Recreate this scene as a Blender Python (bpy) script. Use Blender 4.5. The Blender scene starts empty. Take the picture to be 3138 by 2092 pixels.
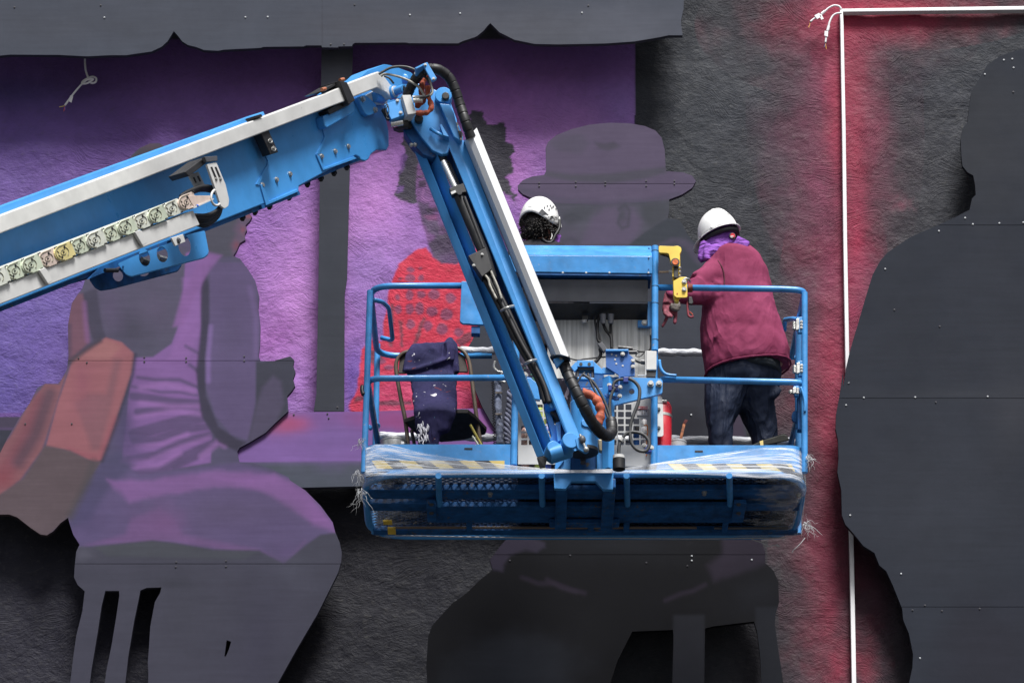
import bpy, bmesh, math, random
import numpy as np
from mathutils import Vector, Matrix, Euler
from mathutils.geometry import delaunay_2d_cdt
random.seed(7); RNG = np.random.RandomState(11)
R = math.radians
scene = bpy.context.scene
col = scene.collection

# ------------------------------------------------------------------ camera, sky, sun, exposure
D = 20.0                      # metres from the wall
PITCH = R(11.0)               # the camera is tilted up, the rest of the view upwards is lens shift
SH = math.tan(R(13.3))
W0, H0 = 2352.0, 1568.0       # reading grid used for the measurements
F0 = 8130.0
CZ = 1.6
CAM = Vector((0, -D, CZ))
FW = Vector((0, math.cos(PITCH), math.sin(PITCH))); UP = Vector((0, -math.sin(PITCH), math.cos(PITCH)))
cam = bpy.data.cameras.new('camera'); camo = bpy.data.objects.new('camera', cam); col.objects.link(camo)
camo.location = CAM; camo.rotation_euler = (math.pi/2 + PITCH, 0, 0)
cam.sensor_width = 36.0; cam.sensor_fit = 'HORIZONTAL'; cam.lens = 36.0*F0/W0
cam.shift_y = SH*F0/W0
cam.clip_start = 0.5; cam.clip_end = 2000
scene.camera = camo
world = bpy.data.worlds.new("World"); scene.world = world; world.use_nodes = True
SUN_EL, SUN_AZ = R(60), R(-16)     # high, a little to the right of the camera's back
wn = world.node_tree.nodes; wl = world.node_tree.links; wn.clear()
sky = wn.new('ShaderNodeTexSky'); sky.sky_type = 'NISHITA'; sky.sun_disc = False
sky.sun_elevation = SUN_EL; sky.sun_rotation = R(180)+SUN_AZ; sky.air_density = 1.0; sky.dust_density = 4.0; sky.ozone_density = 1.0
hs = wn.new('ShaderNodeHueSaturation'); hs.inputs['Saturation'].default_value = 0.42
bgd = wn.new('ShaderNodeBackground'); bgd.inputs['Strength'].default_value = 0.068
wo = wn.new('ShaderNodeOutputWorld')
wl.new(sky.outputs[0], hs.inputs['Color']); wl.new(hs.outputs[0], bgd.inputs['Color']); wl.new(bgd.outputs[0], wo.inputs['Surface'])
sun = bpy.data.lights.new('sun', 'SUN'); sun.energy = 3.9; sun.angle = R(19); sun.color = (1.0, 0.985, 0.965)
suno = bpy.data.objects.new('sun', sun); col.objects.link(suno); suno.location = (-6, -12, 30)
# light comes from (-sin az, -cos az) at SUN_EL
sd = Vector((math.sin(SUN_AZ)*math.cos(SUN_EL), math.cos(SUN_AZ)*math.cos(SUN_EL), -math.sin(SUN_EL)))
suno.rotation_euler = sd.to_track_quat('-Z', 'Y').to_euler()
scene.render.engine = 'CYCLES'
scene.view_settings.view_transform = 'Standard'; scene.view_settings.look = 'None'
scene.view_settings.gamma = 1.0; scene.view_settings.use_curve_mapping = False
scene.view_settings.exposure = 0.72

# ------------------------------------------------------------------ measuring: reading grid <-> place
def ray(x, y):
    return FW + Vector((1, 0, 0))*((x-W0/2)/F0) + UP*((H0/2-y)/F0 + SH)
def P(x, y, Y):
    d = ray(x, y); return CAM + d*((Y+D)/d.y)
def PZ(x, y, z):
    d = ray(x, y); return CAM + d*((z-CZ)/d.z)
def inv(X, Y, Z):             # numpy arrays -> grid
    dx = X; dy = Y+D; dz = Z-CZ
    w = dy*FW.y + dz*FW.z; u = dy*UP.y + dz*UP.z
    return W0/2 + dx/w*F0, H0/2 - (u/w - SH)*F0
K2 = 2352.0/3138.0
CROP = {'A':(0,0,.44643),'B':(900,100,.31891),'C':(0,500,.34014),'D':(1200,400,.31881),'E':(1500,550,.28694),'F':(1950,600,.28706),
 'G':(1080,820,.31893),'H':(1550,950,.31881),'I':(1980,950,.29967),'J':(1060,1300,.31463),'K':(1750,1300,.32738),'L':(0,900,.47826),
 'M':(1050,300,.46769),'N':(2238,0,.76531),'O':(2138,1000,.69638),'Q':(1000,1500,.63776),'R':(0,1450,.46769),'S':(1900,0,.52636),
 'U':(1000,0,.5102),'V':(2380,930,.33175),'W':(1060,1180,.15306),'X':(2000,840,.11481),'Z':(0,0,1/K2)}
def c(k, *v):
    ox, oy, s = CROP[k]
    pts = [((ox+v[i]*s)*K2, (oy+v[i+1]*s)*K2) for i in range(0, len(v), 2)]
    return pts
def c1(k, x, y): return c(k, x, y)[0]
def PX(k, x, y, Y):
    a = c1(k, x, y); return P(a[0], a[1], Y)
MPP = lambda Y: (P(1177, 784, Y)-P(1176, 784, Y)).length     # metres per grid pixel

# ------------------------------------------------------------------ mesh helpers
class MB:
    def __init__(s): s.v = []; s.f = []
    def add(s, vs, fs):
        o = len(s.v); s.v += [tuple(q) for q in vs]; s.f += [tuple(i+o for i in f) for f in fs]; return s
    def prism(s, a, b):       # two rings of equal length -> closed solid
        n = len(a)
        return s.add(list(a)+list(b), [tuple(range(n))[::-1], tuple(range(n, 2*n))] + [(i, (i+1) % n, n+(i+1) % n, n+i) for i in range(n)])
    def plate(s, pts, Y, t=0.012, ex=None):
        Yf = Y if callable(Y) else (lambda x, y: Y)
        a = [P(x, y, Yf(x, y)) for x, y in pts]
        e = Vector(ex)*t if ex is not None else Vector((0, t, 0))
        return s.prism(a, [q+e for q in a])
    def box(s, lo, hi, rot=None, at=(0, 0, 0)):
        vs = [Vector((x, y, z)) for x in (lo[0], hi[0]) for y in (lo[1], hi[1]) for z in (lo[2], hi[2])]
        if rot: vs = [rot @ q for q in vs]
        at = Vector(at); vs = [q+at for q in vs]
        return s.add(vs, [(0, 1, 3, 2), (4, 6, 7, 5), (0, 4, 5, 1), (2, 3, 7, 6), (0, 2, 6, 4), (1, 5, 7, 3)])
    def cube(s, x0, y0, x1, y1, Y0, Y1):   # box whose camera side is the grid rectangle
        a = P(x0, y1, Y0); b = P(x1, y0, Y0)
        return s.box((min(a.x, b.x), Y0, min(a.z, b.z)), (max(a.x, b.x), Y1, max(a.z, b.z)))
    def tube(s, path, r, n=10, caps=True):
        path = [Vector(q) for q in path]; m = len(path)
        rs = [r]*m if not hasattr(r, '__len__') else r
        t0 = (path[1]-path[0]).normalized()
        up = Vector((0, 0, 1)) if abs(t0.z) < .9 else Vector((0, 1, 0))
        nv = t0.cross(up).normalized(); vs = []
        pt = t0
        for i in range(m):
            if i == 0: t = t0
            elif i == m-1: t = (path[i]-path[i-1]).normalized()
            else:
                t = (path[i+1]-path[i-1])
                t = t.normalized() if t.length > 1e-9 else pt
            q = pt.rotation_difference(t); nv = (q @ nv).normalized(); pt = t
            bv = t.cross(nv)
            for k in range(n):
                a = 2*math.pi*k/n
                vs.append(path[i] + (nv*math.cos(a)+bv*math.sin(a))*rs[i])
        fs = [(i*n+k, i*n+(k+1) % n, (i+1)*n+(k+1) % n, (i+1)*n+k) for i in range(m-1) for k in range(n)]
        if caps: fs += [tuple(range(n))[::-1], tuple(range((m-1)*n, m*n))]
        return s.add(vs, fs)
    def cyl(s, a, b, r, n=16, r2=None):
        return s.tube([a, b], [r, r2 if r2 is not None else r], n)
    def ball(s, c0, rx, ry=None, rz=None, n=12, m=8, rot=None):
        ry = rx if ry is None else ry; rz = rx if rz is None else rz
        vs = []; c0 = Vector(c0)
        for j in range(m+1):
            ph = math.pi*j/m
            for i in range(n):
                a = 2*math.pi*i/n
                q = Vector((rx*math.sin(ph)*math.cos(a), ry*math.sin(ph)*math.sin(a), rz*math.cos(ph)))
                if rot: q = rot @ q
                vs.append(c0+q)
        return s.add(vs, [(j*n+i, (j+1)*n+i, (j+1)*n+(i+1) % n, j*n+(i+1) % n) for j in range(m) for i in range(n)])
    def loft(s, rings, caps=True):
        n = len(rings[0]); m = len(rings); vs = [q for r_ in rings for q in r_]
        fs = [(i*n+k, i*n+(k+1) % n, (i+1)*n+(k+1) % n, (i+1)*n+k) for i in range(m-1) for k in range(n)]
        if caps: fs += [tuple(range(n))[::-1], tuple(range((m-1)*n, m*n))]
        return s.add(vs, fs)
    def build(s, name, mat, parent=None, smooth=False, bevel=0, fix=True):
        me = bpy.data.meshes.new(name); me.from_pydata([tuple(q) for q in s.v], [], s.f)
        if fix:
            bm = bmesh.new(); bm.from_mesh(me); bmesh.ops.remove_doubles(bm, verts=bm.verts, dist=1e-6)
            bmesh.ops.recalc_face_normals(bm, faces=bm.faces); bm.to_mesh(me); bm.free()
        return link(name, me, mat, parent, smooth, bevel)
def link(name, me, mat, parent=None, smooth=False, bevel=0):
    o = bpy.data.objects.new(name, me); col.objects.link(o)
    if mat and not me.materials: me.materials.append(mat)
    if smooth:
        me.polygons.foreach_set('use_smooth', [True]*len(me.polygons))
        if smooth == 'a':
            me.set_sharp_from_angle(angle=R(38))
    if bevel:
        b = o.modifiers.new('edge', 'BEVEL'); b.width = bevel; b.segments = 2; b.limit_method = 'ANGLE'; b.angle_limit = R(40)
    if parent: o.parent = parent
    return o
def empty(name, loc=(0, 0, 0)):
    o = bpy.data.objects.new(name, None); col.objects.link(o); o.empty_display_size = .1
    return o
def tag(o, label, cat, group=None):
    o['label'] = label; o['category'] = cat
    if group: o['group'] = group
    return o
def smooth_path(pts, k=6):
    pts = [Vector(q) for q in pts]; out = []
    for i in range(len(pts)-1):
        p0 = pts[max(i-1, 0)]; p1 = pts[i]; p2 = pts[i+1]; p3 = pts[min(i+2, len(pts)-1)]
        for j in range(k):
            t = j/k
            out.append(0.5*((2*p1)+(p2-p0)*t+(2*p0-5*p1+4*p2-p3)*t*t+(3*p1-p0-3*p2+p3)*t**3))
    out.append(pts[-1]); return out
def fillet(pts, r, k=5):
    pts = [Vector(q) for q in pts]; out = [pts[0]]
    for i in range(1, len(pts)-1):
        a = (pts[i-1]-pts[i]); b = (pts[i+1]-pts[i]); rr = min(r, a.length*.49, b.length*.49)
        A = pts[i]+a.normalized()*rr; B = pts[i]+b.normalized()*rr
        for j in range(k+1):
            t = j/k; out.append(A*(1-t)**2+pts[i]*2*t*(1-t)+B*t*t)
    out.append(pts[-1]); return out
def circ(x, y, r, n=12): return [(x+r*math.cos(2*math.pi*i/n), y+r*math.sin(2*math.pi*i/n)) for i in range(n)]
def round_poly(pts, r, k=3):
    out = []; n = len(pts)
    for i in range(n):
        p = Vector(pts[i]); a = Vector(pts[i-1])-p; b = Vector(pts[(i+1) % n])-p
        rr = min(r, a.length*.45, b.length*.45)
        A = p+a.normalized()*rr; B = p+b.normalized()*rr
        for j in range(k+1):
            t = j/k; q = A*(1-t)**2+p*2*t*(1-t)+B*t*t; out.append((q.x, q.y))
    return out

# ------------------------------------------------------------------ materials
def lin(v): 
    v = v/255.0
    return v/12.92 if v <= .04045 else ((v+.055)/1.055)**2.4
def rgb(r, g, b): return (lin(r), lin(g), lin(b), 1)
class NT:
    def __init__(s, name):
        s.m = bpy.data.materials.new(name); s.m.use_nodes = True; s.t = s.m.node_tree; s.n = s.t.nodes
        s.b = s.n['Principled BSDF']; s.geo = s.n.new('ShaderNodeNewGeometry'); s.pos = s.geo.outputs['Position']
    def l(s, a, b): s.t.links.new(a, b)
    def node(s, t, **kw):
        q = s.n.new(t)
        for k, v in kw.items(): setattr(q, k, v)
        return q
    def noise(s, scale, detail=4, rough=.6, vec=None, dist=0):
        q = s.node('ShaderNodeTexNoise'); q.inputs['Scale'].default_value = scale; q.inputs['Detail'].default_value = detail
        q.inputs['Roughness'].default_value = rough; q.inputs['Distortion'].default_value = dist
        s.l(vec if vec is not None else s.pos, q.inputs['Vector']); return q.outputs['Fac']
    def map(s, scale, vec=None, rot=(0, 0, 0)):
        q = s.node('ShaderNodeMapping'); q.inputs['Scale'].default_value = scale; q.inputs['Rotation'].default_value = rot
        s.l(vec if vec is not None else s.pos, q.inputs['Vector']); return q.outputs[0]
    def ramp(s, fac, stops, interp='LINEAR'):
        q = s.node('ShaderNodeValToRGB'); e = q.color_ramp.elements; q.color_ramp.interpolation = interp
        while len(e) < len(stops): e.new(.5)
        for i, (p, cc) in enumerate(stops):
            e[i].position = p; e[i].color = cc if hasattr(cc, '__len__') else (cc, cc, cc, 1)
        s.l(fac, q.inputs['Fac']); return q.outputs['Color']
    def mix(s, fac, a, b, mode='MIX'):
        q = s.node('ShaderNodeMix', data_type='RGBA', blend_type=mode)
        for sock, val in ((q.inputs[0], fac), (q.inputs[6], a), (q.inputs[7], b)):
            if hasattr(val, 'is_output') or hasattr(val, 'links'): s.l(val, sock)
            else: sock.default_value = val
        return q.outputs[2]
    def math(s, op, a, b=0.0):
        q = s.node('ShaderNodeMath', operation=op)
        for i, val in enumerate((a, b)):
            if hasattr(val, 'links'): s.l(val, q.inputs[i])
            else: q.inputs[i].default_value = val
        return q.outputs[0]
    def bump(s, h, strength=.3, dist=.01, normal=None):
        q = s.node('ShaderNodeBump'); q.inputs['Strength'].default_value = strength; q.inputs['Distance'].default_value = dist
        s.l(h, q.inputs['Height'])
        if normal is not None: s.l(normal, q.inputs['Normal'])
        s.l(q.outputs[0], s.b.inputs['Normal']); return q.outputs[0]
    def base(s, v):
        if hasattr(v, 'links'): s.l(v, s.b.inputs['Base Color'])
        else: s.b.inputs['Base Color'].default_value = v
    def set(s, **kw):
        for k, v in kw.items(): s.b.inputs[k.replace('_', ' ')].default_value = v
def simple(name, cc, rough=.5, metal=0, var=.12, nscale=9, bump=0, bscale=60, wear=None, wear_amt=.62, spec=.5, coat=0):
    t = NT(name); n = t.noise(nscale, 5)
    dark = tuple(x*(1-var*1.6) for x in cc[:3])+(1,); lite = tuple(min(1, x*(1+var)) for x in cc[:3])+(1,)
    b = t.ramp(n, [(.3, dark), (.7, lite)])
    if wear:
        w = t.noise(38, 7, .68); m = t.ramp(w, [(wear_amt, 0), (wear_amt+.03, 1)])
        w2 = t.noise(2.3, 3); m2 = t.ramp(w2, [(.45, 0), (.62, 1)])
        b = t.mix(t.math('MULTIPLY', m, m2), b, wear)
    t.base(b); t.set(Roughness=rough, Metallic=metal, Specular_IOR_Level=spec, Coat_Weight=coat)
    r_ = t.ramp(t.noise(nscale*2.3, 4), [(.3, max(rough-.1, .05)), (.7, min(rough+.12, 1))]); t.l(r_, t.b.inputs['Roughness'])
    if bump: t.bump(t.noise(bscale, 4), bump, .004)
    return t.m

# ------------------------------------------------------------------ painting by hand: soft-edged strokes on vertex colours
def vnoise(x, y, s, seed=0):
    r_ = np.random.RandomState(seed); n = 256; g = r_.rand(n, n)
    X = x/s+1000.5; Y = y/s+1000.25; xi = np.floor(X).astype(int); yi = np.floor(Y).astype(int)
    fx = X-xi; fy = Y-yi; fx = fx*fx*(3-2*fx); fy = fy*fy*(3-2*fy)
    a = g[xi % n, yi % n]; b = g[(xi+1) % n, yi % n]; cc = g[xi % n, (yi+1) % n]; d = g[(xi+1) % n, (yi+1) % n]
    return (a*(1-fx)+b*fx)*(1-fy)+(cc*(1-fx)+d*fx)*fy
def fnoise(x, y, s, o=4, seed=0):
    t = 0; a = 1; w = 0
    for i in range(o): t = t+a*vnoise(x, y, s/2**i, seed+i); w += a; a *= .55
    return t/w
def inpoly(x, y, poly):
    ins = np.zeros(x.shape, bool); n = len(poly)
    for i in range(n):
        x0, y0 = poly[i]; x1, y1 = poly[(i+1) % n]
        if y0 == y1: continue
        m = ((y0 > y) != (y1 > y)) & (x < (x1-x0)*(y-y0)/(y1-y0)+x0); ins ^= m
    return ins
def dist(x, y, poly, closed=True):
    d = np.full(x.shape, 1e9); n = len(poly)
    for i in range(n if closed else n-1):
        x0, y0 = poly[i]; x1, y1 = poly[(i+1) % n]; dx = x1-x0; dy = y1-y0; L = dx*dx+dy*dy+1e-9
        t = np.clip(((x-x0)*dx+(y-y0)*dy)/L, 0, 1); d = np.minimum(d, (x-x0-t*dx)**2+(y-y0-t*dy)**2)
    return np.sqrt(d)
def L3(cc): return np.array([lin(v) for v in cc])
class Canvas:
    def __init__(s, x, y, base):
        s.x = x; s.y = y; s.c = np.tile(L3(base), (len(x), 1))
    def _mix(s, idx, m, cc):
        m = m[:, None]; s.c[idx] = s.c[idx]*(1-m)+L3(cc)*m
    def poly(s, pts, cc, soft=2, a=1, rag=0, ragm=14, seed=1, jag=None):
        xs = [p[0] for p in pts]; ys = [p[1] for p in pts]; e = soft+rag+2
        idx = np.where((s.x > min(xs)-e) & (s.x < max(xs)+e) & (s.y > min(ys)-e) & (s.y < max(ys)+e))[0]
        if not len(idx): return
        x = s.x[idx]; y = s.y[idx]
        if rag:
            jx, jy = jag if jag else (1, 1)
            n = fnoise(x*jx, y*jy, ragm, 3, seed)-.5
            x = x+n*rag*2; y = y+(fnoise(x*jx+50, y*jy, ragm, 3, seed+9)-.5)*rag*2
        d = dist(x, y, pts); ins = inpoly(x, y, pts); sd_ = np.where(ins, d, -d)
        m = np.clip(sd_/(2*soft)+.5, 0, 1); m = m*m*(3-2*m)*a
        s._mix(idx, m, cc)
    def line(s, pts, w, cc, soft=2, a=1, taper=True):
        xs = [p[0] for p in pts]; ys = [p[1] for p in pts]; e = w+soft+2
        idx = np.where((s.x > min(xs)-e) & (s.x < max(xs)+e) & (s.y > min(ys)-e) & (s.y < max(ys)+e))[0]
        if not len(idx): return
        d = dist(s.x[idx], s.y[idx], pts, False); ww = w
        m = np.clip((ww-d)/(soft*2)+.5, 0, 1)*a; s._mix(idx, m, cc)
    def blob(s, x0, y0, rx, ry, cc, a=1, rot=0, rag=.25, p=1.5, seed=3):
        dx = s.x-x0; dy = s.y-y0; ca, sa = math.cos(rot), math.sin(rot)
        u = (dx*ca+dy*sa)/rx; v = (-dx*sa+dy*ca)/ry; q = u*u+v*v; idx = np.where(q < 6)[0]
        if not len(idx): return
        q = q[idx]
        if rag: q = q*np.exp((fnoise(s.x[idx], s.y[idx], max(rx, ry)*.6, 4, seed)-.5)*rag*8)
        m = np.exp(-q**(p/2)*1.2)*a; s._mix(idx, np.clip(m, 0, 1), cc)
    def mottle(s, amt, scale, seed=5):
        n = (fnoise(s.x, s.y, scale, 5, seed)-.5)*2*amt; s.c = s.c*(1+n[:, None])
# ------------------------------------------------------------------ painted surfaces
KW = 2.0      # how bright a white vertical surface displays under this light (calibration of paint colours)
def paint_mat(name, relief, rough=.62):
    t = NT(name); a = t.node('ShaderNodeVertexColor'); a.layer_name = 'paint'
    if relief == 'plaster':
        vor = t.node('ShaderNodeTexVoronoi'); vor.inputs['Scale'].default_value = 2.6
        wv = t.node('ShaderNodeVectorMath', operation='ADD'); nz = t.node('ShaderNodeTexNoise'); nz.inputs['Scale'].default_value = 3.0
        t.l(t.pos, nz.inputs['Vector'])
        sc_ = t.node('ShaderNodeVectorMath', operation='SCALE'); sc_.inputs['Scale'].default_value = .35; t.l(nz.outputs['Color'], sc_.inputs[0])
        t.l(t.pos, wv.inputs[0]); t.l(sc_.outputs[0], wv.inputs[1]); t.l(wv.outputs[0], vor.inputs['Vector'])
        sep = t.node('ShaderNodeSeparateColor'); t.l(vor.outputs['Color'], sep.inputs[0])
        ang = t.math('ADD', t.math('MULTIPLY', sep.outputs[0], 1.7), -.75)
        rot = t.node('ShaderNodeVectorRotate', rotation_type='Y_AXIS'); t.l(wv.outputs[0], rot.inputs['Vector']); t.l(ang, rot.inputs['Angle'])
        st = t.noise(1.0, 4, .6, t.map((5, 30, 105), rot.outputs[0]), .1)
        msk = t.ramp(t.noise(2.2, 3), [(.42, .06), (.62, 1)])
        strokes = t.math('MULTIPLY', st, msk)
        lump = t.noise(1.0, 6, .66, t.map((26, 26, 40)), .15); big = t.math('ADD', t.noise(7, 4, .55), t.math('MULTIPLY', t.noise(2.2, 3, .5), 1.1))
        cr = t.node('ShaderNodeTexVoronoi'); cr.feature = 'DISTANCE_TO_EDGE'; cr.inputs['Scale'].default_value = 3.3
        t.l(t.map((1, 1, 1.4), wv.outputs[0]), cr.inputs['Vector'])
        crk = t.ramp(cr.outputs['Distance'], [(.0, 1), (.02, 0)]); crm = t.ramp(t.noise(1.4, 2), [(.5, 0), (.6, 1)])
        crk = t.math('MULTIPLY', crk, crm)
        h = t.math('ADD', t.math('MULTIPLY', strokes, .55), t.math('MULTIPLY', lump, .45))
        h = t.math('ADD', h, t.math('MULTIPLY', big, .55)); h = t.math('ADD', h, t.math('MULTIPLY', crk, .05))
        pit = t.ramp(t.noise(150, 2, .5), [(.2, 1), (.26, 0)])
        h = t.math('ADD', h, t.math('MULTIPLY', pit, -.25))
        t.bump(h, 1.0, .0175)
        # worn paint: the pale ground shows a little on the ridges
        rdg = t.ramp(lump, [(.55, 0), (.78, .3)])
        t.base(t.mix(rdg, a.outputs['Color'], (.10, .095, .08, 1)))
        t.set(Specular_IOR_Level=.16); t.l(t.ramp(t.noise(9, 4), [(.3, rough-.14), (.7, rough+.1)]), t.b.inputs['Roughness'])
    else:
        n = t.noise(45, 5, .6); n2 = t.noise(1.0, 4, .6, t.map((3, 3, 40)))
        t.set(Specular_IOR_Level=.08); m = t.mix(1.0, a.outputs['Color'], t.ramp(n2, [(.3, (.93, .93, .93, 1)), (.7, (1.06, 1.06, 1.06, 1))]), 'MULTIPLY')
        sc = t.ramp(t.noise(6, 6, .7), [(.66, 0), (.78, .07)])
        t.base(t.mix(sc, m, (.10, .10, .11, 1))); t.bump(n, .12, .003)
        t.l(t.ramp(t.noise(5, 4), [(.3, .5), (.7, .68)]), t.b.inputs['Roughness'])
    return t.m
def set_paint(me, rgbs):
    at = me.color_attributes.new('paint', 'FLOAT_COLOR', 'POINT')
    c4 = np.ones((len(rgbs), 4), np.float32); c4[:, :3] = np.clip(rgbs/KW*np.array([.97, 1.0, 1.06]), .0, .85); at.data.foreach_set('color', c4.ravel())
M_PLASTER = paint_mat('painted_plaster', 'plaster'); M_BOARD = paint_mat('painted_board', 'board')
M_EDGE = simple('board_edge', rgb(58, 58, 62), .7)

# ground: asphalt yard below (out of the frame, it throws light back up)
t = NT('asphalt'); t.base(t.ramp(t.noise(6, 6), [(.3, (.04, .04, .04, 1)), (.7, (.065, .063, .06, 1))])); t.set(Roughness=.9); t.bump(t.noise(120, 3), .4, .01)
g = MB().add([(-400, -600, 0), (400, -600, 0), (400, 300, 0), (-400, 300, 0)], [(0, 1, 2, 3)]).build('ground', t.m, fix=False); g['kind'] = 'structure'

# ---- the wall: rough plaster sheet with the painted background
def wall_paint(cv):
    x, y = cv.x, cv.y
    # purple window
    cv.poly([(-400, 90), (1458, 90), (1458, 960), (-400, 960)], (120, 84, 158), 1.2)
    def inw(f):
        n0 = cv.c.copy(); f(); out = (x > 1458.5) | (y > 946); cv.c[out] = n0[out]
    def win():
        cv.blob(0, 900, 430, 420, (74, 66, 136), .85, seed=4); cv.blob(40, 330, 300, 150, (66, 60, 122), .6, seed=6)
        cv.blob(30, 215, 260, 60, (48, 50, 104), .7, seed=7); cv.blob(150, 420, 400, 90, (100, 80, 150), .6, seed=8)
        cv.blob(680, 690, 150, 230, (170, 116, 190), .9, seed=9); cv.blob(560, 560, 60, 110, (142, 92, 172), .6, seed=10)
        cv.blob(860, 470, 120, 190, (166, 110, 184), .85, seed=11); cv.blob(1120, 260, 160, 110, (150, 94, 168), .7, seed=12)
        cv.blob(1300, 300, 170, 110, (156, 110, 180), .8, seed=13); cv.blob(1180, 400, 60, 90, (160, 100, 176), .7, seed=15)
        cv.blob(1430, 240, 60, 90, (130, 104, 176), .6, seed=16); cv.blob(850, 620, 90, 90, (140, 108, 182), .6, seed=17)
        cv.blob(810, 860, 45, 120, (92, 66, 150), .9, seed=18); cv.blob(620, 780, 70, 60, (140, 80, 160), .7, seed=19)
        cv.blob(690, 880, 60, 70, (150, 104, 182), .7, seed=20); cv.blob(1000, 200, 200, 50, (100, 56, 128), .5, seed=21)
        cv.blob(420, 230, 300, 60, (104, 76, 140), .5, seed=22); cv.blob(100, 700, 260, 120, (92, 80, 152), .6, seed=23)
        cv.blob(60, 560, 200, 80, (104, 82, 146), .5, seed=25); cv.blob(330, 400, 200, 60, (112, 80, 146), .5, seed=26)
        k_ = (y < 960) & (x < 1459); cv.c[k_] = cv.c[k_]*np.array([1.95, 1.95, 1.62])
        # hair, loose dry-brushed edges
        hair = (66, 68, 72)
        cv.poly(c('M', 390, 240, 470, 300, 520, 420, 500, 520, 480, 620, 490, 690, 430, 680, 345, 650, 350, 560, 380, 470, 400, 380), hair, 2, .95, 9, 12, 2, (.4, 1.3))
        cv.poly(c('M', 830, 80, 920, 85, 950, 180, 1050, 165, 1070, 270, 1130, 330, 1095, 400, 1140, 465, 1075, 520, 1085, 570, 1145, 690, 1070, 620, 900, 560, 850, 300), hair, 2, .97, 10, 13, 5, (.4, 1.3))
        cv.poly(c('M', 360, 575, 400, 570, 395, 610, 350, 620), (140, 96, 168), 2, .8, 4, 8, 7)
        cv.poly(c('M', 385, 350, 425, 380, 400, 470, 375, 500), (138, 92, 166), 3, .7, 4, 8, 8)
        # face
        cv.poly(c('M', 490, 430, 640, 380, 860, 560, 860, 1060, 640, 1090, 560, 960, 520, 820, 490, 700, 478, 560), (140, 92, 148), 3, .95, 3, 14, 3)
        cv.poly(c('M', 490, 680, 560, 690, 620, 790, 640, 930, 560, 880, 520, 800), (92, 76, 104), 5, .8, 4, 12, 4)
        cv.poly(c('M', 640, 440, 800, 520, 830, 700, 760, 640, 680, 520), (100, 78, 110), 6, .7, 3, 12, 6)
        cv.poly(c('M', 495, 545, 545, 535, 545, 580, 500, 585), (70, 58, 78), 2, .8); cv.poly(c('M', 490, 510, 540, 500, 545, 515, 490, 525), (66, 60, 74), 2, .8)
        cv.line(c('M', 530, 600, 520, 660, 560, 672, 590, 660), 2, (176, 118, 178), 2, .8); cv.poly(c('M', 540, 725, 640, 715, 650, 745, 560, 750), (78, 62, 86), 3, .8)
        cv.poly(c('M', 530, 770, 620, 765, 620, 800, 560, 800), (172, 96, 150), 4, .7); cv.blob(*c1('M', 560, 480), 18, 12, (160, 104, 160), .6)
        cv.poly(c('M', 560, 960, 620, 905, 760, 860, 860, 900, 870, 990, 740, 1100, 640, 1095, 590, 1040), (84, 72, 92), 5, .9, 4, 14, 5)
        cv.blob(*c1('M', 700, 1060), 34, 14, (120, 84, 134), .7); cv.blob(*c1('M', 650, 860), 20, 14, (66, 64, 72), .7)
        # red top
        red = (244, 64, 92)
        cv.poly(c('M', 500, 985, 545, 980, 590, 1040, 640, 1088, 740, 1090, 860, 1000, 900, 985, 1000, 1400, 1100, 1560, 1150, 1900, 280, 1900, 260, 1600, 270, 1450, 320, 1200, 370, 1090), red, 2.5, 1, 3, 16, 6)
        cv.poly(c('G', 170, 700, 90, 790, 75, 1000, 30, 1200, -40, 1330, 0, 1400, 1260, 1400, 1240, 1320, 1150, 1050, 1050, 720, 400, 700), (236, 66, 98), 3, 1, 5, 16, 6)
        cv.poly(c('G', 420, 1080, 1240, 1180, 1250, 1400, 230, 1400, 240, 1150), (232, 84, 134), 10, .6, 4)
        dots = [(560, 20, 40, 28), (555, 100, 50, 42), (660, 100, 30, 34), (650, 5, 18, 14), (548, 265, 38, 52), (662, 262, 42, 36), (433, 283, 24, 30), (785, 258, 58, 50),
                (945, 295, 52, 50), (440, 400, 36, 44), (550, 395, 42, 54), (645, 390, 44, 60), (765, 420, 58, 48), (905, 450, 60, 60), (560, 545, 42, 50), (725, 560, 46, 52),
                (860, 590, 56, 56), (1020, 620, 44, 44), (265, 900, 60, 30), (350, 960, 50, 24), (455, 110, 14, 14)]
        for i, (a, b, rx, ry) in enumerate(dots):
            q = c1('G', a, b); cv.poly([(q[0]+rx*.239*math.cos(k*.52), q[1]+ry*.239*math.sin(k*.52)) for k in range(12)], (150, 82, 118), 2.5, .85, 2.2, 7, i)
        for a in (c('G', 370, 340, 400, 345, 400, 560, 385, 760, 350, 760, 365, 560), c('G', 640, 560, 690, 470, 710, 480, 660, 640, 610, 760, 570, 760), c('G', 450, 500, 480, 520, 490, 760, 460, 760),
                  c('G', 1000, 690, 1180, 600, 1150, 700, 1050, 760), c('G', 150, 780, 260, 800, 300, 860, 230, 960, 130, 880), c('G', 40, 1240, 200, 1200, 120, 1270, 30, 1300),
                  c('G', 230, 1285, 560, 1280, 560, 1320, 220, 1330)):
            cv.poly(a, (104, 76, 92), 3, .75, 5, 10, 4, (.8, 1))
        cv.poly(c('G', 610, 230, 660, 225, 640, 250), (120, 80, 110), 2, .5)
    inw(win)
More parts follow.
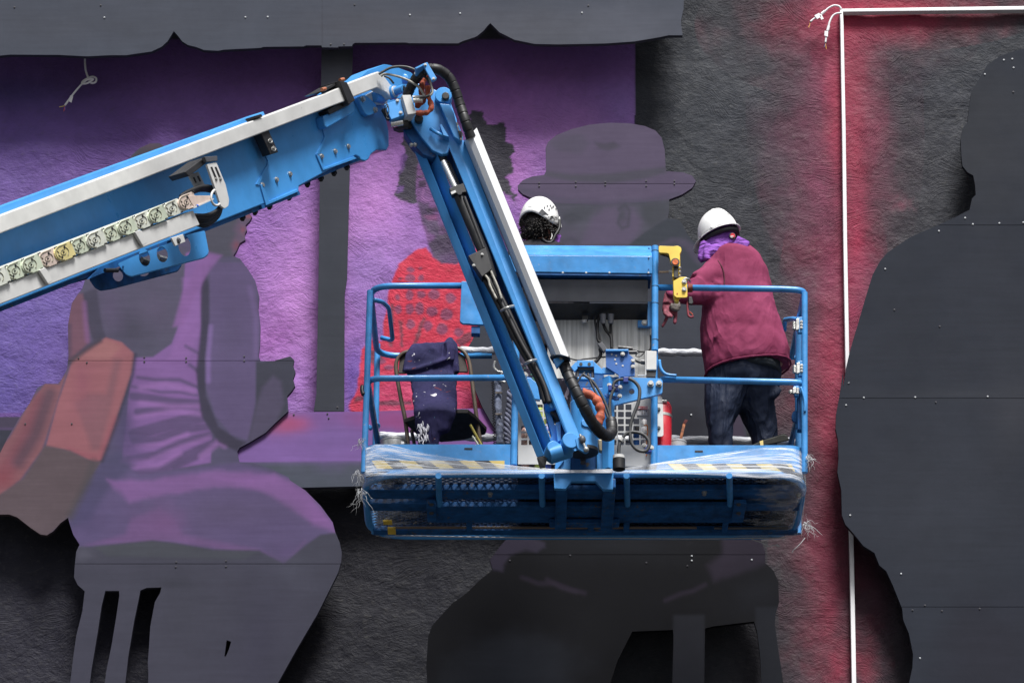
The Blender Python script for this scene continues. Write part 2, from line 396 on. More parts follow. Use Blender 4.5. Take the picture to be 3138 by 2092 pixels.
    # red paint band on the dark wall
    def red_band():
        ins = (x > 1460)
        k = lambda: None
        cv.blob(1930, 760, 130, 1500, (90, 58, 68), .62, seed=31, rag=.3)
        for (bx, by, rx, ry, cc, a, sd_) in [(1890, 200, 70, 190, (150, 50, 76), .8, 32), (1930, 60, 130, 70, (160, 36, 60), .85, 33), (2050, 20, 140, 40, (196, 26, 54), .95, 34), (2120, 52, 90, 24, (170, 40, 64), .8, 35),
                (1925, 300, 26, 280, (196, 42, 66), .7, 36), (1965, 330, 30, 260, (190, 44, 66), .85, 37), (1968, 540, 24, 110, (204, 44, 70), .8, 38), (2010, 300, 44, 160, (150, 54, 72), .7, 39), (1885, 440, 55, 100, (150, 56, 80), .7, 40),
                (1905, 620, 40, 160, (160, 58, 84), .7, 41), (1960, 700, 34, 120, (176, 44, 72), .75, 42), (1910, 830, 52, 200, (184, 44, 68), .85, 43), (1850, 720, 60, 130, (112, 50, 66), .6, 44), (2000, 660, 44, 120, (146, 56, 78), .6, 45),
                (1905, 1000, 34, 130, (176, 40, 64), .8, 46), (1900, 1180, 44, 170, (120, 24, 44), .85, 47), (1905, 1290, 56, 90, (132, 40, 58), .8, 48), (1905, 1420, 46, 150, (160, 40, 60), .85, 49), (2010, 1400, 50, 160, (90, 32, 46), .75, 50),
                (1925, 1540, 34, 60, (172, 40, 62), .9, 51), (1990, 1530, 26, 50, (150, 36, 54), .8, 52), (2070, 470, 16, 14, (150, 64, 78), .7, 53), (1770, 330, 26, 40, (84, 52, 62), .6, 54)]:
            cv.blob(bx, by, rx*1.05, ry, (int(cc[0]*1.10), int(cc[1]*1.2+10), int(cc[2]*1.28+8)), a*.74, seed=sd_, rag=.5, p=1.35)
    red_band()
def build_wall():
    x0, x1 = P(-70, 784, 0).x, P(2422, 784, 0).x
    z1, z0 = P(1176, -60, 0).z, P(1176, 1630, 0).z
    s = .0078
    xs = np.concatenate([[-14, -9, -6], np.arange(x0, x1, s), [6, 9, 14]]); zs = np.concatenate([[0, 3, 5, 6.5], np.arange(z0, z1, s), [14.5, 17]])
    X, Z = np.meshgrid(xs, zs); nx, nz = len(xs), len(zs); X = X.ravel(); Z = Z.ravel()
    Yd = (fnoise(X, Z*1.3, .5, 3, 21)-.5)*.02+(fnoise(X, Z, .09, 3, 22)-.5)*.007
    px, py = inv(X, Yd*0, Z)
    cv = Canvas(px, py, (62, 64, 70))
    cv.blob(100, 1450, 900, 330, (44, 42, 56), .95, seed=71, rag=.1, p=3); cv.blob(800, 1350, 500, 330, (38, 37, 46), .9, seed=72, rag=.1, p=3)
    cv.blob(1800, 1300, 90, 300, (40, 38, 44), .6, seed=73); cv.blob(1700, 250, 150, 150, (70, 74, 82), .5, seed=74); cv.blob(2150, 200, 150, 100, (62, 66, 76), .6, seed=75)
    cv.mottle(.14, 60, 77)
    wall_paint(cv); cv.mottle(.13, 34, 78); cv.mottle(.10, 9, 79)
    me = bpy.data.meshes.new('mural_wall')
    co = np.stack([X, Yd, Z], 1).astype(np.float32)
    i = np.arange(nx-1); j = np.arange(nz-1); I, J = np.meshgrid(i, j); a = (J*nx+I).ravel()
    q = np.stack([a, a+1, a+nx+1, a+nx], 1).astype(np.int32)
    me.vertices.add(len(co)); me.vertices.foreach_set('co', co.ravel())
    me.loops.add(q.size); me.loops.foreach_set('vertex_index', q.ravel())
    me.polygons.add(len(q)); me.polygons.foreach_set('loop_start', np.arange(0, q.size, 4, dtype=np.int32)); me.polygons.foreach_set('use_smooth', np.ones(len(q), bool))
    me.update(); me.validate()
    set_paint(me, cv.c)
    # brickwork mass behind the plaster
    o = link('mural_wall', me, M_PLASTER)
    tag(o, 'rough plastered building wall sprayed dark grey, purple and red behind the cutout panels', 'wall')
    MB().box((-14, .03, 0), (14, .4, 17)).build('wall_core', M_EDGE, o)
build_wall()

# ---- cutout panels standing off the wall
def segs_in_band(loops, y0, y1):
    out = []
    for lp in loops:
        n = len(lp)
        for i in range(n):
            (ax, ay), (bx, by) = lp[i], lp[(i+1) % n]
            if ay == by:
                if y0 < ay < y1: out.append(((ax, ay), (bx, by)))
                continue
            t0, t1 = sorted(((y0-ay)/(by-ay), (y1-ay)/(by-ay))); t0 = max(t0, 0); t1 = min(t1, 1)
            if t0 < t1: out.append(((ax+(bx-ax)*t0, ay+(by-ay)*t0), (ax+(bx-ax)*t1, ay+(by-ay)*t1)))
    for yy in (y0, y1):
        xs = []
        for lp in loops:
            n = len(lp)
            for i in range(n):
                (ax, ay), (bx, by) = lp[i], lp[(i+1) % n]
                if (ay > yy) != (by > yy): xs.append(ax+(bx-ax)*(yy-ay)/(by-ay))
        xs.sort()
        for k in range(0, len(xs)-1, 2): out.append(((xs[k], yy), (xs[k+1], yy)))
    return out
SCREW = None
def cutout(loops, seams, Y, t, paint, base, label, cat='mural panel', step=3.2, screws=(), mottle=.07, battens=(), gain=1.0):
    global SCREW
    root = empty('mural_cutout'); tag(root, label, cat)
    ys = [p[1] for p in loops[0]]; xs = [p[0] for p in loops[0]]
    cuts = [min(ys)-5]+list(seams)+[max(ys)+5]
    for b in range(len(cuts)-1):
        y0 = cuts[b]+(.55 if b else 0); y1 = cuts[b+1]-(.55 if b < len(cuts)-2 else 0)
        sg = segs_in_band(loops, y0, y1)
        key = {}; pts = []; ed = []
        def vid(p):
            k = (round(p[0], 2), round(p[1], 2))
            if k not in key: key[k] = len(pts); pts.append(k)
            return key[k]
        for a, q in sg:
            L = math.hypot(q[0]-a[0], q[1]-a[1]); n = max(1, int(L/(step*1.5))); pr = vid(a)
            for i in range(1, n+1):
                cu = vid((a[0]+(q[0]-a[0])*i/n, a[1]+(q[1]-a[1])*i/n))
                if cu != pr: ed.append((pr, cu))
                pr = cu
        gx, gy = np.meshgrid(np.arange(max(min(xs), -60), min(max(xs), 2420), step), np.arange(max(min(ys), y0, -50)+step/2, min(max(ys), y1, 1620), step))
        gx = gx.ravel()+RNG.uniform(-.3, .3, gx.size); gy = gy.ravel()
        ins = np.zeros(gx.shape, bool)
        for lp in loops: ins ^= inpoly(gx, gy, lp)
        gx, gy = gx[ins], gy[ins]
        bd = np.full(gx.shape, 1e9)
        for a, q in sg:
            m = (gx > min(a[0], q[0])-step) & (gx < max(a[0], q[0])+step) & (gy > min(a[1], q[1])-step) & (gy < max(a[1], q[1])+step)
            if m.any(): bd[m] = np.minimum(bd[m], dist(gx[m], gy[m], [a, q], False))
        ok = bd > step*.5; gx, gy = gx[ok], gy[ok]
        nb = len(pts)
        allp = [Vector(p) for p in pts]+[Vector((a, q)) for a, q in zip(gx.tolist(), gy.tolist())]
        v2, e2, f2, ov, oe, of = delaunay_2d_cdt(allp, ed, [], 0, 1e-4)
        V = np.array([(v.x, v.y) for v in v2]); T = np.array(f2)
        cen = V[T].mean(1); ok = np.zeros(len(T), bool)
        for lp in loops: ok ^= inpoly(cen[:, 0], cen[:, 1], lp)
        ok &= (cen[:, 1] > y0) & (cen[:, 1] < y1); T = T[ok]
        cv = Canvas(V[:, 0], V[:, 1], base); paint(cv); cv.c *= gain; cv.mottle(mottle*1.3, 120, 90); cv.mottle(mottle, 40, 91); cv.mottle(mottle*.5, 8, 92)
        W = np.array([P(a, q, Y) for a, q in V])
        # front faces the camera (-Y)
        A, B, C_ = W[T[:, 0]], W[T[:, 1]], W[T[:, 2]]
        nrm = np.cross(B-A, C_-A)[:, 1]; T[nrm > 0] = T[nrm > 0][:, ::-1]
        # boundary edges -> thickness
        E = np.concatenate([T[:, [0, 1]], T[:, [1, 2]], T[:, [2, 0]]]); Es = np.sort(E, 1); key_ = Es[:, 0].astype(np.int64)*10**7+Es[:, 1]
        u, idx, cnt = np.unique(key_, return_index=True, return_counts=True); be = E[idx[cnt == 1]]
        nv = len(W); W2 = np.concatenate([W, W+np.array([0, t, 0])])
        rgb_ = np.concatenate([cv.c, cv.c*.9])
        fl = T.tolist()+[[a, b_, b_+nv, a+nv][::-1] for a, b_ in be.tolist()]+[[a+nv, b_+nv, c_+nv] for c_, b_, a in T.tolist()]
        me = bpy.data.meshes.new('board'); me.from_pydata(W2.tolist(), [], fl); me.update()
        set_paint(me, rgb_); link('board', me, M_BOARD, root)
    for x, y, dk in screws:
        if SCREW is None or True:
            w = P(x, y, Y); key2 = 'screw_dark' if dk else 'screw_pale'
            me = bpy.data.meshes.get(key2)
            if me is None:
                mb = MB().cyl((0, 0, 0), (0, -.0035, 0), .0052 if not dk else .0052, 8); mb.cyl((0, -.0035, 0), (0, -.006, 0), .0028, 6)
                o = mb.build('screw', M_SCREWP if not dk else M_SCREWD, root); o.data.name = key2
            else:
                o = bpy.data.objects.new('screw', me); col.objects.link(o); o.parent = root
            o.location = w
    # timber battens holding the board off the wall
    for (x, ya, yb) in battens:
        a = P(x, ya, Y); b = P(x, yb, Y)
        MB().box((a.x-.02, Y+t+.001, b.z), (a.x+.02, -.02, a.z)).build('batten', M_BATTEN, root)
    return root
M_SCREWP = simple('screw_pale', rgb(185, 188, 192), .5); M_SCREWD = simple('screw_dark', rgb(52, 50, 58), .45, spec=.7)
M_BATTEN = simple('batten', rgb(40, 38, 40), .8)

TOP = [(-160, -420), (-160, 128)]+c('A', 0, 383, 70, 376, 400, 378, 500, 383, 600, 388, 760, 380, 870, 380, 920, 372, 1040, 355, 1110, 322, 1150, 285, 1175, 245, 1193, 215, 1220, 245, 1250, 285, 1290, 310, 1350, 325, 1400, 345, 1500, 350, 1530, 343, 1620, 338, 1790, 330, 1810, 323, 2085, 320, 2100, 313, 2203, 313) \
    + c('B', 268, 128, 272, 143, 426, 145, 430, 135, 560, 132, 568, 112, 590, 100, 1080, 97, 1110, 103, 1580, 105, 1620, 85, 1740, 45) \
    + c('U', 905, 218, 945, 185, 965, 160, 985, 140, 1005, 160, 1040, 195, 1130, 240, 1250, 265, 1400, 268, 1680, 262, 1850, 250, 2000, 225, 2055, 213, 2140, 213, 2132, 160, 2130, 125, 2145, 60, 2150, -60)+[(1575, -420)]
def p_top(cv):
    cv.blob(200, 60, 500, 60, (84, 86, 94), .5); cv.blob(1100, 70, 400, 60, (98, 99, 107), .8, p=3); cv.blob(1450, 60, 130, 60, (106, 108, 118), .7, p=3); cv.blob(800, 60, 120, 50, (90, 90, 98), .5)
    cv.line([(741, -100), (741, 108)], .9, (60, 60, 66), .8, .6)
cutout([TOP], [], -.31, .03, p_top, (86, 90, 101), 'long grey scalloped board cutout along the top of the wall, like an awning edge', screws=[(x_, y_, 0) for x_, y_ in c('A', 717, 122, 1685, 120, 1838, 118)+c('U', 502, 91, 804, 82, 1536, 78)]+[(x_, y_, 1) for x_, y_ in c('A', 100, 52, 692, 38)+c('U', 27, 267, 107, 266, 1574, 35, 170, 30)])
POST = [(738.6, 106.8), (810.5, 105), (797, 640), (791.5, 674.6), (790.4, 944), (720.5, 944), (726.6, 904), (731, 674.6)]
def p_post(cv):
    cv.poly([(700, 80), (830, 80), (830, 240), (700, 240)], (112, 112, 122), 20, .9); cv.blob(775, 160, 26, 60, (132, 132, 140), .5, rag=.5); cv.blob(755, 700, 30, 200, (66, 70, 78), .6)
cutout([POST], [], -.16, .02, p_post, (72, 74, 82), 'narrow vertical grey board strip crossing the purple paint behind the boom', screws=[(775, 935, 1), (760, 118, 1)], battens=[(765, 150, 900)])
BENCH = [(-160, 958), (40, 957), (600, 950), (661, 946), (824, 945), (1108, 937), (1200, 936), (1200, 1106), (824.5, 1116), (701, 1119), (-160, 1126)]
def p_bench(cv):
    cv.poly([(-200, 900), (1300, 900), (1300, 1050), (840, 1058), (550, 1061), (-200, 1061)], (134, 98, 158), 2, 1)
    cv.poly([(-200, 940), (60, 940), (60, 985), (-200, 985)], (74, 66, 84), 5, 1); cv.poly([(-200, 985), (60, 985), (60, 1200), (-200, 1200)], (60, 60, 72), 4, 1)
    cv.blob(665, 975, 50, 22, (178, 86, 122), .9, rag=.1, p=3); cv.blob(640, 990, 60, 22, (160, 92, 130), .6); cv.blob(930, 965, 160, 28, (150, 72, 122), .8, p=3); cv.blob(1050, 970, 90, 26, (170, 78, 130), .6)
    cv.blob(900, 1020, 200, 26, (112, 76, 130), .8); cv.blob(760, 1000, 60, 50, (116, 90, 142), .8)
    cv.poly([(560, 1000), (900, 985), (900, 1060), (545, 1062)], (128, 98, 156), 12, .6)
cutout([BENCH], [], -.20, .03, p_bench, (80, 84, 94), 'long horizontal board painted as a purple and pink bench top with a grey front edge', gain=1.32, screws=[(675, 952, 1), (752, 950, 1), (755, 960, 1)], battens=[(690, 960, 1100), (820, 960, 1100), (300, 970, 1100)])
WOM = c('A', 880, 1105, 905, 1065, 960, 1015, 1030, 985, 1090, 982, 1130, 1005, 1400, 1060)+[(500, 460)]+c('C', 2180, 440, 2250, 460, 2270, 480, 2250, 520, 2210, 560, 2225, 600, 2205, 640, 2210, 690, 2160, 720, 2130, 790, 2100, 835, 2160, 860, 2230, 950, 2300, 1060, 2335, 1200) \
    + c('L', 1655, 90, 1668, 200, 1665, 330, 1655, 400, 1670, 430, 1750, 430, 1860, 400, 1885, 425, 1878, 460, 1893, 500, 1878, 545, 1890, 590, 1870, 620, 1840, 655, 1848, 750, 1760, 830, 1700, 890, 1600, 950, 1535, 985, 1520, 1010, 1535, 1078, 1620, 1083, 1740, 1120, 1850, 1175) \
    + c('R', 1900, 45, 2000, 110, 2100, 210, 2180, 320, 2195, 380, 2225, 450, 2240, 520, 2235, 580, 2215, 650, 2160, 760, 2080, 920, 1950, 1140, 1820, 1373, 1560, 1860, 430, 1860, 460, 1373, 480, 1200, 500, 1060, 540, 900, 555, 770, 510, 730, 485, 680, 490, 600, 500, 510, 522, 465, 480, 400, 460, 340, 445, 290) \
    + c('L', 390, 1465, 340, 1520, 300, 1545, 260, 1540, 200, 1500, 110, 1430, 60, 1412, 0, 1412, -200, 1405, -200, 1400, -200, 1200, 0, 1020, 50, 920, 120, 800, 190, 700, 240, 600, 290, 575, 370, 575, 390, 555, 430, 480, 438, 400, 435, 200, 460, 60, 500, 0) \
    + c('C', 740, 1130, 770, 1040)+[(200, 600), (300, 520)]
WH = [c('R', 690, 768, 780, 768, 782, 800, 760, 950, 730, 1130, 695, 1300, 640, 1830, 530, 1830, 600, 1280, 640, 1040, 665, 870),
      c('R', 920, 765, 960, 748, 1058, 745, 1050, 780, 1015, 840, 1000, 920, 985, 1000, 975, 1150, 968, 1240, 972, 1300, 960, 1830, 770, 1830, 840, 1200, 880, 960, 905, 840),
      c('R', 1485, 1090, 1515, 1100, 1500, 1150, 1480, 1198, 1470, 1195)]
def p_wom(cv):
    L = lambda *v: c('L', *v)
    # back of the top and bare shoulders
    cv.poly(L(520, -300, 1190, -300, 1190, 0, 1160, 200, 1090, 320, 980, 400, 900, 410, 860, 380, 800, 320, 680, 280, 600, 300, 560, 200, 530, 60), (88, 84, 102), 5)
    cv.blob(*L(850, 220)[0], 50, 35, (66, 66, 78), .8); cv.blob(*L(700, 100)[0], 40, 70, (100, 84, 114), .5); cv.blob(*L(1000, 100)[0], 60, 60, (98, 86, 110), .6)
    cv.poly(L(520, 0, 620, -40, 650, 180, 680, 280, 600, 300, 560, 200), (72, 68, 84), 5, .9)
    cv.poly(L(1190, -260, 1400, -330, 1320, -150, 1300, 0, 1285, 100, 1290, 300, 1265, 600, 1300, 800, 1360, 900, 1350, 1080, 900, 1160, 780, 1080, 830, 600, 860, 410, 980, 405, 1100, 320, 1165, 150), (134, 98, 152), 3)
    cv.poly(L(1170, -100, 1300, -100, 1280, 250, 1200, 420, 1080, 420, 1130, 300, 1180, 120), (146, 104, 162), 8, .7)
    dk = (90, 76, 108)
    for ln, w in ((L(1190, 335, 1270, 380), 3), (L(1215, 455, 1280, 500), 4), (L(880, 535, 1000, 550, 1150, 550, 1270, 600), 4), (L(850, 595, 950, 610, 1030, 630, 1150, 628, 1260, 650), 3), (L(850, 655, 980, 670, 1100, 690, 1280, 700), 9),
                  (L(880, 755, 1000, 740, 1150, 720, 1290, 730), 8), (L(860, 900, 1000, 860, 1150, 820, 1290, 790), 14), (L(860, 940, 1000, 930, 1180, 870, 1330, 850), 9), (L(830, 1060, 1000, 1030, 1150, 950, 1340, 905), 9), (L(870, 1150, 1050, 1120, 1200, 1030, 1380, 950), 10), (L(1120, 1110, 1250, 1050, 1390, 960), 7)):
        cv.line(ln, w, dk, 3.5, .85)
    lt = (156, 112, 170)
    for ln, w in ((L(900, 700, 1100, 720, 1270, 720), 6), (L(900, 600, 1060, 580, 1240, 620), 6), (L(870, 790, 1100, 750, 1290, 770), 5), (L(880, 980, 1050, 960, 1200, 900), 5), (L(780, 1075, 950, 1070, 1150, 980, 1340, 920), 4), (L(850, 1110, 1010, 1100, 1150, 1020), 6), (L(1290, 1040, 1400, 950, 1440, 970), 7)):
        cv.line(ln, w, lt, 5, .6)
    cv.blob(*L(800, 850)[0], 26, 90, (80, 72, 104), .9, rag=.1); cv.blob(*L(850, 1000)[0], 50, 50, (96, 80, 120), .5)
    # waist to hip
    cv.poly(L(640, 1070, 800, 1100, 900, 1160, 1200, 1120, 1530, 1080, 1850, 1175, 2300, 1600, 2150, 1700, 1000, 1800, 440, 1800, 430, 1430, 560, 1250), (100, 86, 122), 6)
    cv.poly(L(640, 1060, 760, 1000, 860, 1100, 700, 1250, 560, 1450, 450, 1500, 440, 1430), (80, 76, 104), 12, .8)
    R_ = lambda *v: c('R', *v)
    cv.poly(R_(700, 40, 1000, 40, 1400, -20, 1800, 0, 2000, 110, 2180, 320, 2200, 390, 2060, 340, 1900, 230, 1700, 110, 1400, 90, 1050, 150, 850, 190), (136, 98, 150), 9, .9, 5, 30)
    cv.poly(R_(1400, 30, 1800, 20, 2050, 170, 2170, 330, 2060, 320, 1900, 190, 1650, 90), (150, 104, 164), 9, .6)
    cv.poly(R_(860, 300, 1050, 225, 1150, 300, 1200, 400, 1450, 450, 1700, 500, 1860, 580, 1940, 520, 2000, 440, 1860, 590, 1500, 510, 1100, 440, 800, 460, 560, 470, 820, 400), (122, 90, 134), 9, .8)
    cv.blob(*R_(1080, 320)[0], 45, 34, (122, 86, 130), .8); cv.blob(*R_(560, 260)[0], 40, 50, (86, 78, 112), .8); cv.blob(*R_(1500, 250)[0], 130, 46, (96, 84, 112), .7); cv.blob(*R_(1860, 540)[0], 40, 26, (110, 84, 134), .8)
    cv.poly(R_(440, 480, 620, 478, 900, 450, 1000, 440, 1150, 455, 1400, 500, 1700, 505, 1860, 590, 2000, 470, 2100, 400, 2260, 380, 2300, 700, 1900, 1500, 400, 1500), (72, 71, 83), 4)
    cv.poly(R_(620, 478, 1000, 440, 1400, 500, 1700, 510, 1600, 560, 700, 540), (78, 80, 86), 6, .8)
    cv.blob(*R_(1900, 640)[0], 60, 50, (84, 84, 96), .7); cv.blob(*R_(560, 530)[0], 30, 14, (92, 90, 102), .8); cv.blob(*R_(1700, 1100)[0], 90, 200, (62, 60, 76), .6); cv.blob(*R_(1150, 720)[0], 50, 14, (60, 60, 70), .7)
    cv.blob(*R_(1200, 900)[0], 80, 120, (68, 68, 78), .5)
    # arm, gap between arm and body
    cv.poly(L(1300, -200, 1340, -60, 1345, 200, 1320, 400, 1320, 650, 1400, 850, 1520, 930, 1580, 950, 1520, 1010, 1400, 950, 1290, 780, 1255, 500, 1290, 200, 1285, 0), (62, 58, 74), 5, .9)
    cv.poly(L(1345, -200, 1640, -200, 1645, 0, 1668, 200, 1652, 400, 1645, 500, 1640, 700, 1620, 850, 1590, 940, 1480, 900, 1380, 780, 1320, 600, 1318, 420, 1345, 150), (100, 86, 120), 4)
    cv.line(L(1352, 210, 1335, 400, 1335, 560), 5, (134, 108, 160), 4, .8); cv.line(L(1600, -40, 1640, 150, 1640, 400), 5, (118, 98, 140), 5, .8); cv.blob(*L(1480, 250)[0], 40, 110, (90, 80, 108), .6)
    cv.poly(L(1640, 430, 1680, 440, 1860, 390, 1900, 420, 1900, 600, 1840, 670, 1845, 760, 1640, 940, 1590, 940, 1640, 700), (66, 66, 78), 4)
    cv.poly(L(1640, 720, 1680, 600, 1750, 525, 1800, 560, 1822, 700, 1770, 830, 1640, 935, 1590, 940), (88, 80, 102), 7, .9)
    # bag
    cv.poly(L(500, 0, 530, 0, 560, 200, 570, 310, 440, 440, 430, 200, 455, 60), (118, 84, 98), 5); cv.line(L(540, 60, 550, 200, 560, 300), 5, (130, 92, 134), 5, .8); cv.line(L(445, 200, 445, 400), 5, (84, 70, 90), 4, .7)
    cv.poly(L(395, 545, 380, 580, 290, 575, 190, 700, 60, 920, -200, 1200, -200, 1400, 0, 1290, 130, 1190, 270, 1000, 340, 780, 420, 520), (138, 92, 98), 4)
    cv.line(L(260, 680, 150, 950, 30, 1150), 16, (126, 76, 88), 9, .7); cv.line(L(320, 640, 230, 900, 120, 1080), 14, (92, 72, 84), 9, .8); cv.blob(*L(20, 1180)[0], 30, 34, (140, 76, 84), .8)
    cv.poly(L(680, 280, 780, 310, 862, 385, 845, 500, 800, 650, 740, 820, 700, 950, 650, 1068, 600, 1078, 450, 1005, 295, 975, 370, 700, 440, 500, 465, 420, 560, 350), (156, 100, 106), 3)
    cv.poly(L(730, 420, 780, 420, 720, 700, 640, 1000, 590, 1000, 480, 700, 560, 640, 680, 640), (132, 92, 100), 9, .8); cv.poly(L(460, 430, 560, 360, 680, 290, 780, 340, 700, 420), (166, 114, 112), 7, .7); cv.blob(*L(530, 560)[0], 24, 60, (142, 86, 100), .7)
    cv.line(L(440, 1000, 560, 1040, 640, 1050, 740, 800), 6, (150, 84, 96), 6, .6)
    cv.poly(L(290, 970, 450, 1003, 600, 1076, 652, 1070, 560, 1200, 440, 1430, 300, 1560, 250, 1560, 100, 1450, -200, 1440, -200, 1400, 0, 1285, 150, 1180), (98, 84, 88), 5)
    cv.line(L(600, 1080, 560, 1200, 450, 1420), 9, (84, 78, 82), 7, .7)
    cv.line(L(865, 390, 850, 520, 745, 830, 655, 1070), 4, (60, 60, 76), 4, .8); cv.line(L(440, 440, 560, 350, 640, 300), 6, (72, 66, 76), 4, .8)
    # head
    cv.poly(c('C', 1840, 600, 2000, 500, 2200, 440, 2300, 470, 2100, 840, 1860, 840), (82, 80, 92), 6)
    cv.poly(c('C', 2100, 600, 2150, 500, 2200, 450, 2290, 470, 2240, 540, 2230, 690, 2150, 760, 2100, 835, 2080, 740, 2130, 640), (104, 86, 108), 8, .8); cv.blob(*c1('C', 2240, 480), 9, 5, (150, 84, 92), .8); cv.blob(*c1('C', 2190, 600), 7, 9, (140, 80, 96), .8); cv.blob(*c1('C', 2130, 740), 8, 11, (130, 74, 88), .8)
    cv.poly(c('A', 860, 1120, 960, 1015, 1030, 985, 1120, 990, 1200, 1100), (72, 70, 76), 5); cv.blob(*c1('A', 1030, 1000), 30, 10, (94, 74, 90), .8)
    cv.poly(c('C', 1860, 800, 2000, 830, 1900, 950, 1760, 1180, 1650, 1470, 1560, 1470, 1640, 1180, 1760, 940), (138, 98, 152), 6, .9)
cutout([WOM]+WH, [828, 1294], -.22, .03, p_wom, (88, 82, 106), 'large purple cutout of a seated woman seen from behind with a brown shoulder bag', step=3.0, gain=1.24,
       screws=[(x_, y_, 1) for x_, y_ in c('L', 504, 412, 557, 441, 925, 407, 925, 435, 1193, 411, 1193, 435, 1565, 401, 1565, 430, 162, 833, 460, 832)+c('R', 1155, 580, 1152, 612, 1481, 572, 1481, 609)],
       battens=[(430, 700, 1240), (640, 1150, 1400), (230, 900, 1200), (520, 640, 1200)])
MAN = c('M', 1330, 330, 1345, 290, 1400, 245, 1500, 205, 1620, 175, 1750, 163, 1880, 167, 1980, 185, 2050, 215, 2090, 260, 2110, 340, 2118, 480, 2230, 488, 2290, 510, 2315, 545, 2290, 590, 2220, 635, 2140, 665, 2138, 750, 2130, 790) \
    + c('F', 400, 248, 455, 258, 490, 300, 540, 400, 600, 480, 640, 505)+[(1625, 600), (1650, 680), (1680, 800), (1700, 900), (1715, 1000), (1740, 1150)] \
    + c('Q', 2085, 232, 2110, 300, 2108, 350, 2150, 390, 2172, 440, 2175, 540, 2160, 590, 2155, 640, 2170, 760, 2185, 850, 2195, 928, 2215, 1400, 470, 1400, 485, 928, 480, 845, 483, 800, 490, 700, 510, 650, 545, 610, 600, 550, 680, 490, 740, 430, 800, 385, 785, 335, 840, 265, 870, 232) \
    + [(1180, 1100), (1160, 1030)]+c('G', 1400, 1568, 1340, 1500, 1250, 1340, 1170, 1150, 1140, 1000, 1125, 900, 1100, 780, 1150, 700)+[(1100, 740), (1120, 680), (1160, 640), (1200, 600), (1204, 560)] \
    + c('M', 1250, 900, 1270, 760, 1290, 668, 1240, 658, 1180, 630, 1150, 600, 1147, 575, 1180, 540, 1240, 515, 1320, 505, 1333, 480)
MH = [c('Q', 1470, 680, 1665, 672, 1668, 700, 1662, 928, 1655, 1380, 1240, 1380, 1365, 928, 1400, 820, 1440, 740), c('Q', 1820, 665, 1860, 655, 1980, 640, 2055, 632, 2070, 680, 2085, 800, 2090, 928, 2100, 1380, 1810, 1380)]
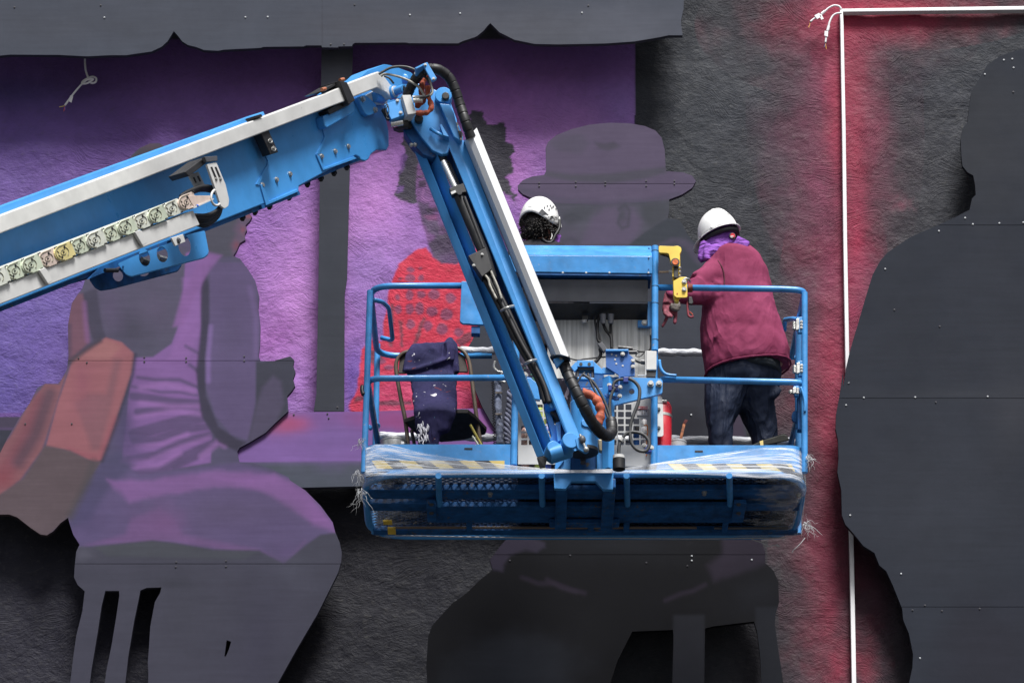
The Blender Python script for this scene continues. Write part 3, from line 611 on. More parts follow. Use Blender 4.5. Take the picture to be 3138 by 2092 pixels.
def p_man(cv):
    M_ = lambda *v: c('M', *v); Q_ = lambda *v: c('Q', *v)
    hat = (98, 86, 108)
    cv.poly(M_(1100, 100, 2400, 100, 2400, 640, 2140, 668, 1700, 700, 1400, 690, 1100, 640), hat, 3)
    cv.poly(M_(1360, 290, 1440, 250, 1560, 235, 1620, 300, 1560, 370, 1420, 350, 1370, 320), (88, 82, 98), 8, .7); cv.poly(M_(1650, 290, 1720, 300, 1780, 285, 1820, 320, 1740, 345, 1680, 330), (80, 76, 88), 6, .85)
    cv.poly(M_(1330, 480, 1500, 500, 1750, 495, 1950, 470, 2118, 450, 2118, 490, 1980, 530, 1750, 560, 1500, 545, 1330, 510), (82, 80, 90), 6, .85)
    cv.line(M_(1160, 600, 1400, 665, 1700, 690, 2000, 670, 2200, 630), 5, (86, 80, 98), 5, .7)
    # face
    cv.poly(M_(1200, 690, 1420, 695, 1700, 705, 2000, 690, 2138, 665, 2138, 790, 2000, 870, 1880, 960, 1200, 1000), (86, 84, 96), 6)
    cv.poly(M_(1640, 780, 1720, 720, 1820, 700, 1900, 720, 1960, 800, 1950, 880, 1880, 960, 1560, 960, 1600, 860), (102, 88, 112), 12, .8)
    cv.poly(M_(1430, 760, 1560, 700, 1640, 720, 1600, 800, 1480, 830), (74, 76, 84), 9, .7); cv.poly(M_(1960, 700, 2138, 680, 2130, 790, 2020, 850, 1960, 780), (72, 74, 80), 9, .8)
    cv.line(M_(1810, 730, 1850, 700, 1880, 740, 1870, 840, 1830, 855, 1805, 820, 1820, 770), 3, (72, 72, 82), 4, .8); cv.blob(*M_(1835, 760)[0], 11, 22, (72, 74, 82), .8); cv.line(M_(1450, 790, 1500, 765, 1560, 790), 3, (66, 68, 76), 4, .7); cv.blob(*M_(1510, 800)[0], 16, 8, (70, 70, 80), .7)
    cv.blob(*M_(1500, 900)[0], 40, 20, (92, 84, 102), .7); cv.line(M_(1440, 940, 1500, 925, 1540, 950), 4, (70, 66, 80), 5, .6)
    # coat
    cv.poly(M_(1870, 970, 1960, 900, 2080, 820, 2130, 790, 2220, 830, 2300, 960, 2600, 1600)+[(1740, 1150), (1740, 1700), (900, 1700), (1000, 900), (1180, 700), (1300, 690)], (66, 69, 78), 4)
    cv.poly(c('F', 0, 480, 150, 360, 340, 250, 470, 260, 520, 400, 380, 440, 250, 480, 100, 560), (64, 68, 76), 6, .9)
    cv.poly(c('F', 240, 520, 380, 450, 520, 460, 640, 540, 720, 700, 700, 760, 620, 700, 520, 560, 420, 500), (88, 80, 98), 7, .8)
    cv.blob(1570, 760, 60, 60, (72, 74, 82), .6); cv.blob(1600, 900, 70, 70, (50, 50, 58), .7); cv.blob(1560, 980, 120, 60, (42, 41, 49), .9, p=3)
    cv.poly([(1675, 960), (1705, 950), (1720, 1060), (1670, 1060)], (74, 60, 78), 6, .8)
    cv.blob(1130, 800, 60, 40, (74, 76, 84), .8); cv.blob(1140, 900, 40, 90, (66, 66, 74), .8)
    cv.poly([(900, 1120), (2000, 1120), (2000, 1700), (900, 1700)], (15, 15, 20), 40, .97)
    cv.poly(Q_(870, 200, 1000, 230, 1050, 250, 1050, 275, 1010, 300, 960, 290, 880, 310, 850, 390, 800, 385, 780, 335), (62, 55, 72), 6, .9, 4, 20)
    cv.poly(Q_(1900, 220, 2120, 230, 2115, 350, 2000, 400, 1860, 440, 1830, 360, 1900, 310), (54, 46, 60), 10, .85, 4, 26)
    for ln, w in ((Q_(940, 420, 1020, 450, 1100, 450, 1180, 480, 1240, 495), 5), (Q_(1060, 430, 1130, 470, 1200, 490), 5), (Q_(1630, 530, 1700, 500, 1760, 485, 1820, 455), 5)):
        cv.line(ln, w, (50, 42, 56), 4, .7)
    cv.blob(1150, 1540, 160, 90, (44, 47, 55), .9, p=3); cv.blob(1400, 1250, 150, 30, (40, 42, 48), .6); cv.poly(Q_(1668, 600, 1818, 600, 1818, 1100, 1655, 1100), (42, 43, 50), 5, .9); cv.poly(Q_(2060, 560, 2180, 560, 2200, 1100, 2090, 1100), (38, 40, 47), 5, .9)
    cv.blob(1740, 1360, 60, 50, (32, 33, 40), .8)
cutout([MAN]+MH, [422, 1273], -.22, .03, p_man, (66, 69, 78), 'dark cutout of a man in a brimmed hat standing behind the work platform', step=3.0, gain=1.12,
       screws=[(x_, y_, 1) for x_, y_ in c('M', 1288, 558, 1288, 580, 1528, 551, 1528, 580, 1721, 553, 1721, 572, 1989, 545, 1989, 577, 2174, 545, 2174, 565)+c('Q', 882, 340, 1172, 315, 1538, 350, 1735, 365)]+[(x_, y_, 0) for x_, y_ in c('Q', 1756, 318, 1756, 340, 2044, 336)+c('I', 461, 1070)],
       battens=[(1400, 340, 520), (1300, 600, 1300), (1560, 900, 1350)])
RF = [(2470, 130)]+c('N', 1176, 195, 1140, 205, 1080, 225, 1030, 260, 1000, 310, 965, 370, 955, 440, 950, 490, 930, 515, 922, 560, 925, 620, 930, 665, 950, 690, 973, 703, 980, 740, 983, 780, 968, 795, 958, 840, 900, 870, 835, 900, 720, 950, 630, 1010, 600, 1045, 570, 1100, 545, 1180, 510, 1300, 480, 1400, 465, 1465, 452, 1550) \
    + c('O', 640, 200, 625, 300, 610, 380, 607, 450, 618, 500, 620, 580, 615, 640, 632, 720, 635, 830, 650, 870, 690, 915, 730, 965, 778, 995, 800, 1050, 830, 1075, 860, 1140, 900, 1240, 905, 1290, 930, 1350, 948, 1440, 945, 1500, 930, 1568, 915, 1900)+[(2470, 1800)]
def p_rf(cv):
    cv.blob(2200, 300, 200, 200, (60, 62, 68), .8, p=3); cv.blob(2150, 1150, 220, 260, (64, 67, 76), .6); cv.blob(2280, 1500, 130, 140, (50, 50, 60), .8, p=3); cv.blob(2330, 950, 60, 120, (72, 72, 78), .5); cv.blob(2200, 905, 200, 12, (68, 70, 76), .5)
cutout([RF], [517, 914, 1393], -.22, .03, p_rf, (52, 56, 66), 'plain charcoal cutout of a figure in profile at the right edge', step=5,
       screws=[(x_, y_, 0) for x_, y_ in c('N', 1095, 241, 1129, 237, 1134, 272, 1019, 298, 940, 873, 971, 898, 1077, 894, 835, 925, 620, 1077, 474, 1533, 1173, 891)+c('O', 664, 249, 731, 313, 957, 311, 1276, 308, 653, 346, 671, 830, 895, 1087, 978, 1458)]+[(x_, y_, 1) for x_, y_ in c('O', 1048, 333, 1000, 1226, 1075, 1250, 1241, 1241, 945, 1247, 1065, 0)+c('N', 657, 1240, 1133, 369)],
       battens=[(2250, 200, 500), (2100, 700, 1300), (2280, 560, 1500)])
# ------------------------------------------------------------------ boom lift
BLUE = simple('lift_blue', (.055, .275, .64, 1), .36, var=.10, nscale=5, wear=(.09, .035, .02, 1), wear_amt=.715, spec=.5, bump=.05, bscale=25)
BLUE2 = simple('lift_blue_worn', (.052, .26, .60, 1), .36, var=.18, nscale=9, wear=(.36, .33, .30, 1), wear_amt=.635, spec=.5)
NAVY = simple('lift_blue_shaded_dirty', (.009, .082, .25, 1), .6, var=.3, nscale=14, wear=(.10, .085, .06, 1), wear_amt=.58, spec=.3)  # lift blue with underside shade put into its colour, plus brownish dirt patches
WHITE = simple('white_steel', (.55, .55, .54, 1), .5, var=.09, nscale=7, wear=(.16, .15, .14, 1), wear_amt=.69, spec=.35)
COVER = simple('white_cover', (.58, .59, .61, 1), .42, var=.05, nscale=6, wear=(.35, .35, .36, 1), wear_amt=.75)
BLACK = simple('black_rubber', (.012, .012, .014, 1), .5, var=.3, spec=.45)
BLACKM = simple('black_metal', (.018, .018, .02, 1), .45, var=.3, wear=(.2, .2, .2, 1), wear_amt=.74)
DGREY = simple('dark_grey_steel', (.065, .068, .08, 1), .5, var=.25, nscale=4, wear=(.3, .3, .3, 1), wear_amt=.74)
STEEL = simple('zinc_steel', (.5, .5, .48, 1), .35, metal=.7, var=.2, nscale=30)
CHROME = simple('bright_rod', (.75, .74, .72, 1), .25, metal=.85, var=.1)
YEL = simple('safety_yellow', (.72, .50, .06, 1), .45, var=.1, wear=(.25, .08, .03, 1), wear_amt=.72)
TAPEB = simple('tape_black', (.03, .03, .035, 1), .45); TAPEY = simple('tape_yellow', (.68, .52, .16, 1), .45)
SLEEVE = simple('orange_sleeve', (.40, .085, .04, 1), .75, var=.4, nscale=22, bump=1.0, bscale=34)
HOSE = simple('grey_hose', (.05, .052, .055, 1), .5, var=.3, nscale=40, spec=.4)
HOSEP = simple('pale_hose', (.34, .33, .29, 1), .5, var=.3, nscale=50)
RED = simple('red_enamel', (.50, .015, .03, 1), .3, var=.1, coat=.3)
def zinc(name, cc): return simple(name, cc, .38, metal=.25, var=.1, nscale=20)
GROOVE = simple('link_groove', (.16, .15, .10, 1), .5)
ZY = [zinc('zinc_green', (.60, .66, .52, 1)), zinc('zinc_yellow', (.72, .62, .28, 1)), zinc('zinc_pink', (.68, .55, .48, 1)), zinc('zinc_pale', (.68, .70, .62, 1))]
def brushed(name):
    t = NT(name); n = t.noise(1, 5, .6, t.map((60, 60, 2.2))); t.base(t.ramp(n, [(.3, (.30, .30, .29, 1)), (.55, (.52, .52, .5, 1)), (.75, (.62, .62, .6, 1))])); t.set(Metallic=.25, Roughness=.42); t.bump(n, .08, .002); return t.m
BRUSH = brushed('brushed_plate'); GPLATE = simple('grey_white_plate', (.46, .46, .45, 1), .5, var=.08, nscale=5, wear=(.15, .14, .12, 1), wear_amt=.7)

lift = empty('boom_lift'); tag(lift, 'blue boom lift with white boom rail, folded jib and railed work platform', 'boom lift')
def hplate(loops, Y, t):
    key = []; ed = []
    for lp in loops:
        o = len(key); key += [Vector(p) for p in lp]; ed += [(o+i, o+(i+1) % len(lp)) for i in range(len(lp))]
    v2, e2, f2, a_, b_, c_ = delaunay_2d_cdt(key, ed, [], 0, 1e-4)
    V = np.array([(v.x, v.y) for v in v2]); T = np.array(f2); cen = V[T].mean(1); ok = np.zeros(len(T), bool)
    for lp in loops: ok ^= inpoly(cen[:, 0], cen[:, 1], lp)
    T = T[ok]; E = np.concatenate([T[:, [0, 1]], T[:, [1, 2]], T[:, [2, 0]]]); Es = np.sort(E, 1); k_ = Es[:, 0].astype(np.int64)*10**6+Es[:, 1]
    u, idx, cnt = np.unique(k_, return_index=True, return_counts=True); be = E[idx[cnt == 1]]
    Yf = Y if callable(Y) else (lambda x, y: Y)
    W = [P(x, y, Yf(x, y)) for x, y in V]; nv = len(W); mb = MB()
    return mb.add(W+[q+Vector((0, t, 0)) for q in W], [tuple(q) for q in T.tolist()]+[(a+nv, c__+nv, b+nv) for a, b, c__ in T.tolist()]+[(a, b, b+nv, a+nv) for a, b in be.tolist()])
_bolt = {}
def bolt(w, parent, r=.011, mat=None, d=(0, -1, 0), h=.010, name='bolt'):
    mat = mat or STEEL; k = (round(r, 4), mat.name, round(h, 4))
    if k not in _bolt:
        mb = MB().cyl((0, 0, 0), (0, 0, h*.35), r*1.35, 12); mb.cyl((0, 0, h*.35), (0, 0, h), r, 6); o = mb.build(name, mat, parent); _bolt[k] = o.data
    else:
        o = bpy.data.objects.new(name, _bolt[k]); col.objects.link(o); o.parent = parent
    o.location = w; o.rotation_euler = Vector(d).to_track_quat('Z', 'Y').to_euler(); return o

# ---- main boom: leaves the frame to the left and comes towards the camera
YB0 = -2.66; SL = .0030
p_a = P(0, 600, YB0-850*SL); p_b = P(800, 300, YB0-50*SL); hd = (p_b-p_a); hd.z = 0; hd.normalize(); NB = Vector((-hd.y, hd.x, 0))   # into the boom, away from the camera
def yb(off=0):
    def f(x, y):
        d = ray(x, y); return CAM.y + d.y*((p_b-CAM).dot(NB)+off)/d.dot(NB)
    return f
def bplate(pts, off, t): return MB().plate(pts, yb(off), t, NB)
def bpt(k, x, y, off=0):
    a = c1(k, x, y); return P(a[0], a[1], yb(off)(a[0], a[1]))
body = [(-330, 632), (0, 508), (606, 285), (749, 232)]+c('B', 520, 480, 620, 560, 790, 700, 860, 715, 890, 830, 915, 950, 917, 1090, 895, 1130, 800, 1128, 745, 1170, 720, 1220, 690, 1236, 650, 1225, 635, 1200, 600, 1180)+[(687, 428), (687, 438), (600, 471), (0, 706), (-330, 838)]
boom = bplate(body, 0, .16).build('boom', BLUE, lift, bevel=.006)
bplate([(-330, 592), (0, 474), (605.6, 256), (612, 272), (610, 285), (0, 508), (-330, 630)], -.005, .10).build('boom_top_flange', BLUE, boom, bevel=.004)
bplate(c('A', 1760, 1265, 1835, 1130, 1840, 1105, 1762, 940, 1778, 935, 1852, 1105, 1848, 1135, 1778, 1268), -.006, .006).build('weld_seam', BLUE, boom)
bplate([(598, 424), (604, 422), (618, 462), (683, 434), (686, 440), (612, 472)], -.008, .010).build('wear_pad_rim', BLUE, boom, bevel=.002)
bplate(c('B', 218, 1170, 235, 1172, 292, 1300, 580, 1190, 610, 1210, 285, 1325), -.008, .010).build('wear_pad_rim', BLUE, boom, bevel=.002)
bplate(c('B', 262, 860, 285, 850, 318, 1000, 245, 1165, 225, 1165, 298, 1000), -.006, .006).build('weld_seam', BLUE, boom)
bplate(c('B', 38, 1445, 590, 1200, 612, 1215, 600, 1240, 40, 1485), .02, .10).build('boom_edge_strip', NAVY, boom)
bplate([(600, 471), (687, 439), (690, 447), (603, 480)], .0, .1).build('boom_edge_strip', NAVY, boom)
bplate([(-330, 838), (0, 705), (600, 470), (603, 480), (0, 716), (-330, 850)], .015, .14).build('boom_edge_strip', NAVY, boom)
for k, x, y in (('A', 1800, 1272), ('A', 1897, 1234), ('A', 1990, 1196), ('B', 267, 1190), ('B', 397, 1142), ('B', 523, 1095)): bolt(bpt(k, x, y, -.001), boom, .0105, d=-NB)
for k, x, y in (('A', 1665, 1488), ('A', 1750, 1448), ('A', 1850, 1410), ('A', 1985, 1348), ('A', 2110, 1258), ('B', 262, 1392), ('B', 388, 1340), ('B', 510, 1285)): bolt(bpt(k, x, y, .05), boom, .012, mat=BLACKM, d=(0, -.3, -1), h=.02)
rail = bplate([(-330, 617), (0, 494.6), (749.5, 214), (790, 197), (805, 228), (749.5, 249), (0, 536.6), (-330, 668)], -.085, .08).build('boom_rail', WHITE, lift, bevel=.005)
# slide pad and clamp on the rail
bplate(c('B', 440, 463, 512, 476, 592, 650, 532, 692), -.10, .13).build('clamp_bar', BLACKM, rail, bevel=.003)
bplate(c('B', 255, 568, 440, 463, 450, 478, 290, 570), -.07, .10).build('clamp_bar', BLACKM, rail)
bplate(c('B', 325, 745, 530, 640, 545, 690, 350, 786), -.06, .10).build('clamp_bar', BLACKM, rail)
for x, y in ((458, 452), (283, 543)): MB().cyl(bpt('B', x-14, y+6, -.08), bpt('B', x+22, y-2, -.08), .009).build('clamp_pin', simple('rust_pin', (.35, .12, .06, 1), .6), rail)
pad = bplate(c('A', 1742, 800, 1795, 782, 1912, 1045, 1858, 1062), -.075, .05).build('slide_block', BLACK, lift, bevel=.003)
bplate(c('A', 1740, 800, 1795, 785, 1800, 800, 1745, 815), -.09, .05).build('slide_block_lip', BLACK, pad)
for x, y in ((1856, 968), (1880, 1022)): bolt(bpt('A', x, y, -.075), pad, .010, d=-NB, h=.008); MB().tube([bpt('A', x+14*math.cos(a), y+14*math.sin(a), -.082) for a in np.linspace(0, 5.6, 10)], .0022, 5).build('pad_ring', STEEL, pad)
bplate(c('B', 285, 805, 300, 795, 545, 690, 565, 660, 582, 668, 586, 765, 322, 918, 305, 900), -.05, .05).build('rail_support', BLUE, lift, bevel=.006)
sp = bplate(round_poly(c('B', 610, 622, 690, 598, 795, 690, 800, 768, 720, 802, 685, 775), 3), -.03, .03).build('pin_keeper', BLUE, lift, bevel=.004)
for x, y in ((659, 643), (777, 745)): bolt(bpt('B', x, y, -.03), sp, .012, d=-NB, h=.014)
# boom head
head = bplate(round_poly(c('B', 500, 505, 655, 415, 705, 368, 872, 304, 945, 318, 1135, 386, 1180, 470, 1130, 620, 1000, 640, 960, 820, 860, 720, 780, 640, 600, 560), 4), .02, .10).build('boom_head', BLUE, lift, bevel=.006)
bplate(c('B', 560, 520, 800, 470, 1000, 560, 960, 700, 700, 640, 560, 600), .01, .03).build('boom_head_rib', BLUE, head, bevel=.004)
wa = bplate(c('B', 513, 488, 812, 374, 842, 380, 930, 500, 995, 520, 1000, 600, 945, 636, 900, 585, 806, 532, 795, 534, 572, 622), -.09, .05).build('rail_end_arm', WHITE, lift, bevel=.006)
bplate(c('B', 692, 606, 800, 545, 905, 640, 900, 690, 800, 690), -.02, .02).build('rail_end_gusset', WHITE, wa, bevel=.003)
w = bpt('B', 950, 575, -.09); w2 = bpt('B', 988, 560, -.13)
MB().cyl(w+NB*.02, w-NB*.012, .036, 24).build('pin_boss', BLUE, wa, smooth='a'); MB().cyl(w-NB*.012, w-NB*.020, .030, 24).build('pin_washer', WHITE, wa, smooth='a')
MB().cyl(w-NB*.02, w2-NB*.05, .022, 20).build('pin_tube', BLUE, wa, smooth='a'); MB().cyl(w2-NB*.05, w2-NB*.052, .015, 16).build('pin_bore', BLACK, wa)
bplate(c('B', 905, 520, 1000, 505, 1030, 635, 930, 636), -.075, .02).build('pin_plate', BLUE, wa, bevel=.002)
MB().tube([bpt('B', 770, 620, -.03), bpt('B', 850, 640, -.03), bpt('B', 900, 600, -.05)], .024, 14).build('cross_tube', BLUE, head, smooth='a')
YJ = -2.72
mani = MB().plate(c('B', 868, 690, 1028, 636, 1065, 792, 938, 836), YJ+.02, .08).build('valve_bracket', BLUE, lift, bevel=.003)
for x, y in ((997, 656), (1028, 772)): bolt(PX('B', x, y, YJ+.02), mani, .007)
vb = MB(); q = [PX('B', x, y, YJ-.01) for x, y in ((1040, 600), (1126, 598), (1182, 775), (1096, 790))]; vb.prism(q, [a+Vector((-.03, .09, .002)) for a in q]); vb.build('valve_block', WHITE, lift, bevel=.003)
for (a, b) in (((935, 880), (1050, 862)), ((870, 740), (920, 830))):
    MB().cyl(PX('B', *a, YJ+.06), PX('B', *b, YJ+.06), .018, 12).build('valve_spool', CHROME if a[1] > 800 else BLACKM, lift, smooth='a')
MB().cyl(PX('B', 1000, 880, YJ+.08), PX('B', 1100, 880, YJ+.08), .024, 14).build('valve_solenoid', BLACKM, lift, smooth='a')
MB().plate(c('B', 935, 840, 1090, 815, 1140, 880, 1130, 920, 1010, 930, 960, 910), YJ+.12, .04).build('valve_back', BLACKM, lift)
for i, pts in enumerate(([(880, 710), (900, 690), (915, 760), (890, 820), (920, 830)], [(905, 700), (885, 750), (895, 800)])):
    MB().tube(smooth_path([PX('B', x, y, YJ-.0) for x, y in pts]), .003, 6).build('wire', BLACK, lift, smooth=True)
# hoses over the knuckle
def hose(name, k, pts, Y, rpx, mat, parent=None, n=8, kk=6):
    ys = Y if hasattr(Y, '__len__') else [Y]*len(pts)
    rp = rpx*CROP[k][2]*K2*MPP(ys[0])
    return MB().tube(smooth_path([PX(k, x, y, yy) for (x, y), yy in zip(pts, ys)], kk), rp, n).build(name, mat, parent or lift, smooth=True)
hose('hose', 'B', [(820, 400), (860, 375), (950, 334), (1080, 332), (1190, 375), (1280, 445), (1325, 520), (1330, 570), (1290, 610), (1210, 628)], YJ-.04, 13, HOSE)
hose('hose', 'B', [(840, 420), (880, 400), (1000, 422), (1110, 465), (1200, 525), (1245, 590), (1250, 630), (1200, 650)], YJ-.02, 12, HOSEP)
hose('hose', 'B', [(870, 420), (920, 440), (960, 490)], YJ+.0, 10, HOSE); hose('hose', 'B', [(1300, 430), (1320, 500), (1335, 570), (1310, 610)], YJ-.05, 10, HOSEP)
for a, b in (((1145, 630), (1240, 622)), ((1150, 655), (1240, 655))): MB().cyl(PX('B', *a, YJ-.03), PX('B', *b, YJ-.03), .012, 8).build('hose_fitting', STEEL, lift)
def sleeve(k, pts, Y, rpx, mat=SLEEVE, name='hose_sleeve'):
    pth = smooth_path([PX(k, x, y, Y) for x, y in pts], 7); base = rpx*CROP[k][2]*K2*MPP(Y)
    rs = [base*(1+.10*math.sin(i*.9)+.12*math.sin(i*.37+1)+random.uniform(-.07, .07)) for i in range(len(pth))]
    return MB().tube(pth, rs, 12).build(name, mat, lift, smooth=True)
sleeve('B', [(1300, 420), (1262, 440), (1235, 500), (1230, 570), (1250, 640), (1200, 690), (1165, 695)], YJ+.02, 30)
sleeve('B', [(1290, 520), (1290, 600), (1310, 660), (1322, 720), (1290, 765), (1230, 775), (1175, 770)], YJ-.01, 25)
def spiral(k, pts, Y, rpx, name='spiral_wrapped_hose', pitch=.045):
    ys = Y if hasattr(Y, '__len__') else [Y]*len(pts)
    pth = smooth_path([PX(k, x, y, yy) for (x, y), yy in zip(pts, ys)], 30); base = rpx*CROP[k][2]*K2*MPP(ys[0])
    s_ = 0; out = []; rs = []
    for i, q in enumerate(pth):
        if i: s_ += (q-pth[i-1]).length
        ph = (s_/pitch) % 1; out.append(q); rs.append(base*(.90 if ph < .12 else .955+.06*ph))
    return MB().tube(out, rs, 18).build(name, BLACK, lift, smooth='a')
spiral('B', [(1085, 620), (1110, 560), (1150, 480), (1185, 430), (1230, 385), (1300, 352), (1370, 352), (1440, 385), (1505, 450), (1555, 560), (1600, 700), (1650, 850), (1685, 960), (1705, 1010)],
       [YJ+.05, YJ+.03, YJ, YJ-.02, YJ-.05, YJ-.08, YJ-.08, YJ-.06, YJ-.04, YJ-.02, YJ, YJ, YJ+.02, YJ+.03], 50)
cl = MB().plate(c('B', 1238, 304, 1283, 284, 1376, 440, 1328, 466), YJ-.14, .02); cl.build('hose_clamp', BLUE, lift, bevel=.002)
MB().plate(c('B', 1160, 340, 1240, 300, 1285, 284, 1290, 300, 1180, 350), YJ-.13, .12).build('hose_clamp_arm', BLUE, lift, bevel=.002)
for x, y in ((1265, 313), (1345, 447)): bolt(PX('B', x, y, YJ-.14), lift, .006)

# ---- knuckle
kn = MB().plate(round_poly(c('B', 1150, 470, 1350, 545, 1400, 572, 1440, 562, 1495, 600, 1515, 690, 1565, 830, 1600, 1040, 1500, 1090, 1480, 1160, 1420, 1172, 1330, 1130, 1230, 1010, 1125, 850, 1080, 700), 3), YJ+.10, .03).build('jib_knuckle', BLUE, lift, bevel=.005)
MB().plate(c('B', 1050, 930, 1128, 830, 1235, 1010, 1400, 1172, 1330, 1205, 1245, 1170, 1130, 1050), YJ+.13, .10).build('knuckle_web', NAVY, kn, bevel=.004)
w = PX('B', 1203, 845, YJ+.10); MB().cyl(w, w+Vector((0, -.03, 0)), .024, 8).build('pivot_pin', BLACKM, kn, bevel=.003)
w = PX('B', 1440, 625, YJ+.09); MB().cyl(w+Vector((0, .03, 0)), w+Vector((0, -.03, 0)), .045, 28).build('pin_boss', BLUE, kn, smooth='a', bevel=.003)
w = PX('B', 1460, 622, YJ+.06); MB().cyl(w, w+Vector((0, -.02, 0)), .021, 8).build('pivot_pin', BLACKM, kn, bevel=.003)
MB().tube([PX('B', 1315, 925, YJ+.08), PX('B', 1390, 970, YJ+.06), PX('B', 1450, 1000, YJ+.07)], .010, 8).build('knuckle_rib', BLUE, kn, smooth=True)
MB().plate(c('B', 1405, 885, 1420, 880, 1490, 1000, 1440, 985), YJ+.05, .05).build('knuckle_rib', BLUE, kn)
MB().plate(c('B', 1400, 680, 1500, 690, 1540, 770, 1600, 1040, 1540, 1000), YJ+.05, .05).build('knuckle_flange', BLUE, kn, bevel=.004)
MB().plate(c('B', 1050, 385, 1100, 400, 1110, 450, 1030, 450), YJ+.06, .06).build('knuckle_lug', BLUE, kn, bevel=.01)

# ---- jib: two parallel arms, cylinder, cover
YA = -2.62
def bar(end0, end1, name, mat, parent, bevel=.003, smooth=False):
    return MB().prism([P(*q) for q in end0], [P(*q) for q in end1]).build(name, mat, parent, smooth=smooth, bevel=bevel)
arm2 = bar([(946, 332, YA+.10), (964, 322, YA+.06), (966, 338, YA+.14), (1003, 350, YA+.02), (1006, 360, YA+.16), (950, 345, YA+.20)],
           [(1233, 1050, YA+.10), (1251, 1046, YA+.06), (1250, 1046, YA+.14), (1272, 1030, YA+.02), (1275, 1032, YA+.16), (1240, 1050, YA+.20)], 'jib_arm', BLUE, lift)
bar([(1233, 1050, YA+.08), (1258, 1045, YA+.06), (1258, 1047, YA+.15), (1233, 1052, YA+.15)], [(1240, 1076, YA+.08), (1252, 1074, YA+.06), (1252, 1074, YA+.15), (1240, 1076, YA+.15)], 'arm_foot', BLACKM, arm2)
for x, y in ((1130, 1080), (1168, 1078)): MB().ball(PX('B', x, y, YA+.03), .012).build('arm_pin', STEEL, arm2, smooth=True)
arm1 = bar([(1022, 316, YA), (1040, 306, YA-.01), (1066, 324, YA+.01), (1068, 326, YA+.10), (1026, 318, YA+.10)], [(1314, 1034, YA), (1320, 1036, YA-.01), (1343, 1030, YA+.01), (1343, 1032, YA+.10), (1316, 1034, YA+.10)], 'jib_arm', BLUE, lift)
bar([(1012, 345, YA+.13), (1030, 340, YA+.05), (1034, 345, YA+.16)], [(1296, 1020, YA+.13), (1316, 1030, YA+.05), (1318, 1030, YA+.16)], 'jib_web', NAVY, lift)
# cover: bent sheet, rounded towards the arm
e0 = [(1064, 326, YA+.04), (1066, 322, YA-.01), (1073, 316, YA-.065), (1083, 306, YA-.085), (1095, 293.6, YA-.075), (1100, 310, YA+.06), (1068, 328, YA+.08)]
e1 = [(1266, 818, YA+.04), (1269, 818, YA-.01), (1277, 814, YA-.065), (1288, 813, YA-.085), (1306, 819, YA-.075), (1308, 820, YA+.06), (1268, 820, YA+.08)]
cover = bar(e0, e1, 'jib_cover', COVER, lift, smooth='a', bevel=0)
bar([(1264, 816, YA-.02), (1288, 809, YA-.07), (1308, 816, YA-.07), (1309, 828, YA+.03), (1270, 832, YA+.05)], [(1262, 821, YA-.02), (1288, 814, YA-.07), (1309, 822, YA-.07), (1312, 831, YA+.03), (1272, 836, YA+.05)], 'cover_lip', BLACKM, cover)
MB().plate(c('H', 455, 470, 520, 440, 560, 480, 490, 550), YA-.03, .03).build('cover_bracket', BLUE, lift, bevel=.002); bolt(PX('H', 532, 462, YA-.03), lift, .008)
# cylinder
cy = MB().tube([P(1047, 432, YA+.02), P(1113, 585, YA+.02), P(1130, 640, YA+.03)], .030, 20).build('jib_cylinder', BLACKM, lift, smooth='a')
MB().tube([P(1010, 350, YA+.06), P(1021, 378, YA+.04)], .024, 14).build('rod_eye', BLACKM, cy, smooth='a'); MB().tube([P(1018, 372, YA+.03), P(1046, 432, YA+.02)], .0175, 18).build('piston_rod', CHROME, cy, smooth='a')
MB().tube([P(1030, 372, YA+.06), P(1056, 428, YA+.06)], .008, 8).build('guard_rod', DGREY, cy, smooth='a')
MB().plate(c('D', 552, 556, 690, 505, 720, 590, 580, 612), YA-.02, .05).build('cylinder_gland', BLACKM, cy, bevel=.003)
MB().plate(c('D', 568, 592, 612, 572, 622, 592, 578, 614), YA-.024, .004).build('cylinder_label', WHITE, cy)
w = PX('D', 655, 612, YA-.02); MB().cyl(w, w+Vector((0, -.02, 0)), .013, 10).build('port_plug', BLACKM, cy)
MB().tube([PX('D', 700, 640, YA-.01), PX('D', 885, 1130, YA-.005)], .009, 8).build('feed_pipe', BLACKM, cy, smooth='a')
MB().plate(c('D', 735, 1203, 905, 1125, 965, 1330, 870, 1405), YA-.03, .07).build('lock_valve', BLACKM, cy, bevel=.003)
for x, y in ((871, 1192), (790, 1297)): bolt(PX('D', x, y, YA-.03), cy, .006)
for pts in ([(890, 1380), (930, 1430), (950, 1500), (1010, 1620)], [(950, 1340), (985, 1420), (1020, 1500), (1060, 1620)]):
    hose('hose', 'D', pts, YA-.02, 12, HOSEP)
bun = [hose('hose', 'G', [(1235+dx, 30), (1290+dx, 150), (1370+dx, 300), (1470+dx, 500), (1590+dx, 740), (1700+dx, 930), (1800+dx, 1130), (1850+dx, 1300)], YA+dy, 24, BLACK) for dx, dy in ((0, .02), (42, .0), (72, .03), (30, .06))]
for a, b in (((1430, 415), (1548, 368)), ((1660, 922), (1765, 885))):
    MB().tube(smooth_path([PX('G', a[0], a[1], YA-.02), PX('G', (a[0]+b[0])/2-3, (a[1]+b[1])/2-6, YA-.075), PX('G', b[0], b[1], YA-.02)]), .008, 6).build('hose_strap', STEEL, lift, smooth=True)
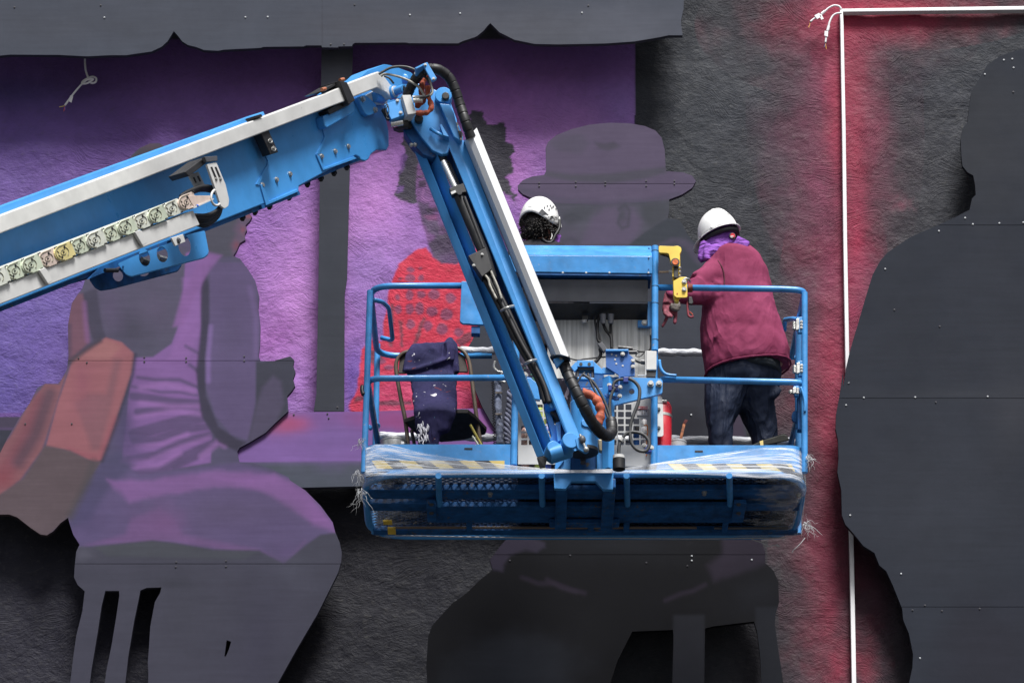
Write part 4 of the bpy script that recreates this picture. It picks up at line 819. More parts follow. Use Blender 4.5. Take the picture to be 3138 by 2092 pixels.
# tie pins at the arm ends
for k, pts in (('B', ((1556, 888), (1575, 940), (1592, 985), (1610, 1038))), ('H', ((712, 1195), (736, 1245), (752, 1300), (772, 1338)))):
    q = [PX(k, x, y, YA-.03) for x, y in pts]; MB().cyl(q[0], q[3], .007).build('lock_pin', STEEL, lift, smooth='a')
    MB().ball(q[0] if k == 'B' else q[3], .015).build('lock_pin_head', STEEL, lift, smooth=True); MB().ball(q[2] if k == 'B' else q[1], .018, .018, .024).build('lock_pin_knob', DGREY, lift, smooth=True)
MB().plate(round_poly(c('B', 1520, 880, 1580, 870, 1630, 1010, 1600, 1050, 1540, 1030), 4), YA-.02, .02).build('pin_plate', BLUE, lift, bevel=.003)
MB().plate(round_poly(c('H', 665, 1230, 740, 1200, 800, 1350, 770, 1375, 690, 1330), 4), YA-.02, .02).build('pin_plate', BLUE, lift, bevel=.003)
# lower link
lk = MB().plate(round_poly(c('H', 360, 895, 415, 880, 440, 1000, 470, 1100, 540, 1080, 570, 1200, 645, 1290, 645, 1375, 560, 1402, 440, 1442, 385, 1405, 388, 1300, 440, 1210, 400, 1060), 3), YA+.08, .06).build('levelling_link', BLUE, lift, bevel=.008)
for k, x, y, r_, l_ in (('H', 585, 1320, .044, .10), ('H', 425, 1380, .036, .09), ('H', 420, 940, .03, .06)):
    w = PX(k, x, y, YA+.08); MB().cyl(w, w+Vector((0.02, -l_, 0)), r_, 24).build('link_boss', BLUE, lk, smooth='a', bevel=.004)
MB().tube([PX('H', 425, 1385, YA+.02), PX('H', 540, 1350, YA+.02)], .038, 20).build('link_tube', BLUE, lk, smooth='a')
MB().plate(c('H', 480, 1080, 525, 1070, 530, 1250, 500, 1260), YA+.04, .05).build('link_rib', BLUE, lk)
MB().plate(c('H', 410, 900, 500, 990, 515, 1055, 430, 990), YA+.05, .1).build('link_hub', BLACKM, lk, bevel=.006)

# ---- cable track on the boom
TO = -.30
tray = bplate([(-330, 761)]+c('C', 0, 1112, 1742, 425, 1800, 552, 1795, 560, 0, 1272)+[(-330, 833)], TO, .08).build('cable_tray', WHITE, lift, bevel=.004)
track = bplate(c('C', -160, 1010, 0, 945, 1690, 295, 1740, 400, 0, 1100, -160, 1165), TO+.012, .10).build('cable_track', ZY[3], lift)
LC = [(1680, 350), (1550, 410), (1410, 468), (1277, 522), (1137, 578), (1003, 635), (858, 692), (717, 745), (572, 803), (430, 860), (280, 915), (132, 972), (-18, 1032), (-170, 1092), (-325, 1152), (-480, 1212)]
LM = [2, 3, 0, 3, 0, 0, 3, 0, 1, 2, 0, 0, 3, 0, 1, 0]
for i, (x, y) in enumerate(LC):
    s_ = 1+.011*i; off = TO-.012+(.006 if i % 2 else 0); ang = -.385
    def lp(pp): return [(x+(u*math.cos(ang)-v*math.sin(ang))*s_, y+(u*math.sin(ang)+v*math.cos(ang))*s_) for u, v in pp]
    pp = [(-68*math.cos(a)-6, 68*math.sin(a)) for a in np.linspace(math.pi/2, -math.pi/2, 9)]+[(62, -68), (78, -40), (78, 40), (62, 68)]
    lkk = bplate([c1('C', *q) for q in lp([(-6-68*math.cos(a), 68*math.sin(a)) for a in np.linspace(-math.pi/2, math.pi/2, 11)]+[(76, 68), (90, 58), (90, -58), (76, -68)])], off, .008).build('track_link', ZY[LM[i]], track, bevel=.0012)
    mb = MB()
    def arc(r, a0, a1, n=9, cx=0, cy=0): return [bpt('C', *lp([(cx+r*math.cos(a), cy+r*math.sin(a))])[0], off-.001) for a in np.linspace(a0, a1, n)]
    mb.tube(arc(60, 1.7, 4.6, 12, -4), .0017, 5); mb.tube(arc(44, -1.0, 1.0), .002, 5); mb.tube(arc(22, .4, 5.2), .0015, 5); mb.tube([bpt('C', *q, off-.001) for q in lp([(-45, -30), (-36, -12), (-46, 6), (-34, 26)])], .0026, 5)
    mb.tube([bpt('C', *q, off-.001) for q in lp([(-20, -58), (50, -58)])], .0016, 4)
    mb.build('link_groove', GROOVE, track)['kind'] = 'stuff'
    mb = MB()
    for u, v in ((22, -38), (-26, 34), (86, -62), (100, -62), (62, 60), (74, 60)):
        w = bpt('C', *lp([(u, v)])[0], off-.001); mb.cyl(w, w-NB*.003, .0058 if abs(u) < 40 else .0035, 8)
    mb.cyl(bpt('C', *lp([(0, 0)])[0], off-.001), bpt('C', *lp([(0, 0)])[0], off-.001)-NB*.004, .004, 8)
    mb.build('link_rivet', BLACKM, track)['kind'] = 'stuff'
bplate(c('C', 1690, 292, 1890, 292, 1908, 322, 1760, 392, 1735, 372), TO-.015, .01).build('track_end_plate', ZY[2], lift, bevel=.001)
bplate(c('C', 1740, 395, 1925, 318, 1928, 326, 1748, 408), TO-.02, .03).build('track_end_flange', WHITE, lift)
w = bpt('C', 1780, 384, TO-.02); MB().ball(w, .006).build('blue_cap', simple('cap_blue', (.02, .12, .6, 1), .4), lift, smooth=True)
for pts in (c('C', 1215, 618, 1262, 600, 1290, 620, 1320, 720, 1288, 742), c('C', 355, 962, 405, 938, 430, 965, 470, 1060, 435, 1085)): bplate(pts, TO-.02, .015).build('tray_clip', WHITE, lift, bevel=.002)
bplate(c('C', 1545, 672, 1650, 638, 1672, 708, 1582, 746), TO-.005, .01).build('tray_tab', WHITE, lift, bevel=.002); bolt(bpt('C', 1605, 698, TO-.005), lift, .010, mat=DGREY, d=-NB)
hang = bplate(round_poly(c('C', 1865, 10, 1950, -10, 2035, 195, 2066, 330, 2060, 385, 2025, 412, 1992, 388, 1940, 225), 3), TO-.0, .012).build('track_hanger', WHITE, lift, bevel=.002)
for dx in (0, 38):
    bplate(c('C', 1900+dx, 35, 1912+dx, 32, 1962+dx, 150, 1950+dx, 156), TO-.003, .003).build('hanger_slot', BLACKM, hang); bolt(bpt('C', 1945+dx, 140, TO-.003), hang, .005, d=-NB, h=.004)
h2 = bplate(c('C', 1700, 105, 1790, 78, 1850, 200, 1835, 215, 1760, 215), TO+.10, .01).build('track_hanger', WHITE, lift, bevel=.002)
for dx in (0, 38): bplate(c('C', 1742+dx, 128-dx*.3, 1752+dx, 125-dx*.3, 1775+dx, 175-dx*.3, 1765+dx, 178-dx*.3), TO+.097, .003).build('hanger_slot', BLACKM, h2)
bplate(c('A', 1270, 1180, 1408, 1078, 1490, 1072, 1495, 1102, 1425, 1112, 1300, 1210), TO+.02, .10).build('hanger_bar', BLACKM, lift, bevel=.002)
bplate(c('A', 1405, 1076, 1492, 1070, 1494, 1104, 1420, 1112), TO-.005, .02).build('hanger_cap', DGREY, lift, bevel=.002)
for i, (dx, dy) in enumerate(((0, 0), (18, 26), (-10, 44), (26, 60), (8, 84), (34, 100))):
    MB().tube(smooth_path([bpt('C', x, y, TO+.03+.008*i) for x, y in ((1760, 470+dy*.8), (1860, 470+dy*.9), (1950+dx*.4, 430+dy*.5), (1995, 360), (1975-dx*.3, 262+dy*.2), (1900-dx, 215+dy*.3), (1800-dx, 218+dy*.3), (1690-dx, 262+dy*.3), (1630, 300+dy*.2))]), .010, 8).build('cable', BLACK, lift, smooth=True)
w = bpt('C', 1955, 320, TO-.01); MB().tube([bpt('C', 1950+48*math.cos(a), 310+72*math.sin(a), TO-.02) for a in np.linspace(.9, 4.4, 14)], .006, 6).build('guide_ring', WHITE, lift, smooth=True)
# brackets hanging under the boom
def ov(cx, cy, rx, ry, ang=.0, n=16): return [(cx+rx*math.cos(a)*math.cos(ang)-ry*math.sin(a)*math.sin(ang), cy+rx*math.cos(a)*math.sin(ang)+ry*math.sin(a)*math.cos(ang)) for a in np.linspace(0, 2*math.pi, n, endpoint=False)]
def cc_(k, pts): return [c1(k, *q) for q in pts]
hb = hplate([round_poly(c('C', 1060, 905, 1200, 840, 1500, 730, 1700, 640, 1845, 606, 1880, 790, 1870, 822, 1832, 850, 1400, 962, 1180, 1018, 1135, 1000), 4), cc_('C', ov(1302, 850, 50, 80, -.2)), cc_('C', ov(1462, 822, 50, 72, -.2)), cc_('C', ov(1662, 742, 56, 96, -.15))], yb(-.08), .012).build('hose_bracket', BLUE, lift, bevel=.002)
hplate([round_poly(c('C', 800, 1040, 1000, 960, 1500, 850, 1640, 905, 1600, 968, 1400, 1022, 1000, 1128, 900, 1142, 850, 1112), 4), cc_('C', ov(1062, 1010, 46, 56, -.3)), cc_('C', ov(1300, 995, 40, 22, -.2)), cc_('C', ov(1430, 950, 44, 14, -.2))], yb(.06), .012).build('hose_bracket', NAVY, lift, bevel=.002)
w = bpt('C', 1105, 935, -.08); MB().cyl(w-NB*.001, w-NB*.004, .006, 10).build('bracket_hole_plug', NAVY, hb)
MB().tube([bpt('C', 945, 965, -.02), bpt('C', 1060, 965, -.03)], .010, 8).build('bracket_lever', BLACKM, lift); MB().tube([bpt('C', 1270, 870, .0), bpt('C', 1350, 900, .0)], .016, 8).build('hose_stub', HOSE, lift); MB().tube([bpt('C', 1420, 850, .0), bpt('C', 1490, 870, .0)], .016, 8).build('hose_stub', STEEL, lift)
bplate(c('C', 900, 935, 1500, 700, 1520, 760, 1000, 960, 800, 1042), .0, .1).build('bracket_rib', NAVY, lift)
# ------------------------------------------------------------------ work platform (part of the lift)
YN, YF = -1.90, -0.99
zf = P(1340, 1090, YN).z; RR = .0172
plat = MB()
# near bottom rail, rounded corners running back to the far edge
def PN(x, y): return P(x, y, YN)
def PFar(x, y): return P(x, y, YF)
nl, nr = P(838, 1088, YN), P(1850, 1088, YN); fl_, fr_ = P(872, 1226, YF), P(1826, 1226, YF)
def plan_round(c_, r_): return c_
zz = nl.z; q0 = Vector((nl.x-.01, YF, zz)); q1 = Vector((nr.x+.01, YF, zz)); mid = Vector(((nl.x+nr.x)/2, YF, zz))
bot = [mid]+fillet([mid, q0, nl, nr, q1, mid], .24, 9)[1:]
base = MB().tube(bot, .021, 12).build('platform_base_rail', BLUE, lift, smooth=True)
# underside beams: boxes running across, read on the floor plane
def beam(x0, x1, ya, yb_, z, h, name='floor_beam', mat=NAVY, parent=None, bevel=.003):
    a = PZ(x0, (ya+yb_)/2, z); b = PZ(x1, (ya+yb_)/2, z); y0 = PZ(1340, ya, z).y; y1 = PZ(1340, yb_, z).y
    return MB().box((a.x, min(y0, y1), z), (b.x, max(y0, y1), z+h)).build(name, mat, parent or base, bevel=bevel)
zb = zf-.02
beam(848, 1838, 1125, 1146, zb, .035); beam(1000, 1686, 1163, 1200, zb-.01, .03, 'jib_mount_channel'); beam(850, 1000, 1157, 1173, zb, .03); beam(1700, 1836, 1157, 1173, zb, .03)
beam(858, 1832, 1218, 1229, zb, .03)
MB().tube([PZ(905, 1211, zb), PZ(1600, 1211, zb)], .008, 8).build('cross_rod', simple('rusty_rod', (.13, .10, .08, 1), .7), base, smooth='a'); MB().tube([PZ(1640, 1212, zb-.0), PZ(1810, 1212, zb)], .008, 8).build('cross_rod', DGREY, base, smooth='a')
for x0, x1 in ((1000, 1014), (1238, 1250), (1432, 1446), (1668, 1682)):
    a = PZ((x0+x1)/2, 1092, zb-.02); b = PZ((x0+x1)/2+2, 1158, zb-.02); MB().tube([a, b], .017, 12).build('floor_brace', BLUE2, base, smooth='a')
for x0, x1 in ((979, 1003), (1686, 1707)):
    a = PZ(x0, 1146, zb-.02); b = PZ(x1, 1190, zb-.02); q = MB().box((a.x, a.y, zb-.045), (b.x, b.y, zb-.02)).build('floor_bracket', NAVY, base, bevel=.004)
    for yy in (1157, 1177): bolt(PZ((x0+x1)/2, yy, zb-.046), q, .010, mat=DGREY, d=(0, 0, -1))
for x0, x1 in ((1070, 1085), (1351, 1364), (1433, 1447), (1660, 1674)): 
    a = PZ((x0+x1)/2, 1200, zb-.01); b = PZ((x0+x1)/2, 1226, zb-.01); MB().box((a.x-.016, a.y, zb-.012), (a.x+.016, b.y, zb+.01)).build('floor_tie', NAVY, base)
for x, y in ((1126, 1132), (1618, 1129), (1854-20, 1134)): bolt(PZ(x, y, zb), base, .011, mat=STEEL, d=(0, 0, -1), h=.02)
# expanded metal floor
def lattice(xa, xb, ya, yb_, z):
    mb = MB(); sx, sy = .046, .020; nx = int((xb-xa)/sx); ny = int((yb_-ya)/sy); w = .0036; th = .004
    def strand(p, q):
        d = (q-p).normalized(); n = Vector((-d.y, d.x, 0))*w
        mb.add([p-n, p+n, q+n, q-n, p-n+Vector((0, 0, th)), p+n+Vector((0, 0, th)), q+n+Vector((0, 0, th)), q-n+Vector((0, 0, th))], [(0, 1, 2, 3), (0, 3, 7, 4), (1, 5, 6, 2)])
    for i in range(nx+1):
        for j in range(ny):
            x = xa+sx*i+(sx/2 if j % 2 else 0); y = ya+sy*j
            p = Vector((x, y, z)); strand(p, Vector((x+sx/2, y+sy, z+.002))); strand(p, Vector((x-sx/2, y+sy, z+.002)))
    return mb
xa, xb = P(850, 1090, YN).x, P(1838, 1090, YN).x
NAVY2 = simple('grating_blue', (.008, .035, .10, 1), .6, var=.4, nscale=20, wear=(.25, .22, .18, 1), wear_amt=.6)
fl = lattice(xa, xb, YN+.02, YF-.02, zf+.016).build('floor_grating', NAVY2, base, fix=False); fl['kind'] = 'stuff'
# dark sheets added above the grating to keep parts of it dark
for (x0, x1, y0, y1) in ((1500, 1850-25, 1096, 1222), (1190, 1494, 1092, 1224)):
    a = PZ(x0, y0, zf+.03); b = PZ(x1, y1, zf+.03); MB().box((a.x, a.y, zf+.026), (b.x, b.y, zf+.03)).build('floor_dark_sheet', simple('mat', (.012, .014, .02, 1), .9), base)
# jib mount below the front rail
MB().plate(c('J', 2022, 440, 2030, 620, 2140, 626, 2196, 556)+c('K', 0, 530, 230, 530, 300, 606, 392, 606, 398, 440), YN-.07, .03).build('jib_mount_plate', BLUE, lift, bevel=.004)
for xs_ in ((1277, 1300), (1385, 1407)):
    a = PZ(xs_[0], 1116, zb-.04); b = PZ(xs_[1], 1204, zb-.04); MB().box((a.x, YN-.05, zb-.075), (b.x, b.y, zb-.02)).build('mount_leg', NAVY, lift, bevel=.006)
a = PZ(1300, 1118, zb-.03); b = PZ(1385, 1125, zb-.03); MB().box((a.x, a.y, zb-.05), (b.x, b.y, zb-.02)).build('mount_crossbar', NAVY, lift)
a = PZ(1262, 1198, zb-.04); b = PZ(1422, 1208, zb-.04); MB().box((a.x, a.y, zb-.05), (b.x, b.y, zb-.02)).build('mount_crossbar', NAVY, lift, bevel=.006)

# toe boards
def toe(x0, x1, y0, y1, side=None):
    pts = [P(x0, y1, YN), P(x0, y0, YN), P(x1, y0, YN), P(x1, y1, YN)]
    z1, z0 = pts[1].z, pts[0].z
    # plan outline with a rounded outer corner and a return going back
    if side == 'l': pl = fillet([Vector((pts[2].x, YN, 0)), Vector((pts[0].x, YN, 0)), Vector((pts[0].x+.02, YN+.55, 0))], .10, 6)
    else: pl = fillet([Vector((pts[0].x, YN, 0)), Vector((pts[2].x, YN, 0)), Vector((pts[2].x-.02, YN+.55, 0))], .10, 6)
    mb = MB(); n = len(pl); vs = []
    for q in pl: vs += [(q.x, q.y, z0), (q.x, q.y, z1)]
    off = []
    for i, q in enumerate(pl):
        t_ = (pl[min(i+1, n-1)]-pl[max(i-1, 0)]).normalized(); nn = Vector((-t_.y, t_.x, 0)); nn = nn if nn.y > -.1 and side != 'l' else -nn
        off.append(nn*.006)
    for q, o_ in zip(pl, off): vs += [(q.x+o_.x, q.y+o_.y, z0), (q.x+o_.x, q.y+o_.y, z1)]
    fs = []
    for i in range(n-1):
        fs += [(2*i, 2*i+1, 2*i+3, 2*i+2), (2*n+2*i, 2*n+2*i+2, 2*n+2*i+3, 2*n+2*i+1), (2*i+1, 2*n+2*i+1, 2*n+2*i+3, 2*i+3), (2*i, 2*i+2, 2*n+2*i+2, 2*n+2*i)]
    mb.add(vs, fs); return mb.build('toe_board', BLUE2, lift), pl, z0, z1
tL, plL, z0L, z1L = toe(832, 1188, 1020, 1082, 'l'); tR, plR, z0R, z1R = toe(1507, 1848, 1022, 1082, 'r')
for x, y in ((1435-1, 0),): pass
for k, x, y, o_ in (('J', 1193, 237, tL), ('K', 1196, 252, tR)):
    w = PX(k, x, y, YN); MB().box((-.022, -.0008, -.005), (.022, .002, .005), at=w+Vector((0, -.001, 0))).build('slot', BLACK, o_)
# hazard tape: each slanted stripe a patch of its own, wrapped on the board
def tape(parent, side, yt, yb_, edges):
    for i, (xt0, xt1, xb0, xb1) in enumerate(edges):
        q = [P(xt0, yt, YN-.002), P(xt1, yt, YN-.002), P(xb1, yb_, YN-.002), P(xb0, yb_, YN-.002)]
        MB().prism(q, [a+Vector((0, .0015, 0)) for a in q]).build('hazard_stripe', TAPEY if i % 2 == 0 else TAPEB, parent)
def jx(x): return c1('J', x, 0)[0]
def kx(x): return c1('K', x, 0)[0]
tp = [250, 370, 515, 660, 805, 950, 1100, 1250, 1392, 1545]; bt = [305, 460, 615, 760, 910, 1060, 1205, 1345, 1490, 1545]
tape(tL, 'l', c1('J', 0, 352)[1], c1('J', 0, 430)[1], [(jx(tp[i]), jx(tp[i+1]), jx(bt[i]), jx(bt[i+1])) for i in range(9)])
tp = [880, 905, 1025, 1165, 1305, 1448, 1590, 1728, 1870, 2010, 2110]; bt = [880, 985, 1120, 1260, 1400, 1540, 1685, 1820, 1970, 2090, 2112]
e_ = [(kx(tp[i]), kx(tp[i+1]), kx(bt[i]), kx(bt[i+1])) for i in range(1, 9)]
tape(tR, 'r', c1('K', 0, 367)[1], c1('K', 0, 440)[1], e_)
tape(tR, 'r', c1('K', 0, 367)[1], c1('K', 0, 440)[1], [(kx(2010), kx(2060), kx(2085), kx(2100))])
for (x0, y0, x1, y1) in ((404, 1003, 488, 1068), (362, 936, 452, 972)):
    a = c1('J', x0, y0); b = c1('J', x1, y1); w0 = PZ(a[0], a[1], zb-.004); w1 = PZ(b[0], b[1], zb-.004); MB().box((w0.x, w0.y, zb-.006), (w1.x, w1.y, zb-.001)).build('yellow_tape_patch', YEL, base)

# rails
rt = []
tl, tr = P(850, 657, YN), P(1847, 663, YN); ftl, ftr = P(868, 804, YF), P(1836, 806, YF)
FLm, FRm = Vector((tl.x+.005, YF, tl.z)), Vector((tr.x, YF, tr.z))
MB().tube(fillet([P(1060, 656, YN), tl, FLm, Vector((P(1130, 800, YF).x, YF, tl.z))], .13, 8), RR, 14).build('top_rail', BLUE2, lift, smooth=True)
MB().tube([P(1060, 656, YN), P(1176, 657, YN)], RR, 14).build('top_rail', BLUE2, lift, smooth=True)
MB().tube(fillet([P(1510, 660, YN), P(1800, 664, YN), P(1849, 667, YN), Vector((tr.x, YF, tr.z)), Vector((P(1780, 800, YF).x, YF, tr.z))], .12, 8), RR, 14).build('top_rail', BLUE2, lift, smooth=True)
ml, mr = P(843, 869, YN), P(1851, 878, YN)
MB().tube(fillet([P(1192, 867, YN), ml, Vector((ml.x+.03, YF+.12, ml.z))], .08, 8), RR, 14).build('mid_rail', BLUE2, lift, smooth=True)
MB().tube(fillet([P(1516, 871, YN), P(1790, 877, YN), mr, Vector((mr.x-.02, YF+.12, mr.z))], .09, 8), RR, 14).build('mid_rail', BLUE2, lift, smooth=True)
MB().tube([P(850, 668, YN), P(838, 1020, YN), P(836, 1085, YN)], RR, 14).build('rail_post', BLUE2, lift, smooth='a')
MB().tube([P(867, 790, YF), P(862, 1030, YF), P(860, 1225, YF)], RR, 14).build('rail_post', BLUE2, lift, smooth='a')
MB().tube([P(1848, 672, YN), P(1848, 1085, YN)], RR, 14).build('rail_post', BLUE2, lift, smooth='a')
MB().tube([P(1832, 760, YF+.15), P(1834, 1225, YF+.15)], RR, 14).build('rail_post', BLUE2, lift, smooth='a')
# little hand hoop at the left end (towards the back), gate hoop on the right
MB().tube(fillet([PX('G', 215, 312, YN+.10), PX('G', 290, 330, YN+.2), PX('G', 350, 385, YN+.3), PX('G', 388, 700, YF-.3), PX('G', 280, 672, YF-.25)], .03), .0125, 12).build('hand_hoop', BLUE2, lift, smooth=True)
MB().tube(fillet([PX('V', 70, 250, YF-.1), PX('V', 75, 150, YF-.15), PX('V', 150, 140, YN+.35), PX('V', 200, 150, YN+.25)], .05), .013, 12).build('gate_hoop', BLUE2, lift, smooth=True)
for pts in ([(125, 480), (180, 445), (190, 420)], [(125, 495), (185, 500)]): MB().tube([PX('V', x, y, YF+.1) for x, y in pts], .014, 10).build('gate_rail', BLUE2, lift, smooth=True)
MB().tube([PX('V', 205, 240, YN+.16), PX('V', 205, 1150, YN+.16)], .020, 12).build('gate_post', BLUE2, lift, smooth='a')
MB().tube([PX('V', 205, 1170, YN+.16), PX('V', 205, 1340, YN+.16)], .020, 12).build('gate_post', BLUE2, lift, smooth='a')
MB().plate(c('V', 190, 860, 215, 780, 235, 1165, 195, 1160), YN+.05, .05).build('gate_blade', NAVY, lift, bevel=.003)
MB().tube(smooth_path([PX('V', x, y, YN-.02) for x, y in ((222, 770), (250, 850), (262, 920), (260, 1000))]), .007, 8).build('gate_pull', BLUE2, lift, smooth=True)
MB().plate(ov(*c1('V', 175, 1040), 9, 13), YN+.12, .02).build('gate_cam', NAVY, lift)
def latch(k, x0, y0, x1, y1):
    r0 = MB().plate(c(k, x0+35, y0, x1, y0-5, x1, y1, x0+45, y1), YN-.01, .03).build('spring_latch', BLUE2, lift, bevel=.003)
    MB().plate(c(k, x0+30, y0+15, x0+60, y0+10, x0+60, y1-30, x0+30, y1-20), YN-.02, .02).build('latch_plate', STEEL, r0, bevel=.002)
    a, b = PX(k, x0+12, y0+45, YN-.02), PX(k, x0+12, y1-25, YN-.02)
    n = 46; MB().tube([a+(b-a)*(i/n)+Vector((.011*math.cos(i*1.4), .011*math.sin(i*1.4), 0)) for i in range(n+1)], .0032, 5).build('latch_spring', STEEL, r0, smooth=True)
    for yy in (.3, .5, .7): bolt(PX(k, x1-12, y0+(y1-y0)*yy, YN-.012), r0, .006)
latch('V', 150, 125, 240, 265); latch('V', 155, 530, 242, 665); latch('V', 120, 760, 205, 850)
# brackets on the left posts
MB().tube(smooth_path([PX('W', 330, 20, YN+.01), PX('W', 325, 100, YN+.0), PX('W', 350, 190, YN-.01)]), .012, 8).build('tie_strap', BLACK, lift, smooth=True)
MB().tube(smooth_path([PX('W', 470, 800, YF-.05), PX('W', 490, 880, YF-.05), PX('W', 560, 790, YF-.06), PX('W', 640, 770, YF-.06), PX('W', 665, 820, YF-.04), PX('W', 640, 850, YF)]), .008, 8).build('end_ring', BLUE2, lift, smooth=True)
# upright tubes either side of the control station
def up(x0, y0, x1, y1, Y=YN-.02, r=.019): return MB().tube([P(x0, y0, Y), P(x1, y1, Y)], r, 14).build('rail_post', BLUE2, lift, smooth='a')
pst = up(1504.5, 566, 1504, 805); up(1503.5, 800, 1502, 1068, YN-.0); up(1186, 780, 1180, 1068, YN-.0)
for y in (577, 658, 697, 781): MB().tube([P(1504.5, y, YN-.02), P(1504.5, y+1.3, YN-.02)], .0200, 14).build('cable_tie', BLACK, pst)
MB().tube(smooth_path([PX('H', x, y, YN-.03) for x, y in ((1475, 480), (1490, 560), (1540, 615), (1640, 630))]), .009, 8).build('rail_hook', BLUE2, lift, smooth=True)

# control hood: sloping lid, front, dark cable box, bright metal back plate
A_ = [P(1199, 563, YN+.10), P(1496, 565, YN+.10), P(1498, 588, YN-.10), P(1207, 585, YN-.10)]
lid = MB().prism(A_, [q+Vector((0, .02, -.014)) for q in A_]).build('control_hood', BLUE2, lift, bevel=.003)
B_ = [P(1207, 586, YN-.10), P(1498, 588.5, YN-.10), P(1498, 628, YN-.09), P(1225, 624, YN-.09)]
B_ = [P(1150, 586, YN-.10), P(1498, 588.5, YN-.10), P(1498, 628, YN-.09), P(1150, 623, YN-.09)]
hf = MB().prism(B_, [q+Vector((0, .012, 0)) for q in B_]).build('hood_front', BLUE2, lift, bevel=.002)
for y in (4, ): pass
for k, x, y in (('E', 1702, 736), ('E', 1701, 838), ('E', 1698, 962)): bolt(PX(k, x, y, YN-.10), hf, .0035, mat=NAVY, h=.003, name='rivet')
for x in (783, 1032, 1281, 1698): bolt(PX('E', x, 994, YN-.095), hf, .004, mat=WHITE, h=.003, name='rivet')
MB().plate([(1190, 625), (1496, 629), (1496, 634), (1190, 630)], YN-.085, .16).build('hood_underside', NAVY, hf)
MB().tube([PX('E', 640, 1008, YN-.05), PX('E', 1330, 1016, YN-.05)], .005, 8).build('grab_rod', ZY[1], lift, smooth=True); MB().tube([PX('E', 528, 1004, YN-.05), PX('E', 590, 1005, YN-.05)], .005, 8).build('grab_rod', ZY[1], lift, smooth=True)
cbx = MB(); cbx.prism([P(1200, 641, YN-.06), P(1488, 643, YN-.06), P(1488, 695, YN-.02), P(1215, 692, YN-.02)], [P(1200, 641, YN+.12), P(1488, 643, YN+.12), P(1488, 695, YN+.16), P(1215, 692, YN+.16)]); cb = cbx.build('control_box', DGREY, lift, bevel=.003)
MB().prism([P(1210, 634, YN-.03), P(1489, 638, YN-.03), P(1489, 642.5, YN-.03), P(1210, 640.5, YN-.03)], [P(1210, 634, YN+.12), P(1489, 638, YN+.12), P(1489, 642.5, YN+.12), P(1210, 640.5, YN+.12)]).build('box_lid_edge', BLACKM, cb)
MB().prism([P(1215, 695.5, YN-.02), P(1488, 697, YN-.02), P(1486, 736, YN+.13), P(1222, 738, YN+.13)], [P(1215, 695.5, YN+.14), P(1488, 697, YN+.14), P(1486, 734, YN+.16), P(1222, 736, YN+.16)]).build('box_underside', BLACKM, cb, bevel=.003)
for k, x in (('H', 935), ('H', 1008)):
    MB().cyl(PX(k, x, 40, YN+.03), PX(k, x, 130, YN+.04), .020, 12, .014).build('cable_plug', DGREY, cb, smooth='a')
MB().plate(c('H', 735, 55, 790, 55, 790, 95, 735, 95), YN+.06, .02).build('terminal_block', BLACKM, cb)
for i in range(3): MB().tube([PX('H', 742+14*i, 92, YN+.05), PX('H', 742+14*i, 118, YN+.05)], .003, 6).build('terminal_pin', WHITE, cb)
bp = MB().plate(c('H', 400, 70, 1405, 95, 1408, 640, 1390, 655, 400, 655), YN+.12, .008).build('station_back_plate', BRUSH, lift, bevel=.001)
MB().plate(c('H', 1268, 95, 1400, 100, 1402, 160, 1268, 158), YN+.09, .02).build('blue_bracket', BLUE, lift, bevel=.002); bolt(PX('H', 1332, 124, YN+.09), lift, .012, h=.014)
MB().plate(c('E', 1690, 1300, 1740, 1300, 1740, 1568, 1690, 1568), YN+.04, .02).build('blue_bracket', BLUE, lift, bevel=.002)
# cables down the back plate
for pts, r_, m_ in (([(900, 60), (880, 160), (885, 280), (910, 310)], 14, BLACK), ([(935, 125), (960, 190), (1010, 260), (1018, 370)], 15, BLACK), ([(1008, 125), (1010, 200), (1018, 300), (1020, 380)], 15, BLACK), ([(850, 60), (870, 180), (900, 250), (910, 300)], 10, BLACK), ([(905, 370), (912, 430), (880, 480), (860, 500)], 17, BLACK),
                 ([(960, 450), (900, 455), (760, 470), (690, 480), (600, 460)], 8, BLACK), ([(1110, 360), (1180, 380), (1240, 385), (1310, 400), (1380, 385), (1395, 330), (1390, 240)], 8, BLACK), ([(1310, 400), (1270, 410), (1250, 440), (1290, 445), (1330, 410)], 5, BLACK), ([(1240, 480), (1290, 500), (1330, 500)], 14, HOSE)):
    hose('cable', 'H', pts, YN+.07, r_, m_)
MB().plate(c('H', 882, 325, 925, 300, 975, 370, 940, 400), YN+.03, .03).build('plug_connector', DGREY, lift, bevel=.003); MB().cyl(PX('H', 1080, 362, YN+.03), PX('H', 1220, 375, YN+.03), .014, 10).build('plug_connector', BLACK, lift); MB().cyl(PX('H', 1180, 405, YN+.03), PX('H', 1260, 405, YN+.03), .011, 10).build('plug_connector', DGREY, lift)
# junction box
jb = MB().plate(c('H', 1352, 388, 1450, 392, 1448, 572, 1350, 572), YN-.11, .06).build('junction_box', WHITE, lift, bevel=.003)
MB().plate(c('H', 1352, 574, 1447, 574, 1440, 640, 1360, 640), YN-.10, .06).build('box_shadow_side', BLACKM, jb)
MB().tube([PX('H', 1345, 395, YN-.10), PX('H', 1345, 625, YN-.10), PX('H', 1270, 628, YN-.10)], .004, 6).build('box_bracket', WHITE, jb); MB().cyl(PX('H', 1300, 495, YN-.08), PX('H', 1345, 500, YN-.08), .014, 10).build('cable_gland', DGREY, jb)
